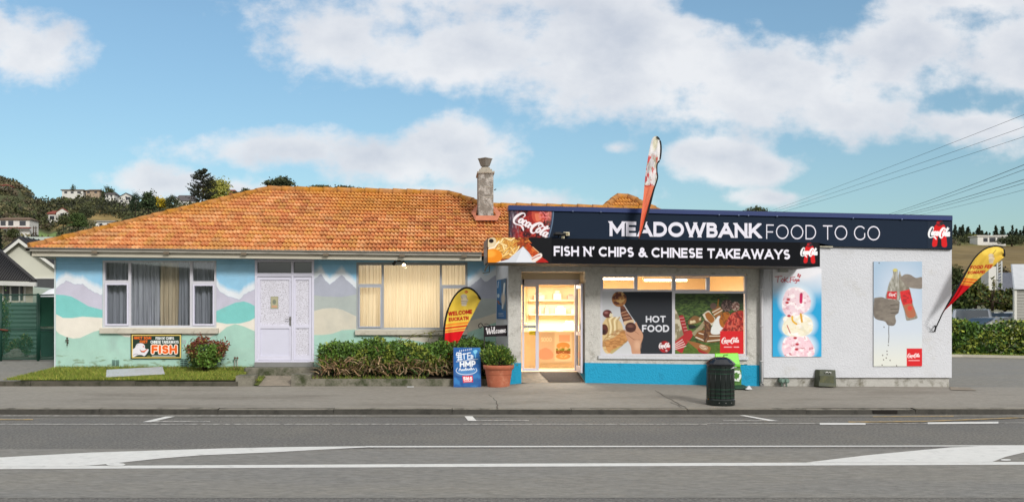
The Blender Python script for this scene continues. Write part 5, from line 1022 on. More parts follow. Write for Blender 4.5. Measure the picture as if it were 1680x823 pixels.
# ================================================================== shop interior, seen through the door and fanlights
IX0, IX1, IY0, IY1, IZ0, IZ1 = 1.75, 7.7, SY + .26, 26.2, fz - .02, 2.72
M_in = mat('warm_interior', (228, 208, 174), .9, var=.03)
b = MB(); b.poly([(IX0, IY1, IZ0), (IX1, IY1, IZ0), (IX1, IY1, IZ1), (IX0, IY1, IZ1)]); b.poly([(IX1, IY0, IZ0), (IX1, IY1, IZ0), (IX1, IY1, IZ1), (IX1, IY0, IZ1)]); b.poly([(IX0, RYD + .1, IZ0), (IX0, IY1, IZ0), (IX0, IY1, IZ1), (IX0, RYD + .1, IZ1)])
b.poly([(xb + .01, RYD + .1, IZ0), (xb + .01, IY0, IZ0), (xb + .01, IY0, IZ1), (xb + .01, RYD + .1, IZ1)])
b.build('interior_wall', M_in, shop)
b = MB(); b.poly([(IX0, IY0, IZ1), (IX1, IY0, IZ1), (IX1, IY1, IZ1), (IX0, IY1, IZ1)]); b.build('ceiling', mat('shop_ceiling', (226, 214, 190), .9), shop)
b = MB(); b.poly([(IX0, RYD, IZ0), (IX1, RYD, IZ0), (IX1, IY1, IZ0), (IX0, IY1, IZ0)]); b.build('interior_floor', mat('shop_floor', (180, 150, 112), .5), shop)
M_tube = mat('lit_tube', (255, 240, 210), emit=(255, 232, 190), estr=12, var=0)
def striplight(x, y, l_, lab):
    t = thing('strip_light', lab, 'light', (x, y, IZ1), 'fluorescent lights on the shop ceiling')
    b = MB(); b.box(x - l_ / 2, x + l_ / 2, y - .07, y + .07, IZ1 - .15, IZ1 - .09); b.tube([(x - l_ / 3, y, IZ1 - .1), (x - l_ / 3, y, IZ1 - .002)], .008); b.tube([(x + l_ / 3, y, IZ1 - .1), (x + l_ / 3, y, IZ1 - .002)], .008); b.build('housing', mat('light_housing', (220, 214, 200), .5), t)
    b = MB(); b.tube([(x - l_ / 2 + .04, y, IZ1 - .18), (x + l_ / 2 - .04, y, IZ1 - .18)], .022); b.build('tube', M_tube, t)
striplight(4.4, 23.2, 1.25, 'fluorescent strip light behind the leftmost fanlights'); striplight(6.0, 24.2, 1.2, 'fluorescent strip light behind the fanlights over the snack graphic'); striplight(2.9, 23.9, 1.2, 'fluorescent strip light inside the shop doorway')
for (x, y, e) in ((2.9, 24.0, 190), (5.4, 23.6, 105)):
    ad = bpy.data.lights.new('ceiling_light', 'AREA'); ao = bpy.data.objects.new('ceiling_light', ad); COL.objects.link(ao); ad.energy = e; ad.size = 1.4; ad.color = (1, .92, .82); ao.location = (x, y, IZ1 - .24)
# counter with picture front
CY_ = 23.6; ctr = thing('serving_counter', 'glass topped serving counter with food pictures inside the shop doorway', 'counter', (2.9, CY_, IZ0))
b = MB(); b.box(1.8, 4.4, CY_, CY_ + .7, IZ0, 1.18); b.build('cabinet', mat('counter_cream', (214, 190, 150), .6), ctr)
b = MB(); b.box(1.76, 4.45, CY_ - .06, CY_ + .75, 1.18, 1.22); b.build('countertop', mat('counter_top', (226, 206, 170), .4), ctr)
A = Art(884, 542, 940, 595, .5); U, V = A.X, A.Y; A.fill((206, 186, 156)); A.poly([(885, 544), (908, 544), (908, 588), (885, 588)], (204, 180, 152)); A.poly([(910, 544), (938, 544), (938, 592), (910, 592)], (222, 206, 176))  # picture colours paled to carry the washed-out glare of the doorway
A.text('SOON'.replace('N', 'O'), 888, 553, 905, 560, .2, (236, 214, 186)); A.blob([(885, 574), (896, 570), (907, 578), (905, 588), (886, 588)], (214, 156, 130)); A.poly([(917, 549), (935, 549), (935, 560), (917, 560)], (220, 170, 138))
A.ell(924, 567, 11, 6, (206, 150, 84)); A.poly([(912, 571), (936, 571), (936, 577), (912, 577)], (120, 130, 50)); A.poly([(912, 575), (936, 575), (936, 580), (912, 580)], (150, 84, 50)); A.ell(924, 584, 12, 5, (206, 156, 96)); A.mottle(A.emask(924, 577, 12, 9), (226, 196, 140), 4, 2, .5, .6, 3)
A.build('picture_front', M_print, ctr, CY_ - .01)
sh_ = thing('wall_shelves', 'wooden shelves and dark menu frame on the back wall of the shop', 'shelves', (2.9, IY1, 1.5))
b = MB(); b.box(2.55, 4.1, IY1 - .35, IY1 - .002, 1.62, 1.66); b.box(2.55, 4.1, IY1 - .35, IY1 - .002, 2.02, 2.06); b.box(1.8, 2.45, IY1 - .35, IY1 - .002, 1.5, 1.54); b.build('shelf', mat('shelf_wood_hazed', (214, 188, 150), .7), sh_)  # shelf and frame colours lifted towards the wall to imitate interior glare
b = MB(); b.box(2.5, 2.55, IY1 - .1, IY1 - .002, 1.3, 2.5); b.box(2.55, 4.1, IY1 - .1, IY1 - .002, 2.42, 2.5); b.build('upright', mat('shelf_frame_hazed', (196, 168, 132), .7), sh_)
rs_ = random.Random(4)
def goods(name, x, z, w_, h_, c, lab, y=None):
    b = MB(); y = y or IY1 - .2; b.box(x, x + w_, y - .08, y + .08, z, z + h_ * .72); b.box(x + w_ * .2, x + w_ * .8, y - .05, y + .05, z + h_ * .72, z + h_)
    tag(b.build(name, mat('goods_%d' % (c[0] + c[1]), tuple((v + 220) / 2 for v in c), .6), loc=(x, y, z), bevel=.01), lab, 'box', 'goods on the shop shelves and counter')  # goods colours blended towards pale grey as painted haze
gi = [('white carton on the lower back shelf', 3.3, 1.66, .3, .22, (226, 214, 196)), ('orange tin on the lower back shelf', 2.75, 1.66, .16, .2, (200, 120, 60)), ('brown jar on the lower back shelf', 3.0, 1.66, .13, .24, (140, 90, 56)), ('yellow packet at the right of the lower back shelf', 3.75, 1.66, .18, .2, (220, 190, 110)),
      ('tan box on the upper back shelf', 2.7, 2.06, .3, .2, (190, 150, 110)), ('cream bin on the upper back shelf', 3.25, 2.06, .22, .26, (216, 200, 170)), ('red box on the upper back shelf', 3.65, 2.06, .2, .16, (180, 80, 60)), ('green bottle on the side shelf behind the sidelight', 1.95, 1.54, .14, .3, (110, 130, 80)), ('brown box on the side shelf behind the sidelight', 2.18, 1.54, .2, .24, (150, 100, 70))]
for lab, x, z, w_, h_, c in gi: goods('goods', x, z, w_, h_, c, lab)
for lab, x, w_, h_, c in (('paper bag stack on the counter top', 2.75, .3, .12, (230, 212, 180)), ('cream till standing on the counter top', 3.25, .32, .24, (216, 206, 190)), ('sauce bottles rack at the left of the counter top', 2.1, .26, .2, (190, 100, 60)), ('flat tray of buns on the counter top', 3.68, .34, .08, (214, 170, 110))): goods('goods', x, 1.22, w_, h_, c, lab, CY_ + .3)
# ================================================================== curtains
def curtain(name, px0, px1, py0, py1, Y, m, folds, lab, grp=None, amp=.05, seed=0):
    b = MB(); x0, x1, z0, z1 = PXx(px0, Y), PXx(px1, Y), PZz(py1, Y), PZz(py0, Y); r = np.random.RandomState(seed); ph = r.rand(4) * 6; n = folds * 9
    fn = lambda u: amp * (math.sin(u * folds * 6.28 + ph[0] + 1.3 * math.sin(u * 9 + ph[1])) + .4 * math.sin(u * folds * 2.3 * 6.28 + ph[2]))
    b.grid(lambda u, v: (x0 + (x1 - x0) * u + .01 * math.sin(v * 5 + u * 30), Y + fn(u) * (.75 + .35 * v), z1 + (z0 - z1) * v), n, 6, smooth=True)
    o = b.build(name, m, loc=((x0 + x1) / 2, Y, z0)); return tag(o, lab, 'curtain', grp)
M_c1 = mat('grey_curtain', (150, 149, 160), .9, var=.15, vscale=3, stretch=(4, 1, .4)); M_c2 = mat('tan_reflection_curtain', (196, 176, 152), .9, var=.16, vscale=4, stretch=(3, 1, .4)); M_c3 = mat('pale_grey_curtain', (174, 172, 182), .9, var=.18, vscale=3, stretch=(3, 1, .5))  # tan colour stands for a reflection in the window glass
g_ = 'curtains in the grey curtained window'
curtain('curtain', 170, 211, 429, 535, WY + .3, M_c1, 5, 'grey curtain in the left casement of the large left window', g_, seed=1)
curtain('curtain', 214, 262, 429, 535, WY + .3, M_c3, 7, 'pale grey curtain left of centre in the large left window', g_, seed=2)
curtain('curtain', 262, 296, 429, 535, WY + .34, M_c2, 4, 'curtain panel coloured as a tan reflection in the middle of the left window', g_, seed=3)
curtain('curtain', 294, 313, 429, 535, WY + .3, M_c1, 3, 'dark grey curtain right of the tan panel', g_, seed=4)
curtain('curtain', 313, 354, 429, 535, WY + .3, M_c1, 5, 'grey curtain in the right casement of the left window', g_, seed=5)
# lit pleated curtain: thin cloth that passes light from the lamp in the room
m = bpy.data.materials.new('lit_cream_curtain'); m.use_nodes = True; n = m.node_tree.nodes; l = m.node_tree.links; n.clear()
d_ = n.new('ShaderNodeBsdfDiffuse'); d_.inputs[0].default_value = (*lin((226, 212, 186)), 1); t_ = n.new('ShaderNodeBsdfTranslucent'); t_.inputs[0].default_value = (*lin((246, 230, 200)), 1)
mx_ = n.new('ShaderNodeMixShader'); mx_.inputs[0].default_value = .5; o_ = n.new('ShaderNodeOutputMaterial'); l.new(d_.outputs[0], mx_.inputs[1]); l.new(t_.outputs[0], mx_.inputs[2]); l.new(mx_.outputs[0], o_.inputs[0])
g_ = 'cream curtains in the lit window'
curtain('curtain', 585, 628, 431, 539, WY + .26, m, 8, 'lit cream curtain in the left casement of the glowing window', g_, .018, 7)
curtain('curtain', 627, 723, 431, 539, WY + .26, m, 20, 'wide lit cream curtain in the middle of the glowing window', g_, .018, 8)
curtain('curtain', 722, 766, 431, 539, WY + .26, m, 8, 'lit cream curtain in the right casement behind the feather flag', g_, .018, 9)
for x in (-1.35, .2):
    ad = bpy.data.lights.new('room_lamp', 'AREA'); ao = bpy.data.objects.new('room_lamp', ad); COL.objects.link(ao); ad.energy = 17; ad.size = 1.3; ad.size_y = 1.0; ad.shape = 'RECTANGLE'; ad.color = (1, .92, .82); ao.location = (x, WY + 1.6, 2.0); ao.rotation_euler = (math.radians(-90), 0, 0)
# spotlights under the eave
sp = thing('spotlight', 'twin black spotlight under the eave over the lit window, right lamp glowing', 'light', P(655, 427, 22.2))
b = MB(); x, y, z = P(655, 428, 22.25); b.box(x - .05, x + .05, y - .03, y + .03, z - .02, z + .04); b.tube([(x, y, z), (x - .1, y - .05, z - .03)], .012); b.tube([(x, y, z), (x + .1, y - .05, z - .03)], .012); b.build('bracket', M_black, sp)
b = MB(); b.tube([(x - .1, y - .02, z - .02), (x - .13, y - .1, z - .08)], [.03, .045], 12); b.build('lamp_head', M_black, sp)
b = MB(); b.tube([(x + .1, y - .0, z - .02), (x + .115, y - .07, z - .08)], [.03, .045], 12); b.build('lamp_head', M_black, sp)
b = MB(); b.lathe((x + .117, y - .09, z - .1), [(.001, -.03), (.03, -.02), (.042, 0), (.03, .02), (.001, .03)], 12); b.build('bulb', mat('lit_bulb', (255, 244, 214), emit=(255, 236, 190), estr=14, var=0), sp)

# ================================================================== feather flags
def flag(name, pole, edge, Y, paint, label, loc, foot=None, lean=0, tip=.6, width=3.6, grp='feather flags', step=26, ysl=0.):
    """pole, edge: photo outlines from the foot to the tip; cloth is a ruled sheet between them"""
    t = thing(name, label, 'flag', loc, grp); ps = np.array(spline(pole, 10)); es = np.array(spline(edge, 10)) if len(edge) > 2 else np.array(edge, float)
    def res(q, n):
        d = np.r_[0, np.cumsum(np.hypot(*np.diff(q, axis=0).T))]; s_ = np.linspace(0, d[-1], n); return np.c_[np.interp(s_, d, q[:, 0]), np.interp(s_, d, q[:, 1])]
    n = 150; p = res(ps, n); e = res(es, n); m_ = 46
    A = Art(0, 0, 1, 1, .5, np.linspace(0, 1, m_), np.linspace(0, 1, n))
    X = p[:, None, 0] * (1 - A.X) + e[:, None, 0] * A.X; Yp = p[:, None, 1] * (1 - A.X) + e[:, None, 1] * A.X
    u = A.X; v = A.Y; A.X, A.Y = X, Yp; A.aa = .45; paint(A)
    Yd = Y + ysl * (X - p[0, 0]) / 100 + .05 * np.sin(u * 3.1) * np.sin(v * 7) + .02 * np.sin(u * 9 + v * 17) * np.sin(u * 3.14)
    pos = lambda a, b_: np.stack([(X - CX) / F * Yd, Yd, H + (HY - Yp) / F * Yd], -1)
    c = A.build('cloth', M_cloth, t, pos=pos)
    # sleeve: a tapered black border along the pole side
    b = MB(); q = res(ps, 60); pts = [P(x, y, Y + ysl * (x - p[0, 0]) / 100 + .016) for x, y in q]; r0 = width / 2 / F * Y
    b.tube(pts, [r0 * (.55 + .45 * min(1, i / 12)) if i < 59 else r0 * .5 for i in range(60)], 8); b.build('sleeve', mat('black_sleeve', (20, 19, 20), .8), t)
    return t
def ice_sign(A, cx, cy, k, c1=(206, 196, 176), c2=(150, 120, 100)):
    A.ell(cx, cy - 4 * k, 4.6 * k, 3.6 * k, c1); A.ell(cx + 1 * k, cy + 1 * k, 5 * k, 3.4 * k, (222, 206, 176)); A.poly([(cx - 4 * k, cy + 2 * k), (cx + 5 * k, cy + 2 * k), (cx + 3.4 * k, cy + 9 * k), (cx - 3 * k, cy + 9 * k)], c1)
    A.line([(cx - 4 * k, cy + 2 * k), (cx + 5 * k, cy + 3 * k)], .8 * k, c2); A.line([(cx - 4 * k, cy + 5.6 * k), (cx + 4 * k, cy + 6 * k)], .7 * k, c2); A.line([(cx - 4 * k, cy - 5 * k), (cx - 2 * k, cy - 1 * k)], .6 * k, c2); A.line([(cx + 3 * k, cy - 5 * k), (cx + 5 * k, cy + 0 * k)], .6 * k, c2)
YEL, RED = (240, 208, 84), (214, 24, 34)
def paint1(A):
    A.fill(YEL); A.mottle(np.ones_like(A.X), (220, 180, 56), 20, 30, .4, .7, 1, .6)
    cut = 545 - (A.X - 735) * .12
    A.mix(sm(A.Y - cut + 14), (236, 140, 50)); A.mix(sm(A.Y - cut + 10.5), YEL); A.mix(sm(A.Y - cut + 9), (214, 60, 30)); A.mix(sm(A.Y - cut + 6), (236, 190, 80)); A.mix(sm(A.Y - cut + 3.5), (224, 96, 44)); A.mix(sm(A.Y - cut + 1.4), (232, 200, 90)); A.mix(sm(A.Y - cut), RED)
    A.mix(sm(A.Y - 575, 20) * .35, (228, 30, 40))
    r = (178, 26, 30); A.text('WELCOME', 735.5, 511, 774.5, 518.3, .27, r, slope=-.1); A.text('EUCKATN', 736.5, 520.6, 768.5, 527, .27, r, slope=-.08)
    ice_sign(A, 761, 491, 1.15); A.ell(765, 478.5, 2.6, 2.2, (196, 40, 40)); A.ell(764.6, 478.5, 1.2, 1, (232, 170, 90))
flag('feather_flag', [(731, 603), (728, 590), (728, 560), (730, 530), (736, 506), (746, 486), (757, 475), (767, 472), (778, 477), (789, 491)], [(732.5, 597), (789, 491)], 21.35, paint1,
     'yellow and red WELCOME feather flag in the hedge before the lit window', P(731, 606, 21.35))
_t = bpy.data.objects['feather_flag']; b = MB(); b.tube([P(731, 600, 21.35), P(730, 617, 21.35)], .016); b.tube([P(728.5, 593, 21.35), P(728, 607, 21.35)], .022); b.build('pole', M_black, _t)
def paint3(A):
    A.fill((236, 204, 90)); A.mottle(np.ones_like(A.X), (200, 160, 56), 16, 26, .42, .66, 3, .7)
    q = A.Y - 467 + (A.X - 1580) * -.12; 
    A.mix(sm(q + 12), (232, 124, 50)); A.mix(sm(q + 8.5), (236, 190, 70)); A.mix(sm(q + 7), (214, 70, 40)); A.mix(sm(q + 4.6), (230, 180, 70)); A.mix(sm(q + 2.6), (226, 90, 40)); A.mix(sm(q + .8), (236, 190, 80)); A.mix(sm(q), (196, 20, 32))
    r = (178, 30, 34); A.text('FOOD FEE', 1591, 435.5, 1627, 441.5, .26, r, slope=-.05, slant=.35); A.text('KOMAPEI', 1587, 444.6, 1615, 450, .26, r, slope=-.06, slant=.35); ice_sign(A, 1626, 423, .95, (200, 184, 160), (176, 150, 110)); A.line([(1629, 416), (1634, 410)], 1, (110, 90, 50))
flag('feather_flag', [(1546, 514), (1556, 497), (1572, 470), (1586, 445), (1600, 423), (1614, 410), (1627, 404.6), (1638, 404), (1646, 408.5), (1648, 421)], [(1547, 512), (1600, 462), (1648, 421)], 20.6, paint3,
     'yellow and red FOOD feather flag leaning out from the right wall corner', P(1535, 540, 20.8), ysl=-.3, width=3.4)
_t = bpy.data.objects['feather_flag.001']; b = MB(); b.tube([P(1546.5, 513, 20.6), P(1541, 525, 20.7), P(1535, 538, 20.9)], .014); b.build('pole', M_black, _t); b = MB(); b.tube([P(1534, 534, 20.96), P(1535, 538, 20.84), P(1533.5, 543, 20.96)], .02); b.build('bracket', M_black, _t)
def paint2(A):
    A.fill((222, 220, 220)); A.mottle(np.ones_like(A.X), (176, 174, 176), 6, 14, .42, .66, 5, .6); A.mix(A.emask(1075, 235, 4, 12, 8, .6) * .5, (196, 190, 140)); A.mottle(sm(A.Y - 255, 10), (150, 138, 100), 5, 9, .5, .62, 2, .7); A.mottle(sm(A.Y - 255, 6) * sm(316 - A.Y), (196, 60, 60), 3.4, 6, .52, .6, 7, .9); A.mottle(sm(A.Y - 276, 6) * sm(316 - A.Y), (226, 220, 220), 3, 7, .5, .6, 9, .8)
    A.mix(sm(A.Y - 304 - (A.X - 1064) * .1), (224, 126, 96)); A.mix(sm(A.Y - 330, 40) * .5, (222, 104, 72)); A.mottle(sm(A.Y - 306), (224, 120, 92), 3, 20, .5, .65, 2, .6); A.line([(1057, 304), (1062, 306), (1070, 303)], 1.5, (176, 34, 34))
flag('feather_flag', [(1048.3, 392), (1054, 378), (1060, 358), (1066, 336), (1072, 312), (1078, 292), (1077, 281), (1077.5, 269), (1082, 262), (1084, 247), (1083, 233), (1078, 224)], [(1048, 391), (1050, 370), (1053, 345), (1056, 318), (1058.5, 290), (1062.5, 262), (1067, 238), (1071, 226), (1077, 223)], 20.35, paint2,
     'white and orange ice cream feather flag standing up past the parapet lettering', P(1048, 394, 20.4), width=3.6)
_t = bpy.data.objects['feather_flag.002']; b = MB(); b.tube([P(1048.3, 391, 20.35), P(1048, 396, 20.5)], .016); b.tube([P(1048, 394, 20.5), P(1048, 394, 20.9)], .02); b.build('pole', M_black, _t)

# ================================================================== sandwich board
sb = thing('sandwich_board', 'blue hamburger sandwich board leaning on the garden kerb beside the terracotta pot', 'sandwich board', P(766, 635, 20.75))
A = Art(744.8, 570.8, 788.6, 634.6, .5); U, V = A.X, A.Y; q = lambda x, y: (710 + x / 4.114, 450 + y / 4.115)
A.fill((26, 84, 148)); A.mottle(np.ones_like(U), (50, 120, 180), 14, 12, .45, .65, 1, .8); A.mottle(sm(V - 600, 10), (22, 60, 120), 10, 10, .45, .65, 4, .6); A.mix(A.emask(*q(225, 660), 16, 6, -8, .5) * .5, (96, 150, 200))
wh = (222, 228, 234)
for k in range(7): A.line([q(182 + 13 * k, 522 - 2 * k), q(184 + 13 * k, 514 - 2 * k)], .9, wh)
for pp in ([(160, 545), (165, 530), (190, 532)], [(163, 548), (196, 543)], [(178, 532), (176, 580)], [(192, 530), (192, 578)], [(165, 560), (196, 558)], [(168, 578), (200, 574)], [(212, 535), (214, 572)], [(204, 540), (228, 536)], [(238, 532), (238, 572)], [(238, 532), (256, 530)], [(238, 550), (254, 548)], [(238, 572), (256, 570)], [(262, 545), (262, 568), (272, 566), (272, 550), (262, 548)]): A.line([q(*p) for p in pp], 1.5, wh)
A.line([q(160, 590), q(230, 582), q(305, 572)], .8, wh); A.blob([q(274, 520), q(290, 510), q(304, 516), q(298, 532), q(288, 540), q(280, 532)], (120, 190, 220)); A.line([q(289, 536), q(291, 566)], 1, (120, 190, 220))
A.text('HMP', *q(184, 588), *q(290, 628), .24, wh, slope=-.06, outline=(20, 50, 100), ow=.5)
for k, (x0, x1) in enumerate(((178, 192), (196, 204), (208, 216), (220, 228), (232, 240), (244, 252), (256, 264), (268, 282))): A.line([tuple(p) for p in spline([q(x0, 650 - k), q((x0 + x1) / 2, 634 - k if k % 3 == 0 else 642 - k), q(x1, 650 - k)], 4)], 1.1, wh)
A.line([tuple(p) for p in spline([q(168, 632), q(158, 650), q(175, 668), q(220, 676), q(270, 670), q(298, 652), q(292, 634)], 5)], .8, wh)
A.poly([q(200, 684), q(270, 682), q(272, 726), q(206, 730)], (202, 40, 60)); A.text('SIGS'.replace('G', '6'), *q(206, 690), *q(266, 714), .24, (240, 230, 230)); A.line([q(212, 722), q(262, 720)], .8, (240, 230, 230))
sbpos = lambda a, c: np.stack([(a - CX) / F * 20.75, 20.75 + .26 * (634.6 - c) / 64, H + (HY - c) / F * 20.75], -1)
A.build('front_face', M_print, sb, pos=sbpos)
b = MB(); f_ = lambda px, py, o=0: tuple(sbpos(np.array(float(px)), np.array(float(py)))[:].tolist()[i] + (0, o, 0)[i] for i in range(3))
c4 = [f_(744, 634.9, .004), f_(789.4, 634.9, .004), f_(789.4, 570.2, .004), f_(744, 570.2, .004)]; b.prism(c4, .02)
b.prism([(c4[0][0], 21.0 - .02 + .0, .02), (c4[1][0], 20.98, .02), (c4[2][0], 21.03, c4[2][2]), (c4[3][0], 21.03, c4[3][2])], .0 + .015) if False else None
b.build('board', mat('board_blue', (22, 60, 120), .5), sb)
b = MB(); b.tube([(c4[0][0] + .03, c4[0][1] + .02, c4[0][2]), (c4[3][0] + .03, c4[3][1] + .03, c4[3][2])], .012); b.tube([(c4[1][0] - .03, c4[1][1] + .02, c4[1][2]), (c4[2][0] - .03, c4[2][1] + .03, c4[2][2])], .012); b.build('leg', M_black, sb)
# ================================================================== pot and its bush
PY = 20.75; px_, _, pz_ = P(818, 635, PY); k = PY / F
pot = thing('terracotta_pot', 'large terracotta pot holding the round bush at the shop corner', 'pot', (px_, PY, pz_ + .01))
b = MB(); b.lathe((px_, PY, pz_ + .01), [(.001, 0), (17.5 * k, 0), (18 * k, .02), (19.5 * k, 10 * k), (22 * k, 27 * k), (22.4 * k, 28 * k), (22.4 * k, 29 * k), (24.6 * k, 29.6 * k), (25.2 * k, 33 * k), (25.6 * k, 36 * k), (23.6 * k, 36.3 * k), (22.5 * k, 35 * k), (21 * k, 20 * k)], 40)
b.build('pot_body', mat('terracotta_pot', (172, 100, 74), .75, var=.16, vscale=6, dirt=(196, 140, 112), dscale=5, dlo=.52, dhi=.75, spec=.3), pot)
b = MB(); b.lathe((px_, PY, pz_ + 33 * k), [(.001, 0), (23 * k, 0)], 24); b.build('soil', M_soil, pot)
rsn = np.random.RandomState(11)
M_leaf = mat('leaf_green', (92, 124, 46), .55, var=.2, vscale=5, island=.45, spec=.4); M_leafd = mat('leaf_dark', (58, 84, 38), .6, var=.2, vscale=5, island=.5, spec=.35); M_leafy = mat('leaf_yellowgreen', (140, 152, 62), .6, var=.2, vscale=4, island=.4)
M_dead = mat('dead_leaf', (146, 118, 90), .9, var=.25, vscale=8, island=.5, spec=.15); M_red = mat('leaf_red', (124, 64, 48), .6, var=.2, vscale=6, island=.45); M_twig = mat('twig', (74, 60, 46), .9, var=.3, vscale=10); M_olive = mat('leaf_olive', (106, 104, 48), .6, var=.2, island=.45)
pb = thing('potted_bush', 'round leafy green bush growing in the terracotta pot', 'bush', (px_, PY, pz_ + 33 * k))
C = crown_points(rsn, 3400, 27 * k, 24 * k, 17 * k, 17 * k, 60, .16); C = C[C[:, 2] > -.02]
dr = C - np.array([0, 0, .0]); dr /= np.linalg.norm(dr, axis=1)[:, None]
link_mesh('foliage', leaf_mesh('foliage', C, .055, rsn, .5, .2, dr, mats=[M_leaf, M_leafd, M_leafy], midx=rsn.choice(3, len(C), p=[.5, .3, .2])), pb)
b = MB()
for i in range(9): a = i * .7; b.tube([(px_, PY, pz_ + 33 * k), (px_ + .22 * math.cos(a), PY + .2 * math.sin(a), pz_ + 33 * k + .24)], [.014, .006], 5)
b.build('stem', M_twig, pb)
# welcome sign on its scrolled bracket
ws = thing('welcome_sign', 'small black Welcome sign hanging on a scrolled iron garden stake', 'sign', P(794.5, 590, 21.15)); YW = 21.15
b = MB(); b.tube([P(794.5, 612, YW), P(794.5, 534, YW)], .013); b.tube([P(794.5, 535, YW), P(836, 533, YW)], .01)
b.tube([P(*p, YW) for p in spline([(794.5, 545), (794, 537), (790, 530.5), (786, 531.5), (785.5, 536), (788.5, 537.5), (790, 535)], 5)], .01); b.tube([P(*p, YW) for p in spline([(794.5, 532), (799, 531), (806, 535)], 5)], .007); b.tube([P(836, 533, YW), P(837, 530, YW)], .008); b.build('stake', mat('wrought_iron', (46, 40, 38), .6, .3), ws)
A = Art(794.8, 534.6, 835.8, 551.8, .4); A.fill((34, 28, 32)); wc = (226, 222, 224)
WEL = [[(.02, .72, .09), (.1, .86, .09), (.13, .5, .1), (.18, .12, .1), (.3, .5, .06), (.38, .78, .08), (.4, .4, .1), (.46, .12, .1), (.6, .5, .06), (.7, .9, .05), (.62, .96, .04)],
       [(.66, .3, .04), (.8, .34, .06), (.82, .5, .06), (.74, .52, .07), (.7, .3, .09), (.76, .12, .08), (.9, .2, .04)], [(.9, .2, .04), (1.0, .6, .06), (1.02, .9, .07), (.94, .8, .08), (.94, .3, .1), (1.0, .1, .08), (1.1, .2, .04)],
       [(1.34, .48, .05), (1.24, .52, .07), (1.16, .34, .1), (1.2, .14, .08), (1.34, .2, .05)], [(1.52, .5, .06), (1.42, .42, .09), (1.42, .18, .09), (1.53, .14, .08), (1.6, .36, .08), (1.52, .5, .06)],
       [(1.7, .5, .07), (1.72, .12, .1), (1.78, .42, .06), (1.86, .48, .08), (1.87, .12, .1), (1.94, .42, .06), (2.02, .48, .08), (2.03, .2, .1), (2.1, .14, .06)], [(2.14, .28, .05), (2.28, .34, .06), (2.3, .48, .06), (2.2, .5, .07), (2.16, .28, .09), (2.24, .12, .08), (2.38, .24, .04)]]
A.script(797.6, 549.2, 13.2, wc, -3, WEL, 1.05, 1.06)
plp = lambda a, c: np.stack([(a - CX) / F * YW, YW - .025 + 0 * a, H + (HY - c - (a - 794.8) * -.035) / F * YW], -1)
A.build('plate_face', M_print, ws, pos=plp)
b = MB(); f_ = lambda px, py: tuple(plp(np.array(float(px)), np.array(float(py))).tolist()); c4 = [f_(794.4, 552.2), f_(836.2, 552.2), f_(836.2, 534.2), f_(794.4, 534.2)]; b.prism([(x, y + .003, z) for x, y, z in c4], .012); b.build('plate', M_black, ws)
# ================================================================== litter bin
BYn = 17.25; kx_ = BYn / F; bx_, _, bz_ = P(1182, 667.5, BYn); bz_ = foot_z(bx_, BYn) + .008
lb_ = thing('litter_bin', 'black and dark green round litter bin near the kerb', 'bin', (bx_, BYn, bz_))
R_ = 22.3 * kx_; s_ = kx_
b = MB(); b.lathe((bx_, BYn, bz_), [(R_ * 1.03, 0), (R_ * 1.04, 8 * s_), (R_ * .97, 10 * s_), (R_ * .955, 64 * s_)], 40, smooth=False); b.build('drum', mat('bin_black_green', (11, 22, 19), .3, var=.1, spec=.5), lb_)
b = MB()
for z in (12, 18.4, 25, 50.5, 57.5): b.lathe((bx_, BYn, bz_ + z * s_), [(R_ * .95, 0), (R_ * .99, .1 * s_), (R_ * .99, .9 * s_), (R_ * .95, 1.0 * s_)], 40)
b.build('band', mat('bin_green_band', (24, 70, 48), .4), lb_)
b = MB()
for i in range(16): a = i * math.pi / 8 + .1; c_, sn = math.cos(a), math.sin(a); b.tube([(bx_ + R_ * .965 * c_, BYn + R_ * .965 * sn, bz_ + 10 * s_), (bx_ + R_ * .955 * c_, BYn + R_ * .955 * sn, bz_ + 63 * s_)], .008, 5)
b.build('rib', mat('bin_rib', (8, 20, 18), .35), lb_)
b = MB(); b.lathe((bx_, BYn, bz_ + 64 * s_), [(R_ * .95, 0), (R_ * 1.04, .4 * s_), (R_ * 1.06, 2.5 * s_), (R_ * 1.0, 4.5 * s_), (R_ * .72, 10 * s_), (R_ * .45, 13 * s_), (R_ * .3, 13.6 * s_), (.001, 13.8 * s_)], 16, smooth=False); b.build('lid', mat('bin_lid', (20, 24, 32), .25, spec=.6, coat=.3), lb_)
b = MB(); x0_, y0_ = bx_ + R_ * .72, BYn - R_ * .72; b.tube([(x0_ - .07, y0_ - .02, bz_ + 58.5 * s_), (x0_ - .02, y0_ - .04, bz_ + 61 * s_), (x0_ + .07, y0_ + .04, bz_ + 61.5 * s_)], .012, 6); b.build('latch', mat('latch_silver', (190, 192, 188), .35, .5), lb_)
b = MB()
for a in (-1.95, -1.5, -1.05): b.lathe((bx_ + R_ * 1.045 * math.cos(a), BYn + R_ * 1.045 * math.sin(a), bz_ + 4 * s_), [(.001, -.012), (.013, 0), (.001, .012)], 8)
b.build('bolt', mat('bolt_grey', (120, 120, 116), .5, .4), lb_)
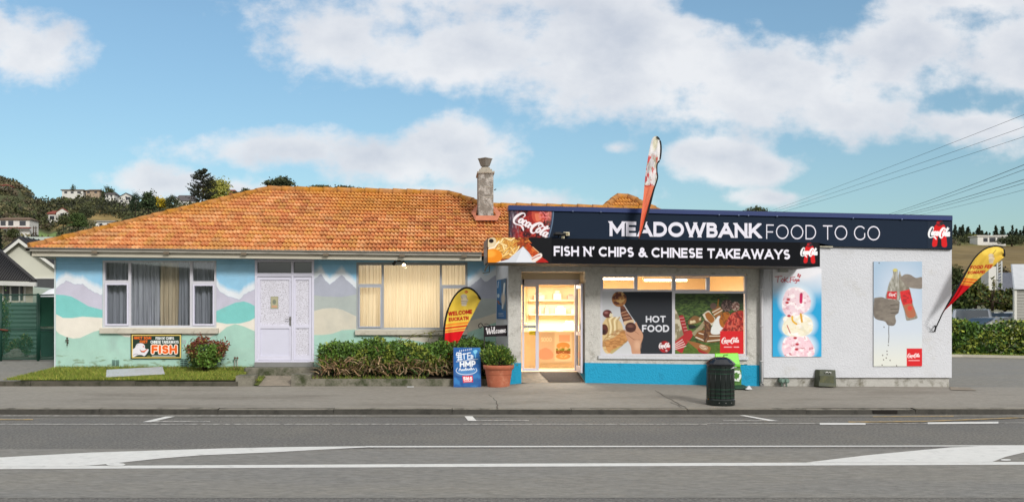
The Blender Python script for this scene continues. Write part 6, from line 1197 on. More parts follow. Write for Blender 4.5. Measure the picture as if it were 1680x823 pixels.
# ================================================================== recycling crate stand behind it
RYb = 20.3; kz = RYb / F; rz0 = foot_z(PXx(1190, RYb), RYb) + .005
rb = thing('recycling_bin', 'lime green recycling bin with raised flap lid against the turquoise band', 'bin', (PXx(1195, RYb), RYb, rz0))
b = MB(); b.prism([P(1175, 601, RYb), P(1215, 600.5, RYb), P(1217, 633, RYb), P(1176, 633, RYb)], .45); b.build('body', mat('bin_green', (78, 122, 54), .45, var=.08), rb, bevel=.015)
b = MB(); b.prism([P(1173, 597.5, RYb - .03), P(1215.5, 597.8, RYb - .03), P(1215.5, 601.5, RYb - .03), P(1173, 601.5, RYb - .03)], .5); b.build('rim', mat('bin_rim_green', (90, 178, 40), .4), rb, bevel=.01)
b = MB(); b.prism([P(1173.4, 579.2, RYb + .36), P(1211, 578.6, RYb + .36), P(1214.5, 598, RYb + .3), P(1173.2, 597, RYb + .3)], .04); lid_ = b.build('lid', mat('lime_lid', (112, 206, 14), .4, var=.04), rb, bevel=.012)
b = MB(); b.tube([P(1187.3, 597, RYb + .33), P(1187.5, 582, RYb + .35), P(1194, 581.5, RYb + .35)], .01, 6); b.build('lid_strap', M_black, lid_)
b = MB(); b.prism([P(1186, 632.5, RYb - .06), P(1221, 631, RYb - .06), P(1231, 637.3, RYb - .35), P(1190, 637.5, RYb - .35)], .3); b.build('foot', mat('bin_base_dark', (20, 62, 44), .5), rb)
A = Art(1200, 606.5, 1216.4, 626, .4); A.fill((78, 122, 54)); cx_, cy_ = 1208.4, 616
for i in range(3):
    a0 = math.radians(-90 + 120 * i); arcp = [(cx_ + 6.2 * math.cos(a0 + t * .35), cy_ + 7.4 * math.sin(a0 + t * .35)) for t in (-2.0, -1, 0, 1, 1.6)]
    A.line(arcp, 3.4, (214, 222, 214)); e_ = arcp[-1]; a1 = a0 + .56 + 1.5
    A.poly([(e_[0] + 4.2 * math.cos(a1), e_[1] + 4.2 * math.sin(a1)), (e_[0] + 3.6 * math.cos(a1 + 1.7), e_[1] + 3.6 * math.sin(a1 + 1.7)), (e_[0] + 3.6 * math.cos(a1 - 1.7), e_[1] + 3.6 * math.sin(a1 - 1.7))], (214, 222, 214))
A.build('recycling_mark', M_print, rb, RYb - .016)
b = MB(); b.blobs = None; rr = random.Random(8); base_ = P(1229, 636, RYb - .4)
pts_ = [(base_[0] + .1 * math.cos(i * .9) * rr.uniform(.6, 1.2), base_[1] + .06 * math.sin(i * .9) * rr.uniform(.6, 1.2), rz0 + rr.uniform(.0, .03)) for i in range(7)]
c_ = (base_[0], base_[1], rz0 + .09)
for i in range(7): b.poly([pts_[i], pts_[(i + 1) % 7], c_])
tag(b.build('paper_scrap', mat('white_paper', (206, 208, 210), .8), loc=base_), 'crumpled white paper at the foot of the recycling bin', 'litter')
# box and meter fittings at the wall
bb = thing('bait_box', 'dark olive steel box standing at the white wall below the ice cream poster', 'box', P(1358, 634, 20.75)); Yb = 20.7
b = MB(); n = b.vs([P(1343, 633, Yb), P(1372.5, 634.5, Yb), P(1371, 606.5, Yb + .14), P(1345, 606, Yb + .14), (PXx(1343, Yb), Yb + .26, -.02), (PXx(1372.5, Yb), Yb + .26, -.02), (PXx(1371, Yb), Yb + .26, P(0, 606.5, Yb + .14)[2]), (PXx(1345, Yb), Yb + .26, P(0, 606, Yb + .14)[2])])
for q4 in ((0, 1, 2, 3), (5, 4, 7, 6), (0, 3, 7, 4), (1, 5, 6, 2), (3, 2, 6, 7), (0, 4, 5, 1)): b.face([n + i for i in q4])
b.build('case', mat('olive_steel', (62, 68, 52), .6, var=.2, vscale=5, dirt=(96, 92, 60), dscale=5), bb, bevel=.01)
b = MB(); Yp = Yb + .045; b.pprism([(1346, 616), (1368, 616.6), (1369, 630.5), (1345, 629.5)], Yb + .03, .06); b.build('door', mat('olive_panel', (74, 78, 56), .6, var=.2, vscale=8, dirt=(110, 104, 60), dscale=9), bb)
b = MB(); b.tube([P(1354, 611.5, Yb + .09), P(1357, 609.6, Yb + .09), P(1359, 611.6, Yb + .09)], .014); b.tube([P(1360, 610, Yb + .09), P(1363.5, 611, Yb + .09), P(1362, 613, Yb + .09)], .014); b.build('hinge', mat('hinge_white', (196, 196, 192), .5), bb)
vb = thing('valve_pair', 'pair of grey green capped water valves on the plinth beside the downpipe', 'valve', P(1285, 632, 20.9))
for px in (1282, 1289.6):
    b = MB(); x, _, z = P(px, 624, 20.93); b.tube([(x, 21.02, z), (x, 20.86, z)], .055, 14); b.tube([(x, 20.95, z), (x + .02, 20.95, -.02)], .02); b.tube([(x, 20.86, z), (x, 20.84, z)], [.05, .03], 14); b.build('valve', mat('valve_green', (112, 136, 124), .5, var=.1), vb)
# low taps near the door and white board on the lawn
tp = thing('garden_tap', 'two thin pipes with brass taps at the mural wall right of the red bush', 'tap', P(388, 602, 22.5))
b = MB()
for px in (385.2, 389.2): x, _, z = P(px, 602, 22.5); b.tube([(x, 22.5, .2), (x, 22.5, P(0, 586.5, 22.5)[2])], .011, 6)
b.build('pipe', mat('pale_pipe', (164, 160, 150), .6), tp)
b = MB()
for px in (385.2, 389.2): x, _, z = P(px, 586.5, 22.5); b.tube([(x, 22.5, z), (x + .02, 22.44, z)], .026, 8)
b.build('tap_head', mat('tap_brass', (96, 66, 50), .5, .3), tp)
b = MB(); x, _, z = P(111, 560, WY - .03); b.tube([(x, WY, z - .03), (x, WY - .06, z - .03)], .014); b.tube([(x, WY - .06, z + .07), (x, WY - .06, z - .1)], .012); b.tube([(x - .04, WY - .07, z + .03), (x + .04, WY - .07, z + .03)], .016); b.tube([(x, WY - .06, z + .07), (x, WY - .06, z + .11)], .02)
tag(b.build('wall_tap', mat('dark_tap', (70, 58, 46), .6, .3), loc=(x, WY, z)), 'small dark tap on the mint wall near its left corner', 'tap')
b = MB()
def lz(px, py):
    lo_, hi_ = 20.5, 23.5
    for _ in range(30):
        m_ = (lo_ + hi_) / 2; row = HY - (lawn_z(0, m_) + .03 - H) / m_ * F
        if row > py: lo_ = m_
        else: hi_ = m_
    return (PXx(px, m_), m_, lawn_z(0, m_) + .03)
c4 = [lz(174, 618.4), lz(270, 613.5), lz(266.5, 602.5), lz(175, 607.5)]; n = b.vs(c4 + [(x, y, z + .025) for x, y, z in c4])
for q4 in ((3, 2, 1, 0), (4, 5, 6, 7), (0, 1, 5, 4), (1, 2, 6, 5), (2, 3, 7, 6), (3, 0, 4, 7)): b.face([n + i for i in q4])
tag(b.build('white_board', mat('board_white', (178, 182, 190), .5, var=.05), loc=lz(222, 612)), 'flat white board lying on the lawn below the fish sign', 'board')
b = MB(); b.box(PXx(668, 20.7), PXx(679, 20.7), 20.6, 20.66, .0, .012); tag(b.build('litter_scrap', mat('white_paper'), loc=(PXx(672, 20.7), 20.6, 0)), 'scrap of white paper on the footpath in front of the garden kerb', 'litter')

# ================================================================== planting in front of the house
# hedge: upright strap leaves, green above, dead skirts below
hd = thing('flax_hedge', 'long low strap leafed hedge, green above and brown dead leaves below, under the lit window', 'hedge', P(660, 620, 21.7))
rs = np.random.RandomState(21)
def strap(name, n, x0, x1, y0, y1, zf, len_, wid, up, m, mid, parent, seed, lean=.9, zr=(0, 1), droop=.25):
    rs = np.random.RandomState(seed); V = []; Fc = []; MI = []
    for i in range(n):
        x = rs.uniform(x0, x1); y = rs.uniform(y0, y1); z = zf(x, y, rs.rand()); a = rs.uniform(0, 6.28); L_ = len_ * rs.uniform(.6, 1.3); w_ = wid * rs.uniform(.7, 1.3)
        d = np.array([math.cos(a) * lean * rs.rand(), math.sin(a) * lean * rs.rand() - .25, up]); d /= np.linalg.norm(d); s_ = np.cross(d, [rs.normal(), rs.normal(), .2]); s_ /= np.linalg.norm(s_) + 1e-9
        p0 = np.array([x, y, z]); p1 = p0 + d * L_ * .55; p2 = p0 + d * L_ * .95 + np.array([d[0] * .15, d[1] * .15, -droop * L_ * rs.rand()])
        k_ = len(V); V += [p0 - s_ * w_ / 2, p0 + s_ * w_ / 2, p1 + s_ * w_ * .42, p1 - s_ * w_ * .42, p2]; Fc += [(k_, k_ + 1, k_ + 2, k_ + 3), (k_ + 3, k_ + 2, k_ + 4)]; c = rs.choice(len(mid), p=mid); MI += [c, c]
    o0 = org(parent); me = bpy.data.meshes.new(name); me.from_pydata([tuple(np.array(v) - np.array(o0)) for v in V], [], Fc)
    for q_ in m: me.materials.append(q_)
    me.polygons.foreach_set('material_index', MI); me.update(); return link_mesh(name, me, parent)
hx0, hx1 = PXx(527, 21.7), PXx(813, 22.0); htop = lambda x: 1.0 + .05 * math.sin(x * 3.1) + .035 * math.sin(x * 7.7 + 1) + .02 * math.sin(x * 17)
strap('foliage', 5200, hx0, hx1 - .05, 21.28, 22.25, lambda x, y, r: .42 + (htop(x) - .2 - .42) * r ** .8 + .0 - .1 * abs(y - 21.8), .20, .026, .9, [M_leaf, M_leafd, M_leafy, M_olive], [.32, .28, .25, .15], hd, 1)
strap('dead_leaves', 2300, hx0, hx1 - .05, 21.2, 22.1, lambda x, y, r: .2 + .36 * r, .24, .024, .7, [M_dead, M_olive, mat('dead_pale', (172, 148, 118), .9, var=.2, island=.4)], [.5, .2, .3], hd, 2, 1.1, droop=.5)
rs = np.random.RandomState(91); n = 9000; xx = rs.uniform(hx0 - .02, hx1 - .05, n); r_ = rs.rand(n); front = rs.rand(n) < .7
zt_ = np.array([htop(v) for v in xx]) - .04; zz = np.where(front, .36 + (zt_ - .36) * np.sqrt(r_), zt_ + rs.normal(size=n) * .03); lump = (fbm(xx * 2.2, zz * 2.5, 3) - .5) * .25
yy = np.where(front, 21.27 + lump + rs.normal(size=n) * .04, 21.3 + rs.rand(n) * .85)
C = np.stack([xx, yy, zz + np.where(front, 0, lump * .3)], 1) - np.array(org(hd)); gy = fbm(xx * 1.7 + 9, zz * 2.0, 3); mi = np.where(gy > .52, 2, 0); mi = np.where(rs.rand(n) < .3, 1, mi); mi = np.where((zz < .5) & (rs.rand(n) < .5), 3, mi)
link_mesh('leaves', leaf_mesh('leaves', C, .075, rs, .42, .7, mats=[M_leaf, M_leafd, M_leafy, M_olive], midx=mi), hd)
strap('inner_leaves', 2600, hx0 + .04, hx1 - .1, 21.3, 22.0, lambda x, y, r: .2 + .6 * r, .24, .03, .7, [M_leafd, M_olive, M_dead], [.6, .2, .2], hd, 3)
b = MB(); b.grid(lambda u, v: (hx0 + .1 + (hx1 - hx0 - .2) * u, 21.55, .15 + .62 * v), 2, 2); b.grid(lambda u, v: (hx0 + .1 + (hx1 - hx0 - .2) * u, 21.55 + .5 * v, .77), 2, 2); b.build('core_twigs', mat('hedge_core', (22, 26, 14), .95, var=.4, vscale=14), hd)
rr = random.Random(3)
for i in range(10):
    px = rr.uniform(545, 720); x, y, z = P(px, rr.uniform(566, 582), 21.35); b = MB(); b.lathe((x, y, z), [(.001, -.018), (.02, -.008), (.022, .006), (.001, .02)], 7)
    tag(b.build('hedge_flower', mat('flower_red', (170, 60, 40), .7) if i % 4 == 0 else mat('flower_white', (210, 210, 206), .7), loc=(x, y, z)), ('small red flower in the hedge' if i % 4 == 0 else 'small white flower in the hedge'), 'flower', 'red hedge flowers' if i % 4 == 0 else 'white hedge flowers')
b = MB()   # tall wild stems rising out of the hedge
for pts in ([(665, 560), (672, 552), (690, 548), (712, 544), (728, 542)], [(668, 562), (676, 549), (684, 546)], [(655, 563), (658, 556), (660, 552)], [(598, 562), (600, 556)], [(702, 560), (706, 547), (715, 541)]): b.tube([P(*p, 21.8) for p in pts], .007, 5)
ww = thing('wild_shoots', 'thin wild shoots sprouting above the hedge below the lit window', 'plant', P(690, 560, 21.8)); b.build('stem', mat('shoot_stem', (110, 100, 60), .8), ww)
C = np.array([P(x, y, 21.8) for x, y in [(672 + i * 2.9 + rr.uniform(-2, 2), 552 - i * .5 + rr.uniform(-3, 3)) for i in range(20)] + [(656 + rr.uniform(-3, 3), 556 + rr.uniform(-4, 4)) for i in range(10)] + [(706 + rr.uniform(-4, 6), 548 + rr.uniform(-5, 5)) for i in range(12)]]) - np.array(org(ww))
link_mesh('leaves', leaf_mesh('leaves', C, .07, rs, .45, .2, mats=[M_leafy, M_olive], midx=rs.randint(0, 2, len(C))), ww)
# red and green bush by the fish sign
rbx = thing('red_leaf_bush', 'rounded bush of red and green leaves beside the fish sign', 'bush', P(336, 606, 22.05)); o0 = np.array(org(rbx)); kk = 22.05 / F
C = crown_points(rs, 5200, 36 * kk, .42, 28 * kk, 27 * kk, 70, .17); C[:, 0] += np.where(C[:, 2] < .3, 0, .02); w_ = np.clip(.62 + C[:, 2] * .5, .5, 1.05); C[:, 0] *= w_; C[:, 1] *= w_
top = (C[:, 2] / (54 * kk) + rs.normal(size=len(C)) * .16 + np.clip(C[:, 0], -.6, .6) * .12)
grn = (np.abs(C[:, 0] - .12) < .2 + .1 * rs.rand(len(C))) & (C[:, 2] < .62)
mi = np.where(top > .58, 0, np.where(top > .42, 2, 1)); mi = np.where(grn, 3, mi); mi = np.where(rs.rand(len(C)) < .12, 2, mi)
link_mesh('foliage', leaf_mesh('foliage', C, .075, rs, .55, .3, mats=[M_red, M_leafd, M_olive, M_leaf], midx=mi), rbx)
b = MB()
for i in range(12): a = i * .55; b.tube([(o0[0], o0[1], o0[2] - .05), (o0[0] + .3 * math.cos(a), o0[1] + .25 * math.sin(a), o0[2] + .55)], [.02, .006], 5)
b.build('stem', M_twig, rbx)
# lawn grass and weeds
def grass(name, n, xf, size, m, mid, seed, lean=.6):
    rs = np.random.RandomState(seed); V = np.zeros((n, 3, 3)); 
    for i in range(n):
        x, y, z = xf(rs); a = rs.uniform(0, 3.14); h_ = size * rs.uniform(.5, 1.4); w_ = .007
        V[i, 0] = (x - w_ * math.cos(a), y - w_ * math.sin(a), z); V[i, 1] = (x + w_ * math.cos(a), y + w_ * math.sin(a), z); V[i, 2] = (x + rs.normal() * h_ * lean, y + rs.normal() * h_ * lean, z + h_)
    me = bpy.data.meshes.new(name); me.from_pydata(V.reshape(-1, 3).tolist(), [], [(3 * i, 3 * i + 1, 3 * i + 2) for i in range(n)])
    for q_ in m: me.materials.append(q_)
    me.polygons.foreach_set('material_index', rs.choice(len(m), n, p=mid).astype(np.int32)); me.update(); o = link_mesh(name, me); o['kind'] = 'stuff'; return o
M_g1 = mat('grass_blade', (128, 144, 50), .7, island=.35, var=.25, vscale=1.4); M_g2 = mat('grass_dry', (166, 160, 78), .8, island=.3, var=.2, vscale=1.5); M_g3 = mat('grass_deep', (90, 112, 38), .7, island=.35, var=.2, vscale=1.4)
def lawn_pt(rs):
    v = rs.rand(); y = 21.13 + 1.43 * v; xl_ = (PXx(6, 21.1) * (1 - v) + xw * v); x = xl_ + (LX1 - xl_) * rs.rand(); return x, y, lawn_z(0, y)
grass('grass', 36000, lawn_pt, .05, [M_g1, M_g2, M_g3], [.5, .25, .25], 5)
def weeds_pt(rs):
    k_ = rs.randint(6)
    if k_ == 0: return rs.uniform(PXx(396, 21.5), PXx(434, 21.7)), rs.uniform(21.1, 21.9), .1
    if k_ == 1: return rs.uniform(PXx(376, 22.3), PXx(396, 22.3)), rs.uniform(22.1, 22.5), .28
    if k_ == 2: return rs.uniform(PXx(500, 21.2), PXx(700, 21.2)), rs.uniform(21.14, 21.3), .13
    if k_ == 3: return rs.uniform(PXx(95, 22.5), PXx(300, 22.5)), rs.uniform(22.5, 22.58), .3
    if k_ == 4: return rs.uniform(PXx(150, 22.4), PXx(330, 22.4)), rs.uniform(22.3, 22.58), .29
    return rs.uniform(PXx(745, 21.2), PXx(830, 21.2)), rs.uniform(21.15, 21.4), .12
grass('weeds', 3400, weeds_pt, .09, [M_g1, M_dead, M_g3], [.45, .2, .35], 8)
# little yucca beside the drinks poster (behind the hedge)
yu = thing('spiky_plant', 'small dark spiky plant behind the hedge right of the feather flag', 'plant', P(760, 566, 22.2))
strap('leaves', 70, PXx(748, 22.2), PXx(775, 22.2), 22.15, 22.3, lambda x, y, r: .85 + .1 * r, .3, .03, .8, [M_leafd, M_olive], [.7, .3], yu, 15, 1.2, droop=.2)
# ================================================================== hills
RZ = [(-900, 60), (-300, 80), (0, 75), (22, 73), (40, 69), (58, 63), (78, 60), (110, 64), (150, 66), (200, 62), (300, 61), (400, 63), (480, 66), (560, 66), (735, 60), (900, 52), (1200, 46), (1560, 43.5), (1680, 43), (2000, 46), (2800, 50)]
def hz(x, y):
    if y < 62: return -.34
    px = CX + x / y * F; zr = float(np.interp(px, [a for a, _ in RZ], [c for _, c in RZ])); y0, y1 = 62., 500.
    if px > 1200: s = min(max((y - 120) / (y1 - 120), 0), 1.6) ** 1.25 if y > 120 else 0
    else: s = min(max((y - y0) / (y1 - y0), 0), 1.6) ** float(np.interp(px, [90, 260], [1.95, 1.4]))
    if y > 500: s = 1 + (y - 500) / 500 * .12
    n = float(fbm(np.array(x / 45. + 7), np.array(y / 60. + 3), 3)) - .5
    return -.34 + zr * s + n * 7 * min(s * 3, 1)
def on_hill(px, py, y0=90, y1=700):
    """distance at which the hillside is seen at this photo position"""
    y = y0
    while y < y1:
        x = (px - CX) / F * y; q = HY - (hz(x, y) - H) / y * F
        if q <= py: return x, y, hz(x, y)
        y += 3
    return (px - CX) / F * 500, 500, hz((px - CX) / F * 500, 500)
PAD = (on_hill(150, 362)[1], on_hill(150, 343)[1]); FLD = (on_hill(60, 394)[1], on_hill(60, 377)[1]); print('PAD', PAD, FLD)
ncol, nrow = 220, 90
pxs = np.linspace(-900, 2800, ncol); ysr = np.concatenate([np.linspace(60, 560, nrow - 14), np.linspace(580, 1600, 14)])
V = []; Cc = []
for y in ysr:
    for px in pxs:
        x = (px - CX) / F * y; z = hz(x, y); V.append((x, y, z))
        n1 = float(fbm(np.array(x / 30.), np.array(y / 40.), 4)); n2 = float(fbm(np.array(x / 7.), np.array(y / 9.), 3))
        if px > 1200:
            c = lin((122, 104, 64)) * (.7 + .6 * n1) * (.8 + .4 * n2)
            g = min(max((n1 - .5) * 4, 0), 1) * .6 + min(max((y - 455) / 30, 0), 1) * .6; c = c * (1 - min(g, 1)) + lin((86, 92, 44)) * min(g, 1)
        else:
            c = lin((72, 76, 48)) * (.7 + .6 * n1)
            if 95 < px < 215 and PAD[0] < y < PAD[1]: c = lin((138, 118, 72)) * (.8 + .4 * n2)
            if 30 < px < 98 and FLD[0] < y < FLD[1]: c = lin((112, 134, 76)) * (.94 + .12 * n2)
        Cc.append(c)
nr = len(ysr); Fc = [(j * ncol + i, j * ncol + i + 1, (j + 1) * ncol + i + 1, (j + 1) * ncol + i) for j in range(nr - 1) for i in range(ncol - 1)]
me = bpy.data.meshes.new('hills'); me.from_pydata(V, [], Fc); me.polygons.foreach_set('use_smooth', [True] * len(Fc))
ca = me.color_attributes.new('Col', 'FLOAT_COLOR', 'POINT'); ca.data.foreach_set('color', np.concatenate([np.array(Cc), np.ones((len(Cc), 1))], 1).ravel())
me.materials.append(mat('hill_pasture', attr=True, rough=.95, var=.3, vscale=.12, bump=.6, bscale=.3)); struct(link_mesh('hills', me))
# seats of the hillside houses: photo column, row of the base, half width in photo pixels
SEATS = {k: on_hill(*k) for k in ((22, 386), (93, 364), (119, 320), (152, 319), (180, 325), (207, 333), (303, 341), (172, 373))}
HALF = {22: 28, 93: 20, 119: 21, 152: 14, 180: 11, 207: 15, 303: 18, 172: 20}
# bush cover on the left hillside, one mass
M_far = mat('far_foliage', attr=True, rough=.85, var=.2, vscale=.3, spec=.15)
rs = np.random.RandomState(31); LC, LS, LCol = [], [], []
pal = [(66, 68, 46), (78, 78, 52), (54, 58, 42), (88, 86, 62), (84, 76, 62), (68, 74, 48), (104, 98, 72), (52, 54, 44)]
def clump(cx, cy, cz, r, n, col, sz, h=1.):
    k = rs.normal(size=(n, 3)); k /= np.linalg.norm(k, axis=1)[:, None]; k *= rs.uniform(.55, 1., (n, 1)); k[:, 2] = np.abs(k[:, 2]) * h
    LC.append(k * r + np.array([cx, cy, cz])); LS.append(np.full(n, sz)); LCol.append(lin(col) * 1.35 * rs.uniform(.75, 1.25, (n, 1)))  # foliage colours lightened to carry the atmospheric haze of distance
cnt = 0
while cnt < 5200:
    px = rs.uniform(-160, 560) if cnt < 3700 else rs.uniform(-800, 900); y = rs.uniform(150, 560) ; x = (px - CX) / F * y
    if 98 < px < 208 and PAD[0] - 14 < y < PAD[1] + 4: continue
    if 28 < px < 100 and FLD[0] - 16 < y < FLD[1] + 2: continue
    if px > 215 and y < 300: continue
    if any(abs(px - k[0]) < HALF[k[0]] and v[1] - 11 < y < v[1] + 10 for k, v in SEATS.items()): continue
    g = float(fbm(np.array(x / 25.), np.array(y / 25. + 9), 3))
    r = rs.uniform(2.2, 5.2) * (1. if y > 300 else .8); dark = y > 420 and px > 95
    col = pal[rs.randint(len(pal))] if not dark else pal[rs.choice([0, 2, 5, 7, 1])]
    clump(x, y, hz(x, y) - .3, r * .85, 60, col, r * .26, rs.uniform(.7, 1.1)); cnt += 1
for i in range(260):   # the tree line along the left ridge
    px = rs.uniform(62, 345); y = rs.uniform(440, 520) if px < 215 else rs.uniform(380, 500); x = (px - CX) / F * y
    if any(abs(px - k[0]) < HALF[k[0]] and v[1] - 7 < y < v[1] + 9 for k, v in SEATS.items()): continue
    r = rs.uniform(2.4, 5.4); clump(x, y, hz(x, y) - .3, r, 80, pal[rs.choice([0, 2, 5, 7, 1])], r * .24, rs.uniform(.8, 1.3))
me = leaf_mesh('hillside_bush', np.concatenate(LC), np.concatenate(LS), rs, .8, .2, mats=[M_far], colors=np.concatenate(LCol)); struct(link_mesh('hillside_bush', me), 'stuff')
# low scrub on the right hill
LC, LS, LCol = [], [], []
for i in range(420):
    px = rs.uniform(1450, 1900); y = rs.choice([rs.uniform(200, 300), rs.uniform(462, 500), rs.uniform(130, 200)]); x = (px - CX) / F * y; r = rs.uniform(1.4, 3.2)
    if 1600 < px < 1655 and y > 440: continue
    clump(x, y, hz(x, y) - .2, r, 40, pal[rs.randint(len(pal))], r * .36)
for i in range(170):
    px = rs.uniform(1540, 1720); y = rs.uniform(486, 512); x = (px - CX) / F * y; r = rs.uniform(2, 4); clump(x, y, hz(x, y) - .2, r, 60, [(58, 64, 46), (70, 74, 50), (48, 56, 42)][rs.randint(3)], r * .26)
for i in range(90):
    px = rs.uniform(1560, 1900); y = rs.uniform(58, 110); x = (px - CX) / F * y; r = rs.uniform(1.2, 2.4); clump(x, y, max(hz(x, y), -.1), r, 70, [(58, 70, 32), (78, 84, 36), (48, 58, 32)][rs.randint(3)], r * .22)
me = leaf_mesh('hillside_scrub', np.concatenate(LC), np.concatenate(LS), rs, .8, .2, mats=[M_far], colors=np.concatenate(LCol)); struct(link_mesh('hillside_scrub', me), 'stuff')
# ------------------------------------------------------------------ far trees
M_bark = mat('far_bark', (74, 64, 52), .95, var=.2)
def conifer_proto(seed, h=10., r=2.4, n=1500, cols=((52, 62, 48), (64, 74, 54), (44, 52, 42)), dens=9, droop=.25, taper=1.):
    rs = np.random.RandomState(seed); C, D, S = [], [], []
    lv = 16
    for i in range(lv):
        t = i / lv; z = h * (.12 + .88 * t); R = r * (1 - t) ** taper * rs.uniform(.75, 1.15) + .12
        nb = max(4, int(9 * (1 - t) + 4))
        for j in range(nb):
            a = rs.uniform(0, 6.28); L_ = R * rs.uniform(.6, 1.1); k = max(2, int(n / lv / nb)); s_ = rs.rand(k) ** .7
            C.append(np.stack([np.cos(a) * L_ * s_, np.sin(a) * L_ * s_, z - droop * L_ * s_ + rs.normal(size=k) * .12], 1) + rs.normal(size=(k, 3)) * .12)
    C = np.concatenate(C); col = np.array([lin(cols[rs.randint(len(cols))]) * rs.uniform(.7, 1.3) for _ in range(len(C))])
    return leaf_mesh('crown', C, .62, rs, .5, .05, mats=[M_far], colors=col), h
def make_tree(name, label, cat, loc, crown_me, h, trunk_r, group=None, th=.8):
    t = thing(name, label, cat, loc, group); link_mesh('crown', crown_me, t); b = MB(); o = org(t)
    b.tube([(o.x, o.y, o.z - .6), (o.x + .02 * h, o.y, o.z + h * th * .5), (o.x, o.y, o.z + h * th)], [trunk_r, trunk_r * .7, trunk_r * .2], 7); b.build('trunk', M_bark, t); return t
pros = []
for s in range(4):
    cm, h = conifer_proto(40 + s, 10, 2.2 + .35 * s, 1300, taper=1. if s % 2 else .8)
    x, y, z = (1580 + s * 27 - CX) / F * 505, 505, hz((1580 + s * 27 - CX) / F * 505, 505)
    pros.append(make_tree('conifer_tree', 'dark conifer in the row along the right hill skyline', 'tree', (x, y, z), cm, h, .3, 'skyline conifers on the right hill'))
rr = random.Random(12)
i = 0
for px in range(1548, 1706, 4):
    y = rr.uniform(492, 530); x = (px + rr.uniform(-4, 4) - CX) / F * y; s_ = rr.uniform(.6, 1.1)
    if 1600 < px < 1650: s_ *= .9
    copy_thing(pros[i % 4], (x, y, hz(x, y) - .6), rz=rr.uniform(0, 6), scale=(s_ * 1.35, s_ * 1.35, s_)); i += 1
cm, h = conifer_proto(61, 15, 2.6, 2600, dens=12, taper=.8); 
# broad trees
def broad_mesh(seed, rx, rz_, cols, n=1500, size=.8, clumps=30, zc=None):
    rs = np.random.RandomState(seed); n = int(n * 1.5); C = crown_points(rs, n, rx * .9, rx * .9, rz_ * .9, zc if zc is not None else rz_ * 1.15, clumps, .27)
    cc = np.array([lin(cols[rs.randint(len(cols))]) * 1.25 * rs.uniform(.7, 1.3) for _ in range(n)]); return leaf_mesh('crown', C, size, rs, .7, .2, mats=[M_far], colors=cc)
def far_tree(px, py_base, wpx, hpx, cols, label, name='broadleaf_tree', seed=0, y=None, n=1500, size=.2, clumps=30, lift=.0):
    if y is None: x, y, z = on_hill(px, py_base)
    else: x, z = PXx(px, y), PZz(py_base, y)
    w_ = wpx / F * y / 2; h_ = hpx / F * y; me = broad_mesh(seed, w_, h_ * (.5 - lift / 2), cols, n, size * w_, clumps, h_ * (.52 + lift / 2)); return make_tree(name, label, 'tree', (x, y, z), me, h_, w_ * .08, th=.7)
DG = ((62, 70, 48), (74, 80, 54), (50, 58, 42)); YG = ((138, 138, 66), (154, 150, 76), (112, 118, 60)); 
far_tree(357, 334, 50, 38, YG, 'yellow green rounded tree beside the tall dark skyline pine', seed=2, y=420, n=2600, size=.15)
far_tree(262, 344, 27, 22, ((170, 148, 34), (186, 162, 44), (140, 126, 40)), 'bright yellow autumn tree on the far left hillside', seed=3, y=400, n=1400)
far_tree(458, 314, 42, 22, DG, 'dark spreading tree just above the left end of the roof ridge', seed=4, y=430, n=1800, size=.16, lift=.1)
far_tree(404, 322, 24, 12, DG, 'small dark tree between the yellow green tree and the ridge end', seed=5, y=440, n=900)
far_tree(385, 326, 14, 12, DG, 'little dark tree close right of the yellow green tree', seed=6, y=445, n=700)
far_tree(120, 315, 9, 12, DG, 'thin dark tree between pale houses on the left skyline', seed=7, y=500, n=500)
far_tree(22, 392, 20, 18, ((58, 66, 40), (74, 78, 48)), 'round grey green bush before the red and white hillside house', seed=8, y=300, n=900)
far_tree(178, 327, 22, 20, DG, 'dark tree right of the skyline houses', seed=9, y=505, n=900)
far_tree(243, 348, 30, 32, ((60, 74, 48), (50, 62, 44)), 'dark tree in front of the yellow autumn tree', seed=10, y=370, n=1500)
far_tree(222, 352, 18, 34, ((48, 62, 44), (42, 54, 40)), 'narrow dark evergreen left of the autumn tree', seed=11, y=368, n=1300)
far_tree(282, 342, 22, 22, DG, 'dark tree right of the autumn tree', seed=12, y=395, n=1000)
far_tree(128, 375, 30, 24, ((56, 72, 40), (70, 84, 46)), 'green tree behind the roof hip on the lower left hill', seed=13, y=250, n=1400)
far_tree(142, 362, 24, 22, ((66, 70, 50), (56, 62, 44)), 'grey green round tree by the brown paddock', seed=14, y=300, n=1200)
far_tree(104, 372, 22, 22, ((60, 66, 44), (76, 80, 50)), 'olive tree below the small white gabled hillside house', seed=15, y=320, n=1200)
far_tree(565, 316, 60, 8, DG, 'low dark tree line just above the roof ridge', seed=16, y=470, n=1300, size=.1)
far_tree(528, 314, 40, 9, DG, 'low dark treetop above the ridge left of centre', seed=17, y=468, n=1000, size=.12)
far_tree(1241, 356, 34, 17, ((70, 78, 46), (56, 62, 40)), 'treetop peeping over the blue parapet cap', seed=18, y=75, n=1000, size=.16)
far_tree(1590, 391, 14, 8, ((90, 96, 60), (76, 84, 52)), 'pale round shrub left of the white house on the right hill', seed=19, y=480, n=600)
far_tree(1600, 391, 10, 6, ((140, 130, 50), (110, 108, 50)), 'yellowish shrub beside the white house on the right hill', seed=20, y=475, n=500)
far_tree(1660, 402, 40, 14, DG, 'dark hedge like trees below the white house on the right hill', seed=21, y=460, n=1300, size=.12)
# skyline shrubs on the left spur
LC, LS, LCol = [], [], []
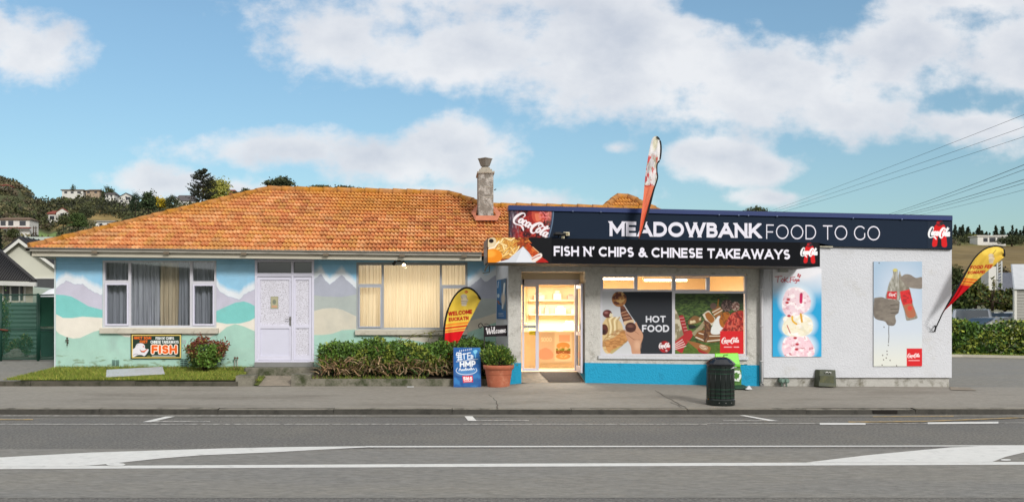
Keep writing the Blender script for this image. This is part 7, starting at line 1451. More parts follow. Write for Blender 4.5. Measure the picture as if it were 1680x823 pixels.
# tall araucaria pine with layered drooping branches
ny = 400.; nxp, nzp = PXx(333, ny), PZz(338, ny); h_ = 61 / F * ny
rs = np.random.RandomState(77); C = []; tb = MB(); npine = thing('norfolk_pine', 'tall dark pine with open tiered branches on the left skyline', 'tree', (nxp, ny, nzp))
for i in range(26):
    t = i / 25; z = h_ * (.2 + .78 * t); R = (27 / F * ny) * math.sin(min(1, (1 - t) * 1.25 + .12) * math.pi * .62) * rs.uniform(.7, 1.1)
    for j in range(6):
        a = rs.uniform(0, 6.28); ex, ey = math.cos(a) * R, math.sin(a) * R; tip = (nxp + ex, ny + ey, nzp + z + R * .12)
        tb.tube([(nxp, ny, nzp + z), (nxp + ex * .55, ny + ey * .55, nzp + z - R * .1), tip], [.07, .05, .02], 4); k = 34; s_ = rs.uniform(.3, 1.05, k)
        C.append(np.stack([ex * s_, ey * s_, z - R * .12 * np.sin(s_ * 3.1) + .1 * s_ * R + rs.normal(size=k) * .1], 1) + rs.normal(size=(k, 3)) * .18)
C = np.concatenate(C); link_mesh('crown', leaf_mesh('crown', C, .62, rs, .7, .3, mats=[M_far], colors=np.array([lin((52, 56, 44)) * rs.uniform(.6, 1.3) for _ in C])), npine)
tb.tube([(nxp, ny, nzp - 1), (nxp, ny, nzp + h_)], [.3, .08], 7); tb.build('trunk', M_bark, npine)
# dark conifer at the left picture edge
cm, h = conifer_proto(62, 9.5, 1.3, 2600, cols=((26, 36, 26), (38, 48, 32), (22, 30, 24)), droop=.1)
make_tree('conifer_tree', 'tall near black conifer at the left edge behind the dark roofed house', 'tree', (PXx(-6, 90), 90, .2 + hz(PXx(-6, 90), 90)), cm, h, .2)
# ------------------------------------------------------------------ hillside houses
M_hw = mat('house_white', (206, 204, 198), .8, var=.05); M_hg = mat('house_grey', (150, 146, 138), .8, var=.05); M_win = mat('far_window', (54, 56, 62), .25, spec=.6)
M_rr = mat('roof_red', (130, 66, 54), .8, var=.1); M_rg = mat('roof_grey', (88, 84, 86), .8, var=.1); M_rb = mat('roof_brown', (112, 92, 74), .8, var=.1)
def hill_house(label, px, py, Y, w_, h_, d_, wallm, roofm, gable='side', rh=1.6, wins=(), wing=None, deck=False):
    if (px, py) in SEATS:
        k_ = SEATS[(px, py)][1] / Y; Y = SEATS[(px, py)][1]; w_ *= k_; h_ *= k_; rh *= k_; wins = [tuple(v * k_ for v in q) for q in wins]; wing = tuple(v * k_ for v in wing) if wing else None
    x, z = PXx(px, Y), PZz(py, Y); t = thing('hill_house', label, 'house', (x, Y, z), 'houses on the far hillsides')
    b = MB(); b.box(x - w_ / 2, x + w_ / 2, Y, Y + d_, z - 2, z + h_)
    if gable == 'front': b.prism([(x - w_ / 2, Y + .002, z + h_), (x + w_ / 2, Y + .002, z + h_), (x, Y + .002, z + h_ + rh)], d_ - .01)
    if wing: wx, ww, wh = wing; b.box(x + wx - ww / 2, x + wx + ww / 2, Y - 1.5, Y - .01, z - 5, z + wh); b.prism([(x + wx - ww / 2, Y - 1.499, z + wh), (x + wx + ww / 2, Y - 1.499, z + wh), (x + wx, Y - 1.499, z + wh + ww * .3)], 1.4)
    b.build('wall', wallm, t)
    b = MB(); o = .6
    def slab(p): b.poly(p); b.poly([(q[0], q[1], q[2] - .25) for q in p]); n = len(p); [b.poly([p[i], p[(i + 1) % n], (p[(i + 1) % n][0], p[(i + 1) % n][1], p[(i + 1) % n][2] - .25), (p[i][0], p[i][1], p[i][2] - .25)]) for i in range(n)]
    if gable == 'front':
        slab([(x - w_ / 2 - o, Y - o, z + h_ - .3), (x, Y - o, z + h_ + rh + .2), (x, Y + d_, z + h_ + rh + .2), (x - w_ / 2 - o, Y + d_, z + h_ - .3)]); slab([(x + w_ / 2 + o, Y - o, z + h_ - .3), (x, Y - o, z + h_ + rh + .2), (x, Y + d_, z + h_ + rh + .2), (x + w_ / 2 + o, Y + d_, z + h_ - .3)])
    elif gable == 'flat': b.box(x - w_ / 2 - o, x + w_ / 2 + o, Y - o, Y + d_ + o, z + h_ + .01, z + h_ + .5)
    else:
        slab([(x - w_ / 2 - o, Y - o, z + h_ + .02), (x + w_ / 2 + o, Y - o, z + h_ + .02), (x + w_ / 2 - w_ * .12, Y + d_ / 2, z + h_ + rh), (x - w_ / 2 + w_ * .12, Y + d_ / 2, z + h_ + rh)]); slab([(x - w_ / 2 - o, Y + d_ + o, z + h_ + .02), (x + w_ / 2 + o, Y + d_ + o, z + h_ + .02), (x + w_ / 2 - w_ * .12, Y + d_ / 2, z + h_ + rh), (x - w_ / 2 + w_ * .12, Y + d_ / 2, z + h_ + rh)])
        b.poly([(x - w_ / 2 - o, Y - o, z + h_), (x - w_ / 2 - o, Y + d_ + o, z + h_), (x - w_ / 2 + w_ * .12, Y + d_ / 2, z + h_ + rh)]); b.poly([(x + w_ / 2 + o, Y - o, z + h_), (x + w_ / 2 + o, Y + d_ + o, z + h_), (x + w_ / 2 - w_ * .12, Y + d_ / 2, z + h_ + rh)])
    if wing: wx, ww, wh = wing; slab([(x + wx - ww / 2 - .4, Y - 1.9, z + wh - .2), (x + wx, Y - 1.9, z + wh + ww * .34), (x + wx, Y, z + wh + ww * .34), (x + wx - ww / 2 - .4, Y, z + wh - .2)]); slab([(x + wx + ww / 2 + .4, Y - 1.9, z + wh - .2), (x + wx, Y - 1.9, z + wh + ww * .34), (x + wx, Y, z + wh + ww * .34), (x + wx + ww / 2 + .4, Y, z + wh - .2)])
    b.build('roof', roofm, t)
    for (a, c, e, f) in wins:
        b = MB(); yy = Y - (1.56 if wing and abs(a + c / 2 - wing[0]) < wing[1] / 2 else .06); b.box(x + a, x + a + c, yy, yy + .05, z + e, z + e + f); b.build('window', M_win, t)
    if deck: b = MB(); b.box(x - w_ / 2 - 1, x + w_ / 2 + 1, Y - 2.2, Y - .61, z + h_ * .42, z + h_ * .42 + .4); b.build('balcony', M_rr if deck == 'red' else M_hw, t)
    return t
hill_house('white two storey hillside house with red balcony roof at far left', 22, 386, 355, 12.5, 6.2, 8, M_hw, M_rb, 'side', 1.2, [(-5, 2, 3.8, 1.8), (-2, 2, 3.8, 1.8), (2.4, 2.4, 3.8, 1.8), (-4.5, 1.8, .6, 1.6)], deck='red')
hill_house('small white hillside house with dark red roof and front gable', 93, 364, 395, 8.5, 3.6, 8, M_hw, M_rr, 'side', 1.6, [(-3, 2, 1, 1.6), (-.4, 1.4, 1, 1.6), (2.2, 1.5, 1.6, 2.)], wing=(3.0, 5.2, 4.2))
hill_house('long low white house with brown roof on the left skyline', 119, 320, 500, 11.5, 2.5, 8, M_hw, M_rb, 'flat', 1, [(-4.5, 1.6, .9, 1.1), (-1, 1.6, .9, 1.1), (2.6, 2, .9, 1.1)])
hill_house('pale brown house right of the long white one on the left skyline', 152, 319, 505, 7.5, 2.2, 8, mat('house_tan', (160, 142, 122), .8), M_rb, 'side', 1.1, [(-3, 1.4, .7, 1.0), (1, 1.4, .7, 1.0)])
hill_house('small white house with dark roof in the middle of the left skyline', 180, 325, 500, 5, 2.2, 8, M_hw, M_rg, 'side', 1.6, [(-1.8, 1, .7, 1.0), (.4, 1, .7, 1.0)])
hill_house('white gabled house with dark central window on the left skyline', 207, 333, 470, 7.6, 3.2, 9, M_hw, M_rg, 'front', 1.9, [(-.2, 2.2, 1.6, 1.5), (-3, 1.3, .5, 1.0), (1.4, 1.3, .2, 1.0)])
hill_house('white house with steep grey roof and gables beside the skyline pine', 303, 341, 430, 9.5, 3.4, 8, M_hw, M_rg, 'side', 3.0, [(-3.9, 1.2, 1, 1.4), (-.8, 1.2, 1, 1.4), (2.2, 1.2, 1, 1.4)], wing=(-3.3, 3.2, 3.6))
hill_house('reddish roofed house half hidden at the far left hilltop', 1, 312, 470, 6, 2.4, 8, M_hg, M_rr, 'side', 1.2)
hill_house('brick coloured roof peeping over the ridge right of the yellow green tree', 379, 322, 445, 3.4, 2.6, 6, mat('house_brick', (150, 96, 70), .8), M_rr, 'side', 1.0)
hill_house('pale low house behind the roof hip on the lower left hill', 172, 373, 260, 5.2, 1.6, 6, M_hw, M_hg, 'flat', 1, [(-1.6, .9, .4, .8), (.6, .9, .4, .8)])
hill_house('modern white flat roofed house among conifers on the right hill', 1627, 399, 470, 14.5, 3.6, 7, M_hw, M_hw, 'flat', 1, [(-4.3, 2.2, .8, 2.0), (-1.2, 3.2, .6, 2.4), (2.9, 3.6, .6, 2.4)])
b = MB(); x, Y_, z = P(1568, 408, 440)[0], 440, PZz(409, 440); b.lathe((x, Y_, z), [(5, -2), (5.2, 0), (4.6, .5), (4.2, .2), (.01, .1)], 28); tag(b.build('round_pool', mat('pool_rim', (150, 176, 204), .5, rgb2=(70, 120, 176), v2=.3), loc=(x, Y_, z)), 'round blue and white pool on the brown hill beside the parapet end', 'pool')
# fence posts and field shelter on the left lower hill
gf = thing('field_poles', 'pair of dark timber poles standing in the green field', 'pole', P(57, 393, 255)); b = MB()
for px in (55.2, 58.8): b.tube([P(px, 393, 255), P(px, 371, 255)], .14, 6)
b.tube([P(54, 373.5, 255), P(61, 373.5, 255)], .1, 5); b.tube([P(54, 382, 255), P(61, 382, 255)], .08, 5); b.build('poles', mat('pole_timber', (70, 58, 46), .9), gf)
b = MB(); b.pbox(30, 388.5, 95, 395, 250, .3); tag(b.build('field_wall', mat('wall_pale', (176, 186, 178), .8, var=.05), loc=P(60, 395, 250)), 'pale low wall along the bottom of the green field', 'wall')

# ================================================================== left neighbours and yard
M_rib = mat('black_ribbed_roof', (46, 45, 46), .6, var=.1, vscale=2)
nb = thing('neighbour_house', 'cream neighbour house with black ribbed roof at the left edge', 'house', P(10, 520, 33))
YN = 33.; b = MB(); kk_ = (54 - CX) / F; zt_ = PZz(466, YN); xa_, xb_ = PXx(-140, YN), PXx(54, YN); n = b.vs([(xa_, YN, -.2), (xb_, YN, -.2), (xb_ + 5 * kk_, YN + 5, -.2), (xa_ + 5 * kk_, YN + 5, -.2), (xa_, YN, zt_), (xb_, YN, zt_), (xb_ + 5 * kk_, YN + 5, zt_), (xa_ + 5 * kk_, YN + 5, zt_)]); [b.face([n + i for i in q]) for q in ((0, 1, 5, 4), (1, 2, 6, 5), (2, 3, 7, 6), (3, 0, 4, 7), (4, 5, 6, 7))]; b.v = b.v[:]; b.build('wall', mat('cream_boards', (186, 180, 164), .8, var=.06, vscale=2), nb)
b = MB(); p0, p1, p2, p3 = P(60, 463, YN - .5), P(-140, 458, YN - .5), P(-140, 290, YN + 3.0), P(-100, 318, YN + 3.0); p2 = P(-80, 325, YN + 3.5)
hipd = P(-60, 352, YN + 3.2)
# front slope with ribs running up the slope
A0, B0 = Vector(P(58, 462, YN - .5)), Vector(P(-140, 457, YN - .5)); up_ = Vector(P(-60, 365, YN + 3)) ; 
A1, B1 = Vector(P(-62, 360, YN + 3.2)), Vector(P(-142, 356, YN + 3.2)); b.poly([A0, B0, B1, A1])
for i in range(46):
    t = i / 45; f0 = A0.lerp(B0, t); x_ = f0.x; s_ = 1.0 if x_ < A1.x else max(0, (A0.x - x_) / (A0.x - A1.x)); dz = (A1.z - A0.z); dy = A1.y - A0.y
    if s_ > .03: b.tube([f0 + Vector((0, 0, .015)), f0 + Vector((0, dy * s_, dz * s_ + .015))], .028, 5)
b.poly([A0, A1, A1 + Vector(((-62 - CX) / F * 2, 2, 0)), A0 + Vector(((56 - CX) / F * 6, 6, 0))]); b.build('roof', M_rib, nb)
b = MB(); b.tube([A0 + Vector((0, 0, .02)), A1 + Vector((0, 0, .02))], .07, 6); b.build('hip_capping', M_rib, nb)
b = MB(); b.prism([tuple(A0 + Vector((.05, -.08, -.02))), tuple(B0 + Vector((0, -.08, -.02))), tuple(B0 + Vector((0, -.08, -.16))), tuple(A0 + Vector((.05, -.08, -.16)))], .12); b.build('gutter', mat('gutter_white', (190, 190, 186), .6), nb)
for (a, c) in ((-16, -2), (6, 14), (19, 30), (32, 37)):
    b = MB(); b.pbox(a, 470, c, 492, YN - .03, .03); b.build('window', mat('dark_window', (70, 72, 76), .2, spec=.6), nb)
b = MB()
for px in (3.5, 16, 30.5, 39): b.pbox(px, 468, px + 2.4, 495, YN - .05, .05)
b.build('mullion', M_hw, nb)
ga = thing('neighbour_garage', 'cream rendered gable with black ribbed roof behind the green fence', 'house', P(60, 500, 46)); YG_ = 46.
apx = P(31, 389, YG_); eL = P(-34, 440, YG_); eR = P(128, 463, YG_)
b = MB(); b.prism([P(-30, 520, YG_), P(120, 520, YG_), P(120, 455, YG_), P(31, 391.5, YG_), P(-30, 437, YG_)], 9); b.build('wall', mat('cream_render', (196, 196, 182), .8, var=.05, vscale=1), ga)
b = MB()
def slab2(p, th=.14): b.poly(p); b.poly([(q[0], q[1], q[2] - th) for q in p]); n = len(p); [b.poly([p[i], p[(i + 1) % n], (p[(i + 1) % n][0], p[(i + 1) % n][1], p[(i + 1) % n][2] - th), (p[i][0], p[i][1], p[i][2] - th)]) for i in range(n)]
V0, V1, V2 = Vector(P(31, 387, YG_ - .3)), Vector(P(-36, 440, YG_ - .3)), Vector(P(128, 459, YG_ - .3)); bk = Vector((0, 9.5, 0))
slab2([tuple(V0), tuple(V1), tuple(V1 + bk), tuple(V0 + bk)]); slab2([tuple(V0), tuple(V2), tuple(V2 + bk), tuple(V0 + bk)])
for i in range(14): o_ = Vector((0, .6 * i + .4, .02)); b.tube([V0 + o_, V2 + o_], .035, 5)
b.build('roof', M_rib, ga)
b = MB(); b.prism([tuple(V0 + Vector((0, -.03, -.14))), tuple(V1 + Vector((0, -.03, -.14))), tuple(V1 + Vector((0, -.03, -.3))), tuple(V0 + Vector((0, -.03, -.32)))], .05); b.prism([tuple(V0 + Vector((0, -.03, -.14))), tuple(V2 + Vector((0, -.03, -.14))), tuple(V2 + Vector((0, -.03, -.3))), tuple(V0 + Vector((0, -.03, -.32)))], .05); b.build('bargeboard', mat('barge_white', (206, 206, 200), .7), ga)
b = MB(); b.pbox(54, 455, 125, 457, YG_ - .08, .08); b.build('beam', mat('barge_white'), ga)
b = MB(); b.pbox(56, 457.5, 125, 474, YG_ - .04, .04); b.build('dark_panel', mat('shed_dark', (72, 74, 76), .8, var=.1), ga)
# low pale shed and umbrella top
b = MB(); b.prism([P(50, 470, 40), P(100, 480, 40), P(100, 500, 40), P(50, 500, 40)], 2); tag(b.build('garden_shed', mat('shed_mint', (160, 172, 160), .8, var=.05), loc=P(75, 500, 40)), 'low pale grey green shed roof behind the green fence', 'shed')
b = MB(); x, Y_, z = P(94, 484, 30); b.lathe((x, Y_, z - .1), [(.62, 0), (.5, .12), (.25, .28), (.02, .36)], 20); b.tube([(x, Y_, z), (x, Y_, .3)], .03); tag(b.build('white_parasol', mat('parasol_white', (214, 216, 220), .7), loc=(x, Y_, z)), 'top of a white parasol behind the green fence at the house corner', 'parasol')
# corrugated fence behind
b = MB(); n_ = 26; YS = 27.5
b.grid(lambda u, v: (PXx(-60, YS) + (PXx(64, YS) - PXx(-60, YS)) * u, YS + .02 * math.cos(v * n_ * math.pi), .35 + (PZz(496, YS) - .35) * v), 2, 52, smooth=True)
tag(b.build('corrugated_wall', mat('corrugated_teal', (66, 92, 84), .6, var=.1, vscale=1.5), loc=(PXx(0, YS), YS, .35)), 'teal corrugated iron wall behind the green mesh fence', 'wall')
b = MB(); b.box(PXx(-60, 26.4), PXx(92, 27), 24.75, 32.9, .3, .44); struct(b.build('yard_ground', mat('yard_gravel', (96, 90, 80), .95, var=.3, vscale=8, bump=.6)))
# green wind-cloth fence and gates
GY = 24.5; gz = .42
gfn = thing('mesh_fence', 'dark green framed mesh fence and gates across the left driveway', 'fence', P(46, 592, GY))
M_gp = mat('fence_green', (20, 60, 48), .5, var=.1); b = MB()
for px in (-60, 1.5, 62.5): b.tube([P(px, 593, GY), P(px, 481, GY)], .035, 8)
b.build('post', M_gp, gfn)
b = MB()
for a, c in ((-60, 61), (64.5, 91)):
    for py in (484, 539.5, 588.5): b.tube([P(a, py, GY), P(c, py - (1 if py < 500 else 0), GY)], .02, 6)
    b.tube([P(a + .5, 484, GY), P(a + .5, 588, GY)], .02, 6); b.tube([P(c, 483, GY), P(c, 588, GY)], .02, 6)
b.build('rail', M_gp, gfn)
m = bpy.data.materials.new('green_mesh'); m.use_nodes = True; n = m.node_tree.nodes; l = m.node_tree.links; p = n['Principled BSDF']; p.inputs['Base Color'].default_value = (*lin((24, 78, 60)), 1); p.inputs['Roughness'].default_value = .8; p.inputs['Alpha'].default_value = .42
b = MB(); b.poly([P(-60, 484, GY + .01), P(61, 483, GY + .01), P(61, 588, GY + .01), P(-60, 588, GY + .01)]); b.poly([P(65, 483, GY + .01), P(91, 483, GY + .01), P(91, 588, GY + .01), P(65, 588, GY + .01)]); b.build('mesh_infill', m, gfn)
b = MB()
b.pbox(66, 486.5, 88.5, 535, GY + .06, .01); b.build('wind_cloth', mat('wind_cloth_green', (20, 70, 52), .9, var=.15, vscale=6), gfn)
# wheelie bin behind the gate
wb = thing('wheelie_bin', 'dark teal wheelie bin with lid behind the green mesh gate', 'bin', P(76, 585, 25.6)); YB = 25.6
b = MB(); b.prism([P(63, 545, YB), P(90, 545, YB), P(87, 584, YB), P(67, 584, YB)], .55); b.build('body', mat('bin_teal', (24, 58, 58), .5), wb, bevel=.02)
b = MB(); b.prism([P(61.5, 541, YB - .03), P(91, 540, YB - .03), P(91, 545, YB - .03), P(61.5, 545, YB - .03)], .62); b.build('lid', mat('bin_teal_lid', (20, 48, 50), .4), wb, bevel=.02)
rr = random.Random(9)
b = MB()
for i in range(9): x, _, z = P(rr.uniform(66, 84), rr.uniform(533, 540), YB + rr.uniform(0, .3)); a = rr.uniform(0, 3); b.poly([(x, YB + .1, z), (x + .2 * math.cos(a), YB + .15, z + .03), (x + .18, YB + .25, z + .09), (x - .03, YB + .22, z + .06)])
tag(b.build('rubbish', mat('rubbish_mix', (176, 160, 156), .8, rgb2=(120, 60, 56), v2=9), loc=P(75, 540, YB + .1)), 'loose cardboard and paper lying on the wheelie bin lid', 'litter')
rs = np.random.RandomState(55)
def yard_shrub(px, py, Y, w_, h_, label, mid, seed, size=.08):
    o = thing('yard_shrub', label, 'shrub', P(px, py, Y)); n = 900; C = crown_points(np.random.RandomState(seed), n, w_ / F * Y / 2, .3, h_ / F * Y / 2, h_ / F * Y / 2, 22, .22)
    link_mesh('foliage', leaf_mesh('foliage', C, size, rs, .5, .3, mats=[M_leafd, M_olive, M_leaf], midx=rs.choice(3, n, p=mid)), o); b = MB(); q_ = org(o)
    for i in range(5): b.tube([(q_.x, q_.y, q_.z - .05), (q_.x + .2 * math.cos(i * 1.3), q_.y + .15 * math.sin(i * 1.3), q_.z + h_ / F * Y * .6)], [.018, .006], 5)
    b.build('stem', M_twig, o)
yard_shrub(38, 584, 26.4, 24, 36, 'dark loose shrub in the yard seen through the green mesh', [.6, .3, .1], 4)
yard_shrub(22, 582, 26.8, 18, 22, 'low olive shrub beside the loose one in the yard', [.3, .6, .1], 5)
yard_shrub(2, 588, 25.4, 26, 112, 'tall narrow dark conifer shrub at the left edge behind the fence', [.8, .1, .1], 6)
b = MB()
for (px, py, r) in ((20, 583, .22), (30, 581, .18), (26, 575, .16), (52, 584, .12)): x, Y_, z = P(px, py, 26); b.lathe((x, Y_, z - .06), [(.001, -.05), (r, 0), (r * .9, r * .5), (r * .4, r * .75), (.001, r * .8)], 9, smooth=False)
tag(b.build('garden_stones', mat('stone_grey', (126, 124, 118), .9, var=.2), loc=P(28, 585, 26)), 'pale garden stones in a cluster at the foot of the yard shrubs', 'stone'); bpy.data.objects['garden_stones']['kind'] = 'stuff'
b = MB(); b.tube([P(0, 540, GY - .05), P(13, 541.5, GY - .03)], .022, 6); tag(b.build('gate_bolt', mat('rust_red', (110, 58, 44), .8), loc=P(7, 541, GY)), 'rust red slide bolt on the left gate of the green fence', 'bolt')

# ================================================================== right side: verge, hedge, cars, sheds
sg = PXx(1562, 36)
b = MB(); x0_ = 10.
b.poly([(x0_, 36.6, .02), P(1562, 584, 37)[:2] + (.02,), (26.5, 33.2, .02), (60, 30, .02), (60, 45, .02), (x0_, 45, .02)]); struct(b.build('grass_verge', mat('verge_green', (92, 106, 42), .95, var=.3, vscale=2, bump=.6, dirt=(120, 118, 62), dscale=2)))
def verge_edge(x): return float(np.interp(x, [10, 20.8, 26.5, 60], [36.6, 37, 33.2, 30]))
b = MB()
xs_ = np.linspace(10, 60, 60)
for a, c in zip(xs_[:-1], xs_[1:]): 
    y0_, y1_ = verge_edge(a), verge_edge(c); b.poly([(a, y0_ - .16, -.05), (c, y1_ - .16, -.05), (c, y1_ - .14, .05), (a, y0_ - .14, .05)]); b.poly([(a, y0_ - .14, .05), (c, y1_ - .14, .05), (c, y1_ + .04, .055), (a, y0_ + .04, .055)])
struct(b.build('verge_kerb', mat('pale_kerb', (176, 170, 156), .85, var=.15, vscale=3)))
def vg(rs):
    x = rs.uniform(20, 27.5); y = verge_edge(x) + .1 + 1.8 * rs.rand(); return x, y, .03
grass('grass', 9000, vg, .07, [M_g1, M_g2, M_g3], [.6, .25, .15], 6)
HYd = 37.6; hg = thing('boundary_hedge', 'thick leafy green boundary hedge across the side street with pale blossoms', 'hedge', P(1620, 580, HYd)); o0 = np.array(org(hg)); rs = np.random.RandomState(61)
n = 12000; xx = rs.uniform(PXx(1540, 38), PXx(1760, 38), n); yfr = np.array([verge_edge(v) + .9 for v in xx]); th_ = rs.rand(n)
face = rs.rand(n) < .68; topz = 1.26 + .12 * np.sin(xx * 1.9) + .08 * np.sin(xx * 4.7)
bulge = .35 * (fbm(xx * 1.3, th_ * 2.2, 3) - .5) * 2
zz = np.where(face, .05 + (topz - .1) * th_, topz + rs.normal(size=n) * .06); yy = np.where(face, yfr - bulge * .8 + rs.normal(size=n) * .07 + .25 * (th_ - .5) ** 2, yfr + rs.rand(n) * 1.3)
C = np.stack([xx, yy, zz + np.where(face, 0, bulge * .5)], 1) - o0
patch = fbm(xx * .9 + 3, zz * 1.6, 3); mi = np.where(patch > .52, 2, 0); mi = np.where(rs.rand(n) < .4, 1, mi); M_fl = mat('blossom', (168, 172, 138), .7, var=.1)
mi = np.where((rs.rand(n) < .09) & (xx > 22), 3, mi)
link_mesh('foliage', leaf_mesh('foliage', C, .15, rs, .7, .2, mats=[M_leaf, M_leafd, M_leafy, M_fl], midx=mi), hg)
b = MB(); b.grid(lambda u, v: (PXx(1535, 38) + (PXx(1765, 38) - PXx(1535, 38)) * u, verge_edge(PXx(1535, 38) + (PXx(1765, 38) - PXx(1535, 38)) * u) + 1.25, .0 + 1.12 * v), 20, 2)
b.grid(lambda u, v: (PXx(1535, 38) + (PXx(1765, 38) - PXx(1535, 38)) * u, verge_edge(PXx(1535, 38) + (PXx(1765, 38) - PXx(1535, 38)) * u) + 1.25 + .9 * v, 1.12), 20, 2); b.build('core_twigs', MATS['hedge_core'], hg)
# cars parked behind the hedge
def car(label, x, y, rz, colr, L_=4.6, W_=1.8, Hh=1.65, hatch=True):
    t = thing('parked_car', label, 'car', (0, 0, 0), 'cars parked behind the right hedge'); M_b = mat('car_' + '_'.join(map(str, colr)), colr, .25, .3, var=0, coat=.6)
    prof = [(-L_ / 2, .35), (-L_ / 2 - .03, .62), (-L_ / 2 + .05, .95), (-L_ / 2 + 1.1, 1.08), (-L_ / 2 + 1.9, Hh - .06), (-L_ / 2 + 2.5, Hh), (L_ / 2 - .8, Hh - .04), (L_ / 2 - .25, 1.1), (L_ / 2, .95), (L_ / 2 + .02, .4), (L_ / 2 - .1, .25), (-L_ / 2 + .1, .25)]
    b = MB(); n_ = len(prof); rows = []
    for k, (yy, sq) in enumerate(((-W_ / 2 + .02, 0), (-W_ / 2 + .0, 1), (-W_ / 2 + .1, 2), (W_ / 2 - .1, 2), (W_ / 2, 1), (W_ / 2 - .02, 0))):
        pass
    def ring(s, top): return [(px_, s * (W_ / 2 - (.14 if pz_ > 1.15 else 0)), pz_) for px_, pz_ in prof]
    a_, c_ = ring(-1, 0), ring(1, 0); a0 = b.vs(a_); c0 = b.vs(c_); b.face(range(a0, a0 + n_)); b.face(range(c0 + n_ - 1, c0 - 1, -1))
    for i in range(n_): j = (i + 1) % n_; b.face((a0 + i, c0 + i, c0 + j, a0 + j))
    b.build('body', M_b, t, bevel=.06)
    M_g = mat('car_glass', (70, 80, 88), .08, spec=.8, var=0)
    b = MB(); wz = W_ / 2 - .2; i1, i2 = prof[3], prof[4]
    b.poly([(i1[0] + .06, -wz, i1[1] + .05), (i1[0] + .06, wz, i1[1] + .05), (i2[0] - .04, wz - .06, i2[1] - .03), (i2[0] - .04, -wz + .06, i2[1] - .03)]); b.v = [(x_ - .03, y_, z_ + .03) for x_, y_, z_ in b.v]; b.build('windscreen', M_g, t)
    for s in (-1, 1):
        yy = s * (W_ / 2 - .115); b = MB(); b.poly([(i1[0] + .5, yy, 1.12), (-.1, yy, 1.12), (-.1, yy, Hh - .26), (i2[0] + .3, yy, Hh - .28)]); b.poly([(0, yy, 1.12), (L_ / 2 - .55, yy, 1.12), (L_ / 2 - .95, yy, Hh - .28), (0, yy, Hh - .26)]); b.build('side_window', M_g, t)
        for xx_ in (-L_ / 2 + .85, L_ / 2 - .85):
            b = MB(); b.tube([(xx_, s * (W_ / 2 - .2), .33), (xx_, s * (W_ / 2 + .02), .33)], .33, 20); wh_ = b.build('wheel', mat('tyre', (24, 24, 25), .9), t); b = MB(); b.tube([(xx_, s * (W_ / 2 + .02), .33), (xx_, s * (W_ / 2 + .03), .33)], .2, 14); b.build('rim', mat('alloy', (150, 152, 156), .3, .7), wh_)
        b = MB(); b.box(-L_ / 2 - .05, -L_ / 2 + .02, s * (W_ / 2 - .32) - .16, s * (W_ / 2 - .32) + .16, .66, .82); b.build('headlight', mat('headlight_glass', (190, 196, 204), .1, spec=.8), t)
        b = MB(); b.box(i1[0] + .45, i1[0] + .6, s * (W_ / 2 + .02), s * (W_ / 2 + .2), 1.05, 1.2); b.build('mirror', M_b, t)
    t.location = (x, y, .02); t.rotation_euler = (0, 0, rz); return t
car('silver grey station wagon behind the right hedge, windscreen facing the street', PXx(1604, 43), 43.5, math.radians(62), (178, 184, 192), Hh=1.92)
car('dark silver car beside the grey wagon, farther right behind the hedge', PXx(1657, 44), 44.5, math.radians(28), (126, 134, 142), Hh=1.78)
car('white low car half hidden between hedge and the other cars', PXx(1640, 41.2), 41.8, math.radians(12), (206, 208, 210), Hh=1.55)
# shed with horizontal siding
sd_ = thing('siding_shed', 'pale grey shed with horizontal siding and white roof at the right edge', 'shed', P(1680, 530, 40)); YSd = 40
b = MB(); x0_, x1_ = PXx(1665.5, YSd), PXx(1665.5, YSd) + 5; z_t = PZz(474, YSd)
for i in range(22):
    z_ = i * z_t / 22; b.prism([(x0_, YSd, z_), (x1_, YSd, z_), (x1_, YSd + .03, z_ + z_t / 22 - .004), (x0_, YSd + .03, z_ + z_t / 22 - .004)], .08)
ks_ = (1667 - CX) / F; n = b.vs([(x0_, YSd + .06, 0), (x0_ + 5 * ks_, YSd + 5, 0), (x0_ + 5 * ks_, YSd + 5, z_t), (x0_, YSd + .06, z_t), (x1_ + 5 * ks_, YSd + 5, 0), (x1_ + 5 * ks_, YSd + 5, z_t)]); b.face((n, n + 1, n + 2, n + 3)); b.face((n + 1, n + 4, n + 5, n + 2)); b.build('wall', mat('siding_grey', (152, 150, 144), .7, var=.04), sd_)
b = MB(); b.prism([(x0_ - .15, YSd - .2, z_t + .03), (x1_, YSd - .2, z_t + .03), (x1_ + 1.77, YSd + 2.8, z_t + 1.25), (x0_ - .15 + 1.77, YSd + 2.8, z_t + 1.25)], .1); b.build('roof', mat('roof_white_iron', (196, 198, 200), .5), sd_)
b = MB(); b.box(x0_ - .05, x0_ + .06, YSd - .03, YSd + .08, 0, z_t); b.build('corner_trim', M_hw, sd_)
# long building with pale iron roof
lbd = thing('long_building', 'long low building with pale grey iron roof behind the parked cars', 'building', P(1640, 500, 58)); YL = 58
b = MB(); b.prism([(PXx(1592, YL), YL, -.2), (PXx(1800, YL), YL, -.2), (PXx(1800, YL), YL, PZz(486, YL)), (PXx(1592, YL), YL, PZz(486, YL))], .3); b.build('wall', mat('wall_greenish', (120, 122, 108), .8, var=.1), lbd)
b = MB(); q0, q1, q2, q3 = P(1590, 487, YL - .5), P(1800, 487, YL - .5), P(1800, 448, YL + 5), P(1634, 447, YL + 5)
b.prism([q0, q1, q2, q3], .12)
for i in range(60):
    x_ = q0[0] + (q1[0] - q0[0]) * i / 59; s_ = min(1, (x_ - q0[0]) / (q3[0] - q0[0])) if x_ < q3[0] else 1
    if s_ > .02: b.tube([(x_, q0[1], q0[2] + .01), (x_ , q0[1] + 5.5 * s_, q0[2] + (q3[2] - q0[2]) * s_ + .01)], .02, 4)
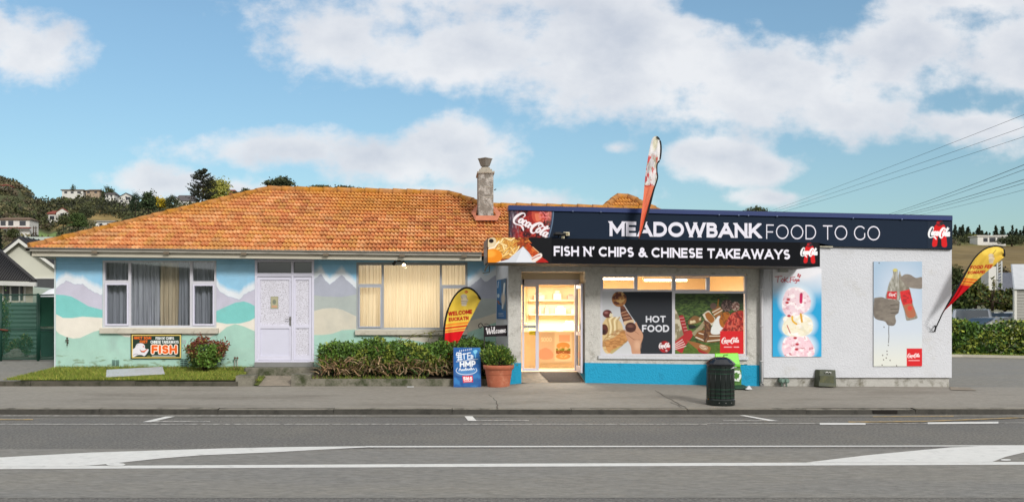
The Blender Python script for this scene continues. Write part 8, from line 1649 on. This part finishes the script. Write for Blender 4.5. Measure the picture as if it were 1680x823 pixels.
b.poly([q0, q3, (q3[0], q3[1] + 5, q0[2]), (q0[0], q3[1] + 5, q0[2])]); b.build('roof', mat('iron_roof', (150, 152, 160), .5, var=.06, vscale=1), lbd)
b = MB(); b.prism([P(1655, 487.5, YL - .5), P(1800, 487.5, YL - .5), P(1800, 450, YL + 4.2), P(1676, 450, YL + 4.2)], -.05); b.v = [(x, y, z + .1) for x, y, z in b.v]; b.build('roof_panel', mat('roof_white_iron'), lbd)
b = MB(); b.pbox(1622, 437, 1634.5, 478, YL - 2.2, .8); tag(b.build('white_chimney', M_hw, loc=P(1628, 478, YL - 2.2)), 'plain white chimney block standing before the pale iron roof', 'chimney')
sm_ = thing('lattice_mast', 'slim white lattice mast beside the white chimney block', 'mast', P(1640, 470, YL - 2)); b = MB()
for px in (1636, 1643): b.tube([P(px, 500, YL - 2), P(px, 428, YL - 2)], .05, 5)
for k_ in range(8): b.tube([P(1636, 470 - 5 * k_, YL - 2), P(1643, 466 - 5 * k_, YL - 2)], .03, 4)
b.build('frame', mat('mast_white', (176, 178, 176), .6), sm_)
# trees between the cars and the building
DGc = ((64, 80, 42), (82, 94, 48), (50, 62, 38))
def near_tree(px, py, Y, w_, h_, cols, lab, seed, n=2200, size=.26):
    x, z = PXx(px, Y), PZz(py, Y); me = broad_mesh(seed, w_ / F * Y / 2, h_ / F * Y / 2, cols, n, size, 40, h_ / F * Y * .52); return make_tree('broadleaf_tree', lab, 'tree', (x, Y, z), me, h_ / F * Y, .1, th=.6)
near_tree(1572, 520, 47, 34, 46, DGc, 'dense green tree close to the right corner of the white wall', 71)
near_tree(1600, 505, 50, 40, 40, ((70, 78, 34), (90, 92, 40), (52, 60, 30)), 'yellow green shrub behind the silver grey wagon', 72)
near_tree(1648, 512, 52, 60, 34, ((66, 72, 34), (84, 86, 38), (48, 56, 30)), 'bushy olive shrub row behind the dark silver car', 73)
near_tree(1562, 470, 62, 30, 26, ((50, 60, 34), (62, 66, 40)), 'distant green tree between wall corner and flag', 74)
tt = thing('young_tree', 'young tree with upright feathery branches behind the hedge', 'tree', P(1628, 510, 46)); rs = np.random.RandomState(80); b = MB(); C = []
q_ = org(tt); b.tube([q_, q_ + Vector((0, 0, 1.0))], [.07, .05], 7)
for (dx, dz) in ((-26, 40), (-16, 46), (-4, 52), (8, 50), (18, 44), (26, 34), (-32, 22), (32, 22)):
    e_ = q_ + Vector((dx / F * 46, rs.uniform(-.4, .4), dz / F * 46)); b.tube([q_ + Vector((0, 0, .5)), q_.lerp(e_, .6) + Vector((0, 0, -.05)), e_], [.04, .025, .008], 5)
    for k_ in range(42): s_ = rs.uniform(.35, 1.03); C.append(tuple((e_ - q_) * s_ + Vector(rs.normal(size=3) * .07)))
b.build('trunk', M_twig, tt); link_mesh('crown', leaf_mesh('crown', np.array(C), .16, rs, .5, .7, mats=[M_leafd, M_olive], midx=rs.randint(0, 2, len(C))), tt)
b = MB()
for px in (1567, 1571): b.tube([P(px, 470, 70), P(px, 450, 70)], .05, 5)
tag(b.build('fence_posts', M_hw, loc=P(1569, 470, 70)), 'two thin white posts between the wall corner and the feather flag', 'post')
# ------------------------------------------------------------------ overhead wires and their poles
def pole(x, y, h_, lab):
    t = thing('power_pole', lab, 'pole', (x, y, -.2), 'power poles'); b = MB(); b.tube([(x, y, -.2), (x, y, h_)], [.15, .1], 10); b.build('shaft', mat('pole_grey', (120, 112, 100), .9, var=.2, vscale=2), t); b = MB(); b.box(x - 1.2, x + 1.2, y - .05, y + .05, h_ - .6, h_ - .48); b.build('crossarm', mat('pole_timber'), t)
NPx, NPy = 30.5, 26.5
pole(PXx(1234, 74), 74, PZz(356, 74), 'far power pole hidden behind the parapet'); pole(PXx(1440, 74), 74, PZz(360, 74), 'second far power pole hidden behind the parapet'); pole(NPx, NPy, 13, 'near power pole beyond the right picture edge')
Wm = mat('wire_black', (46, 48, 52), .7, var=0)
for i, (yr, xe, ye, r_) in enumerate(((185, 1232, 357, .012), (205, 1238, 357, .012), (221, 1246, 358, .012), (267, 1436, 358, .018), (275, 1440, 359, .014), (291, 1444, 360, .018), (297, 1450, 361, .014), (308, 1456, 362, .01))):
    a = Vector(P(1680, yr, 34)); c = Vector(P(xe, ye, 74)); d = (a - c); a2 = c + d * ((c.y - NPy) / (c.y - a.y)); pts = []
    for k_ in range(21): t_ = k_ / 20; q_ = a2.lerp(c, t_); q_.z -= .35 * 4 * t_ * (1 - t_) * .4; pts.append(q_)
    b = MB(); b.tube(pts, r_ * .6, 5); o = b.build('power_line', Wm, loc=tuple(a2)); tag(o, ('thin upper power line' if i < 3 else 'thick lower power line' if i != 7 else 'faint lowest power line') + [' nearest the sky, topmost of all', ', second from the top', ', third from the top', ', first of the lower bundle', ', second of the lower bundle', ', third of the lower bundle', ', fourth of the lower bundle', ' crossing the sky above the parapet end'][i], 'power line', 'overhead wires')

# low hills on the far side of the road, behind the camera, seen only in reflections
b = MB(); prof = [(-400, 10), (-300, 22), (-200, 30), (-120, 20), (-40, 14), (40, 22), (120, 34), (220, 26), (320, 14), (420, 18)]
b.grid(lambda u, v: (-420 + 840 * u, -120 - 120 * v, -.3 + float(np.interp(-420 + 840 * u, [a for a, _ in prof], [c for _, c in prof])) * math.sin(v * 1.57)), 40, 6, smooth=True); struct(b.build('hills', mat('far_hill_green', (70, 78, 48), .95, var=.3, vscale=.05)))
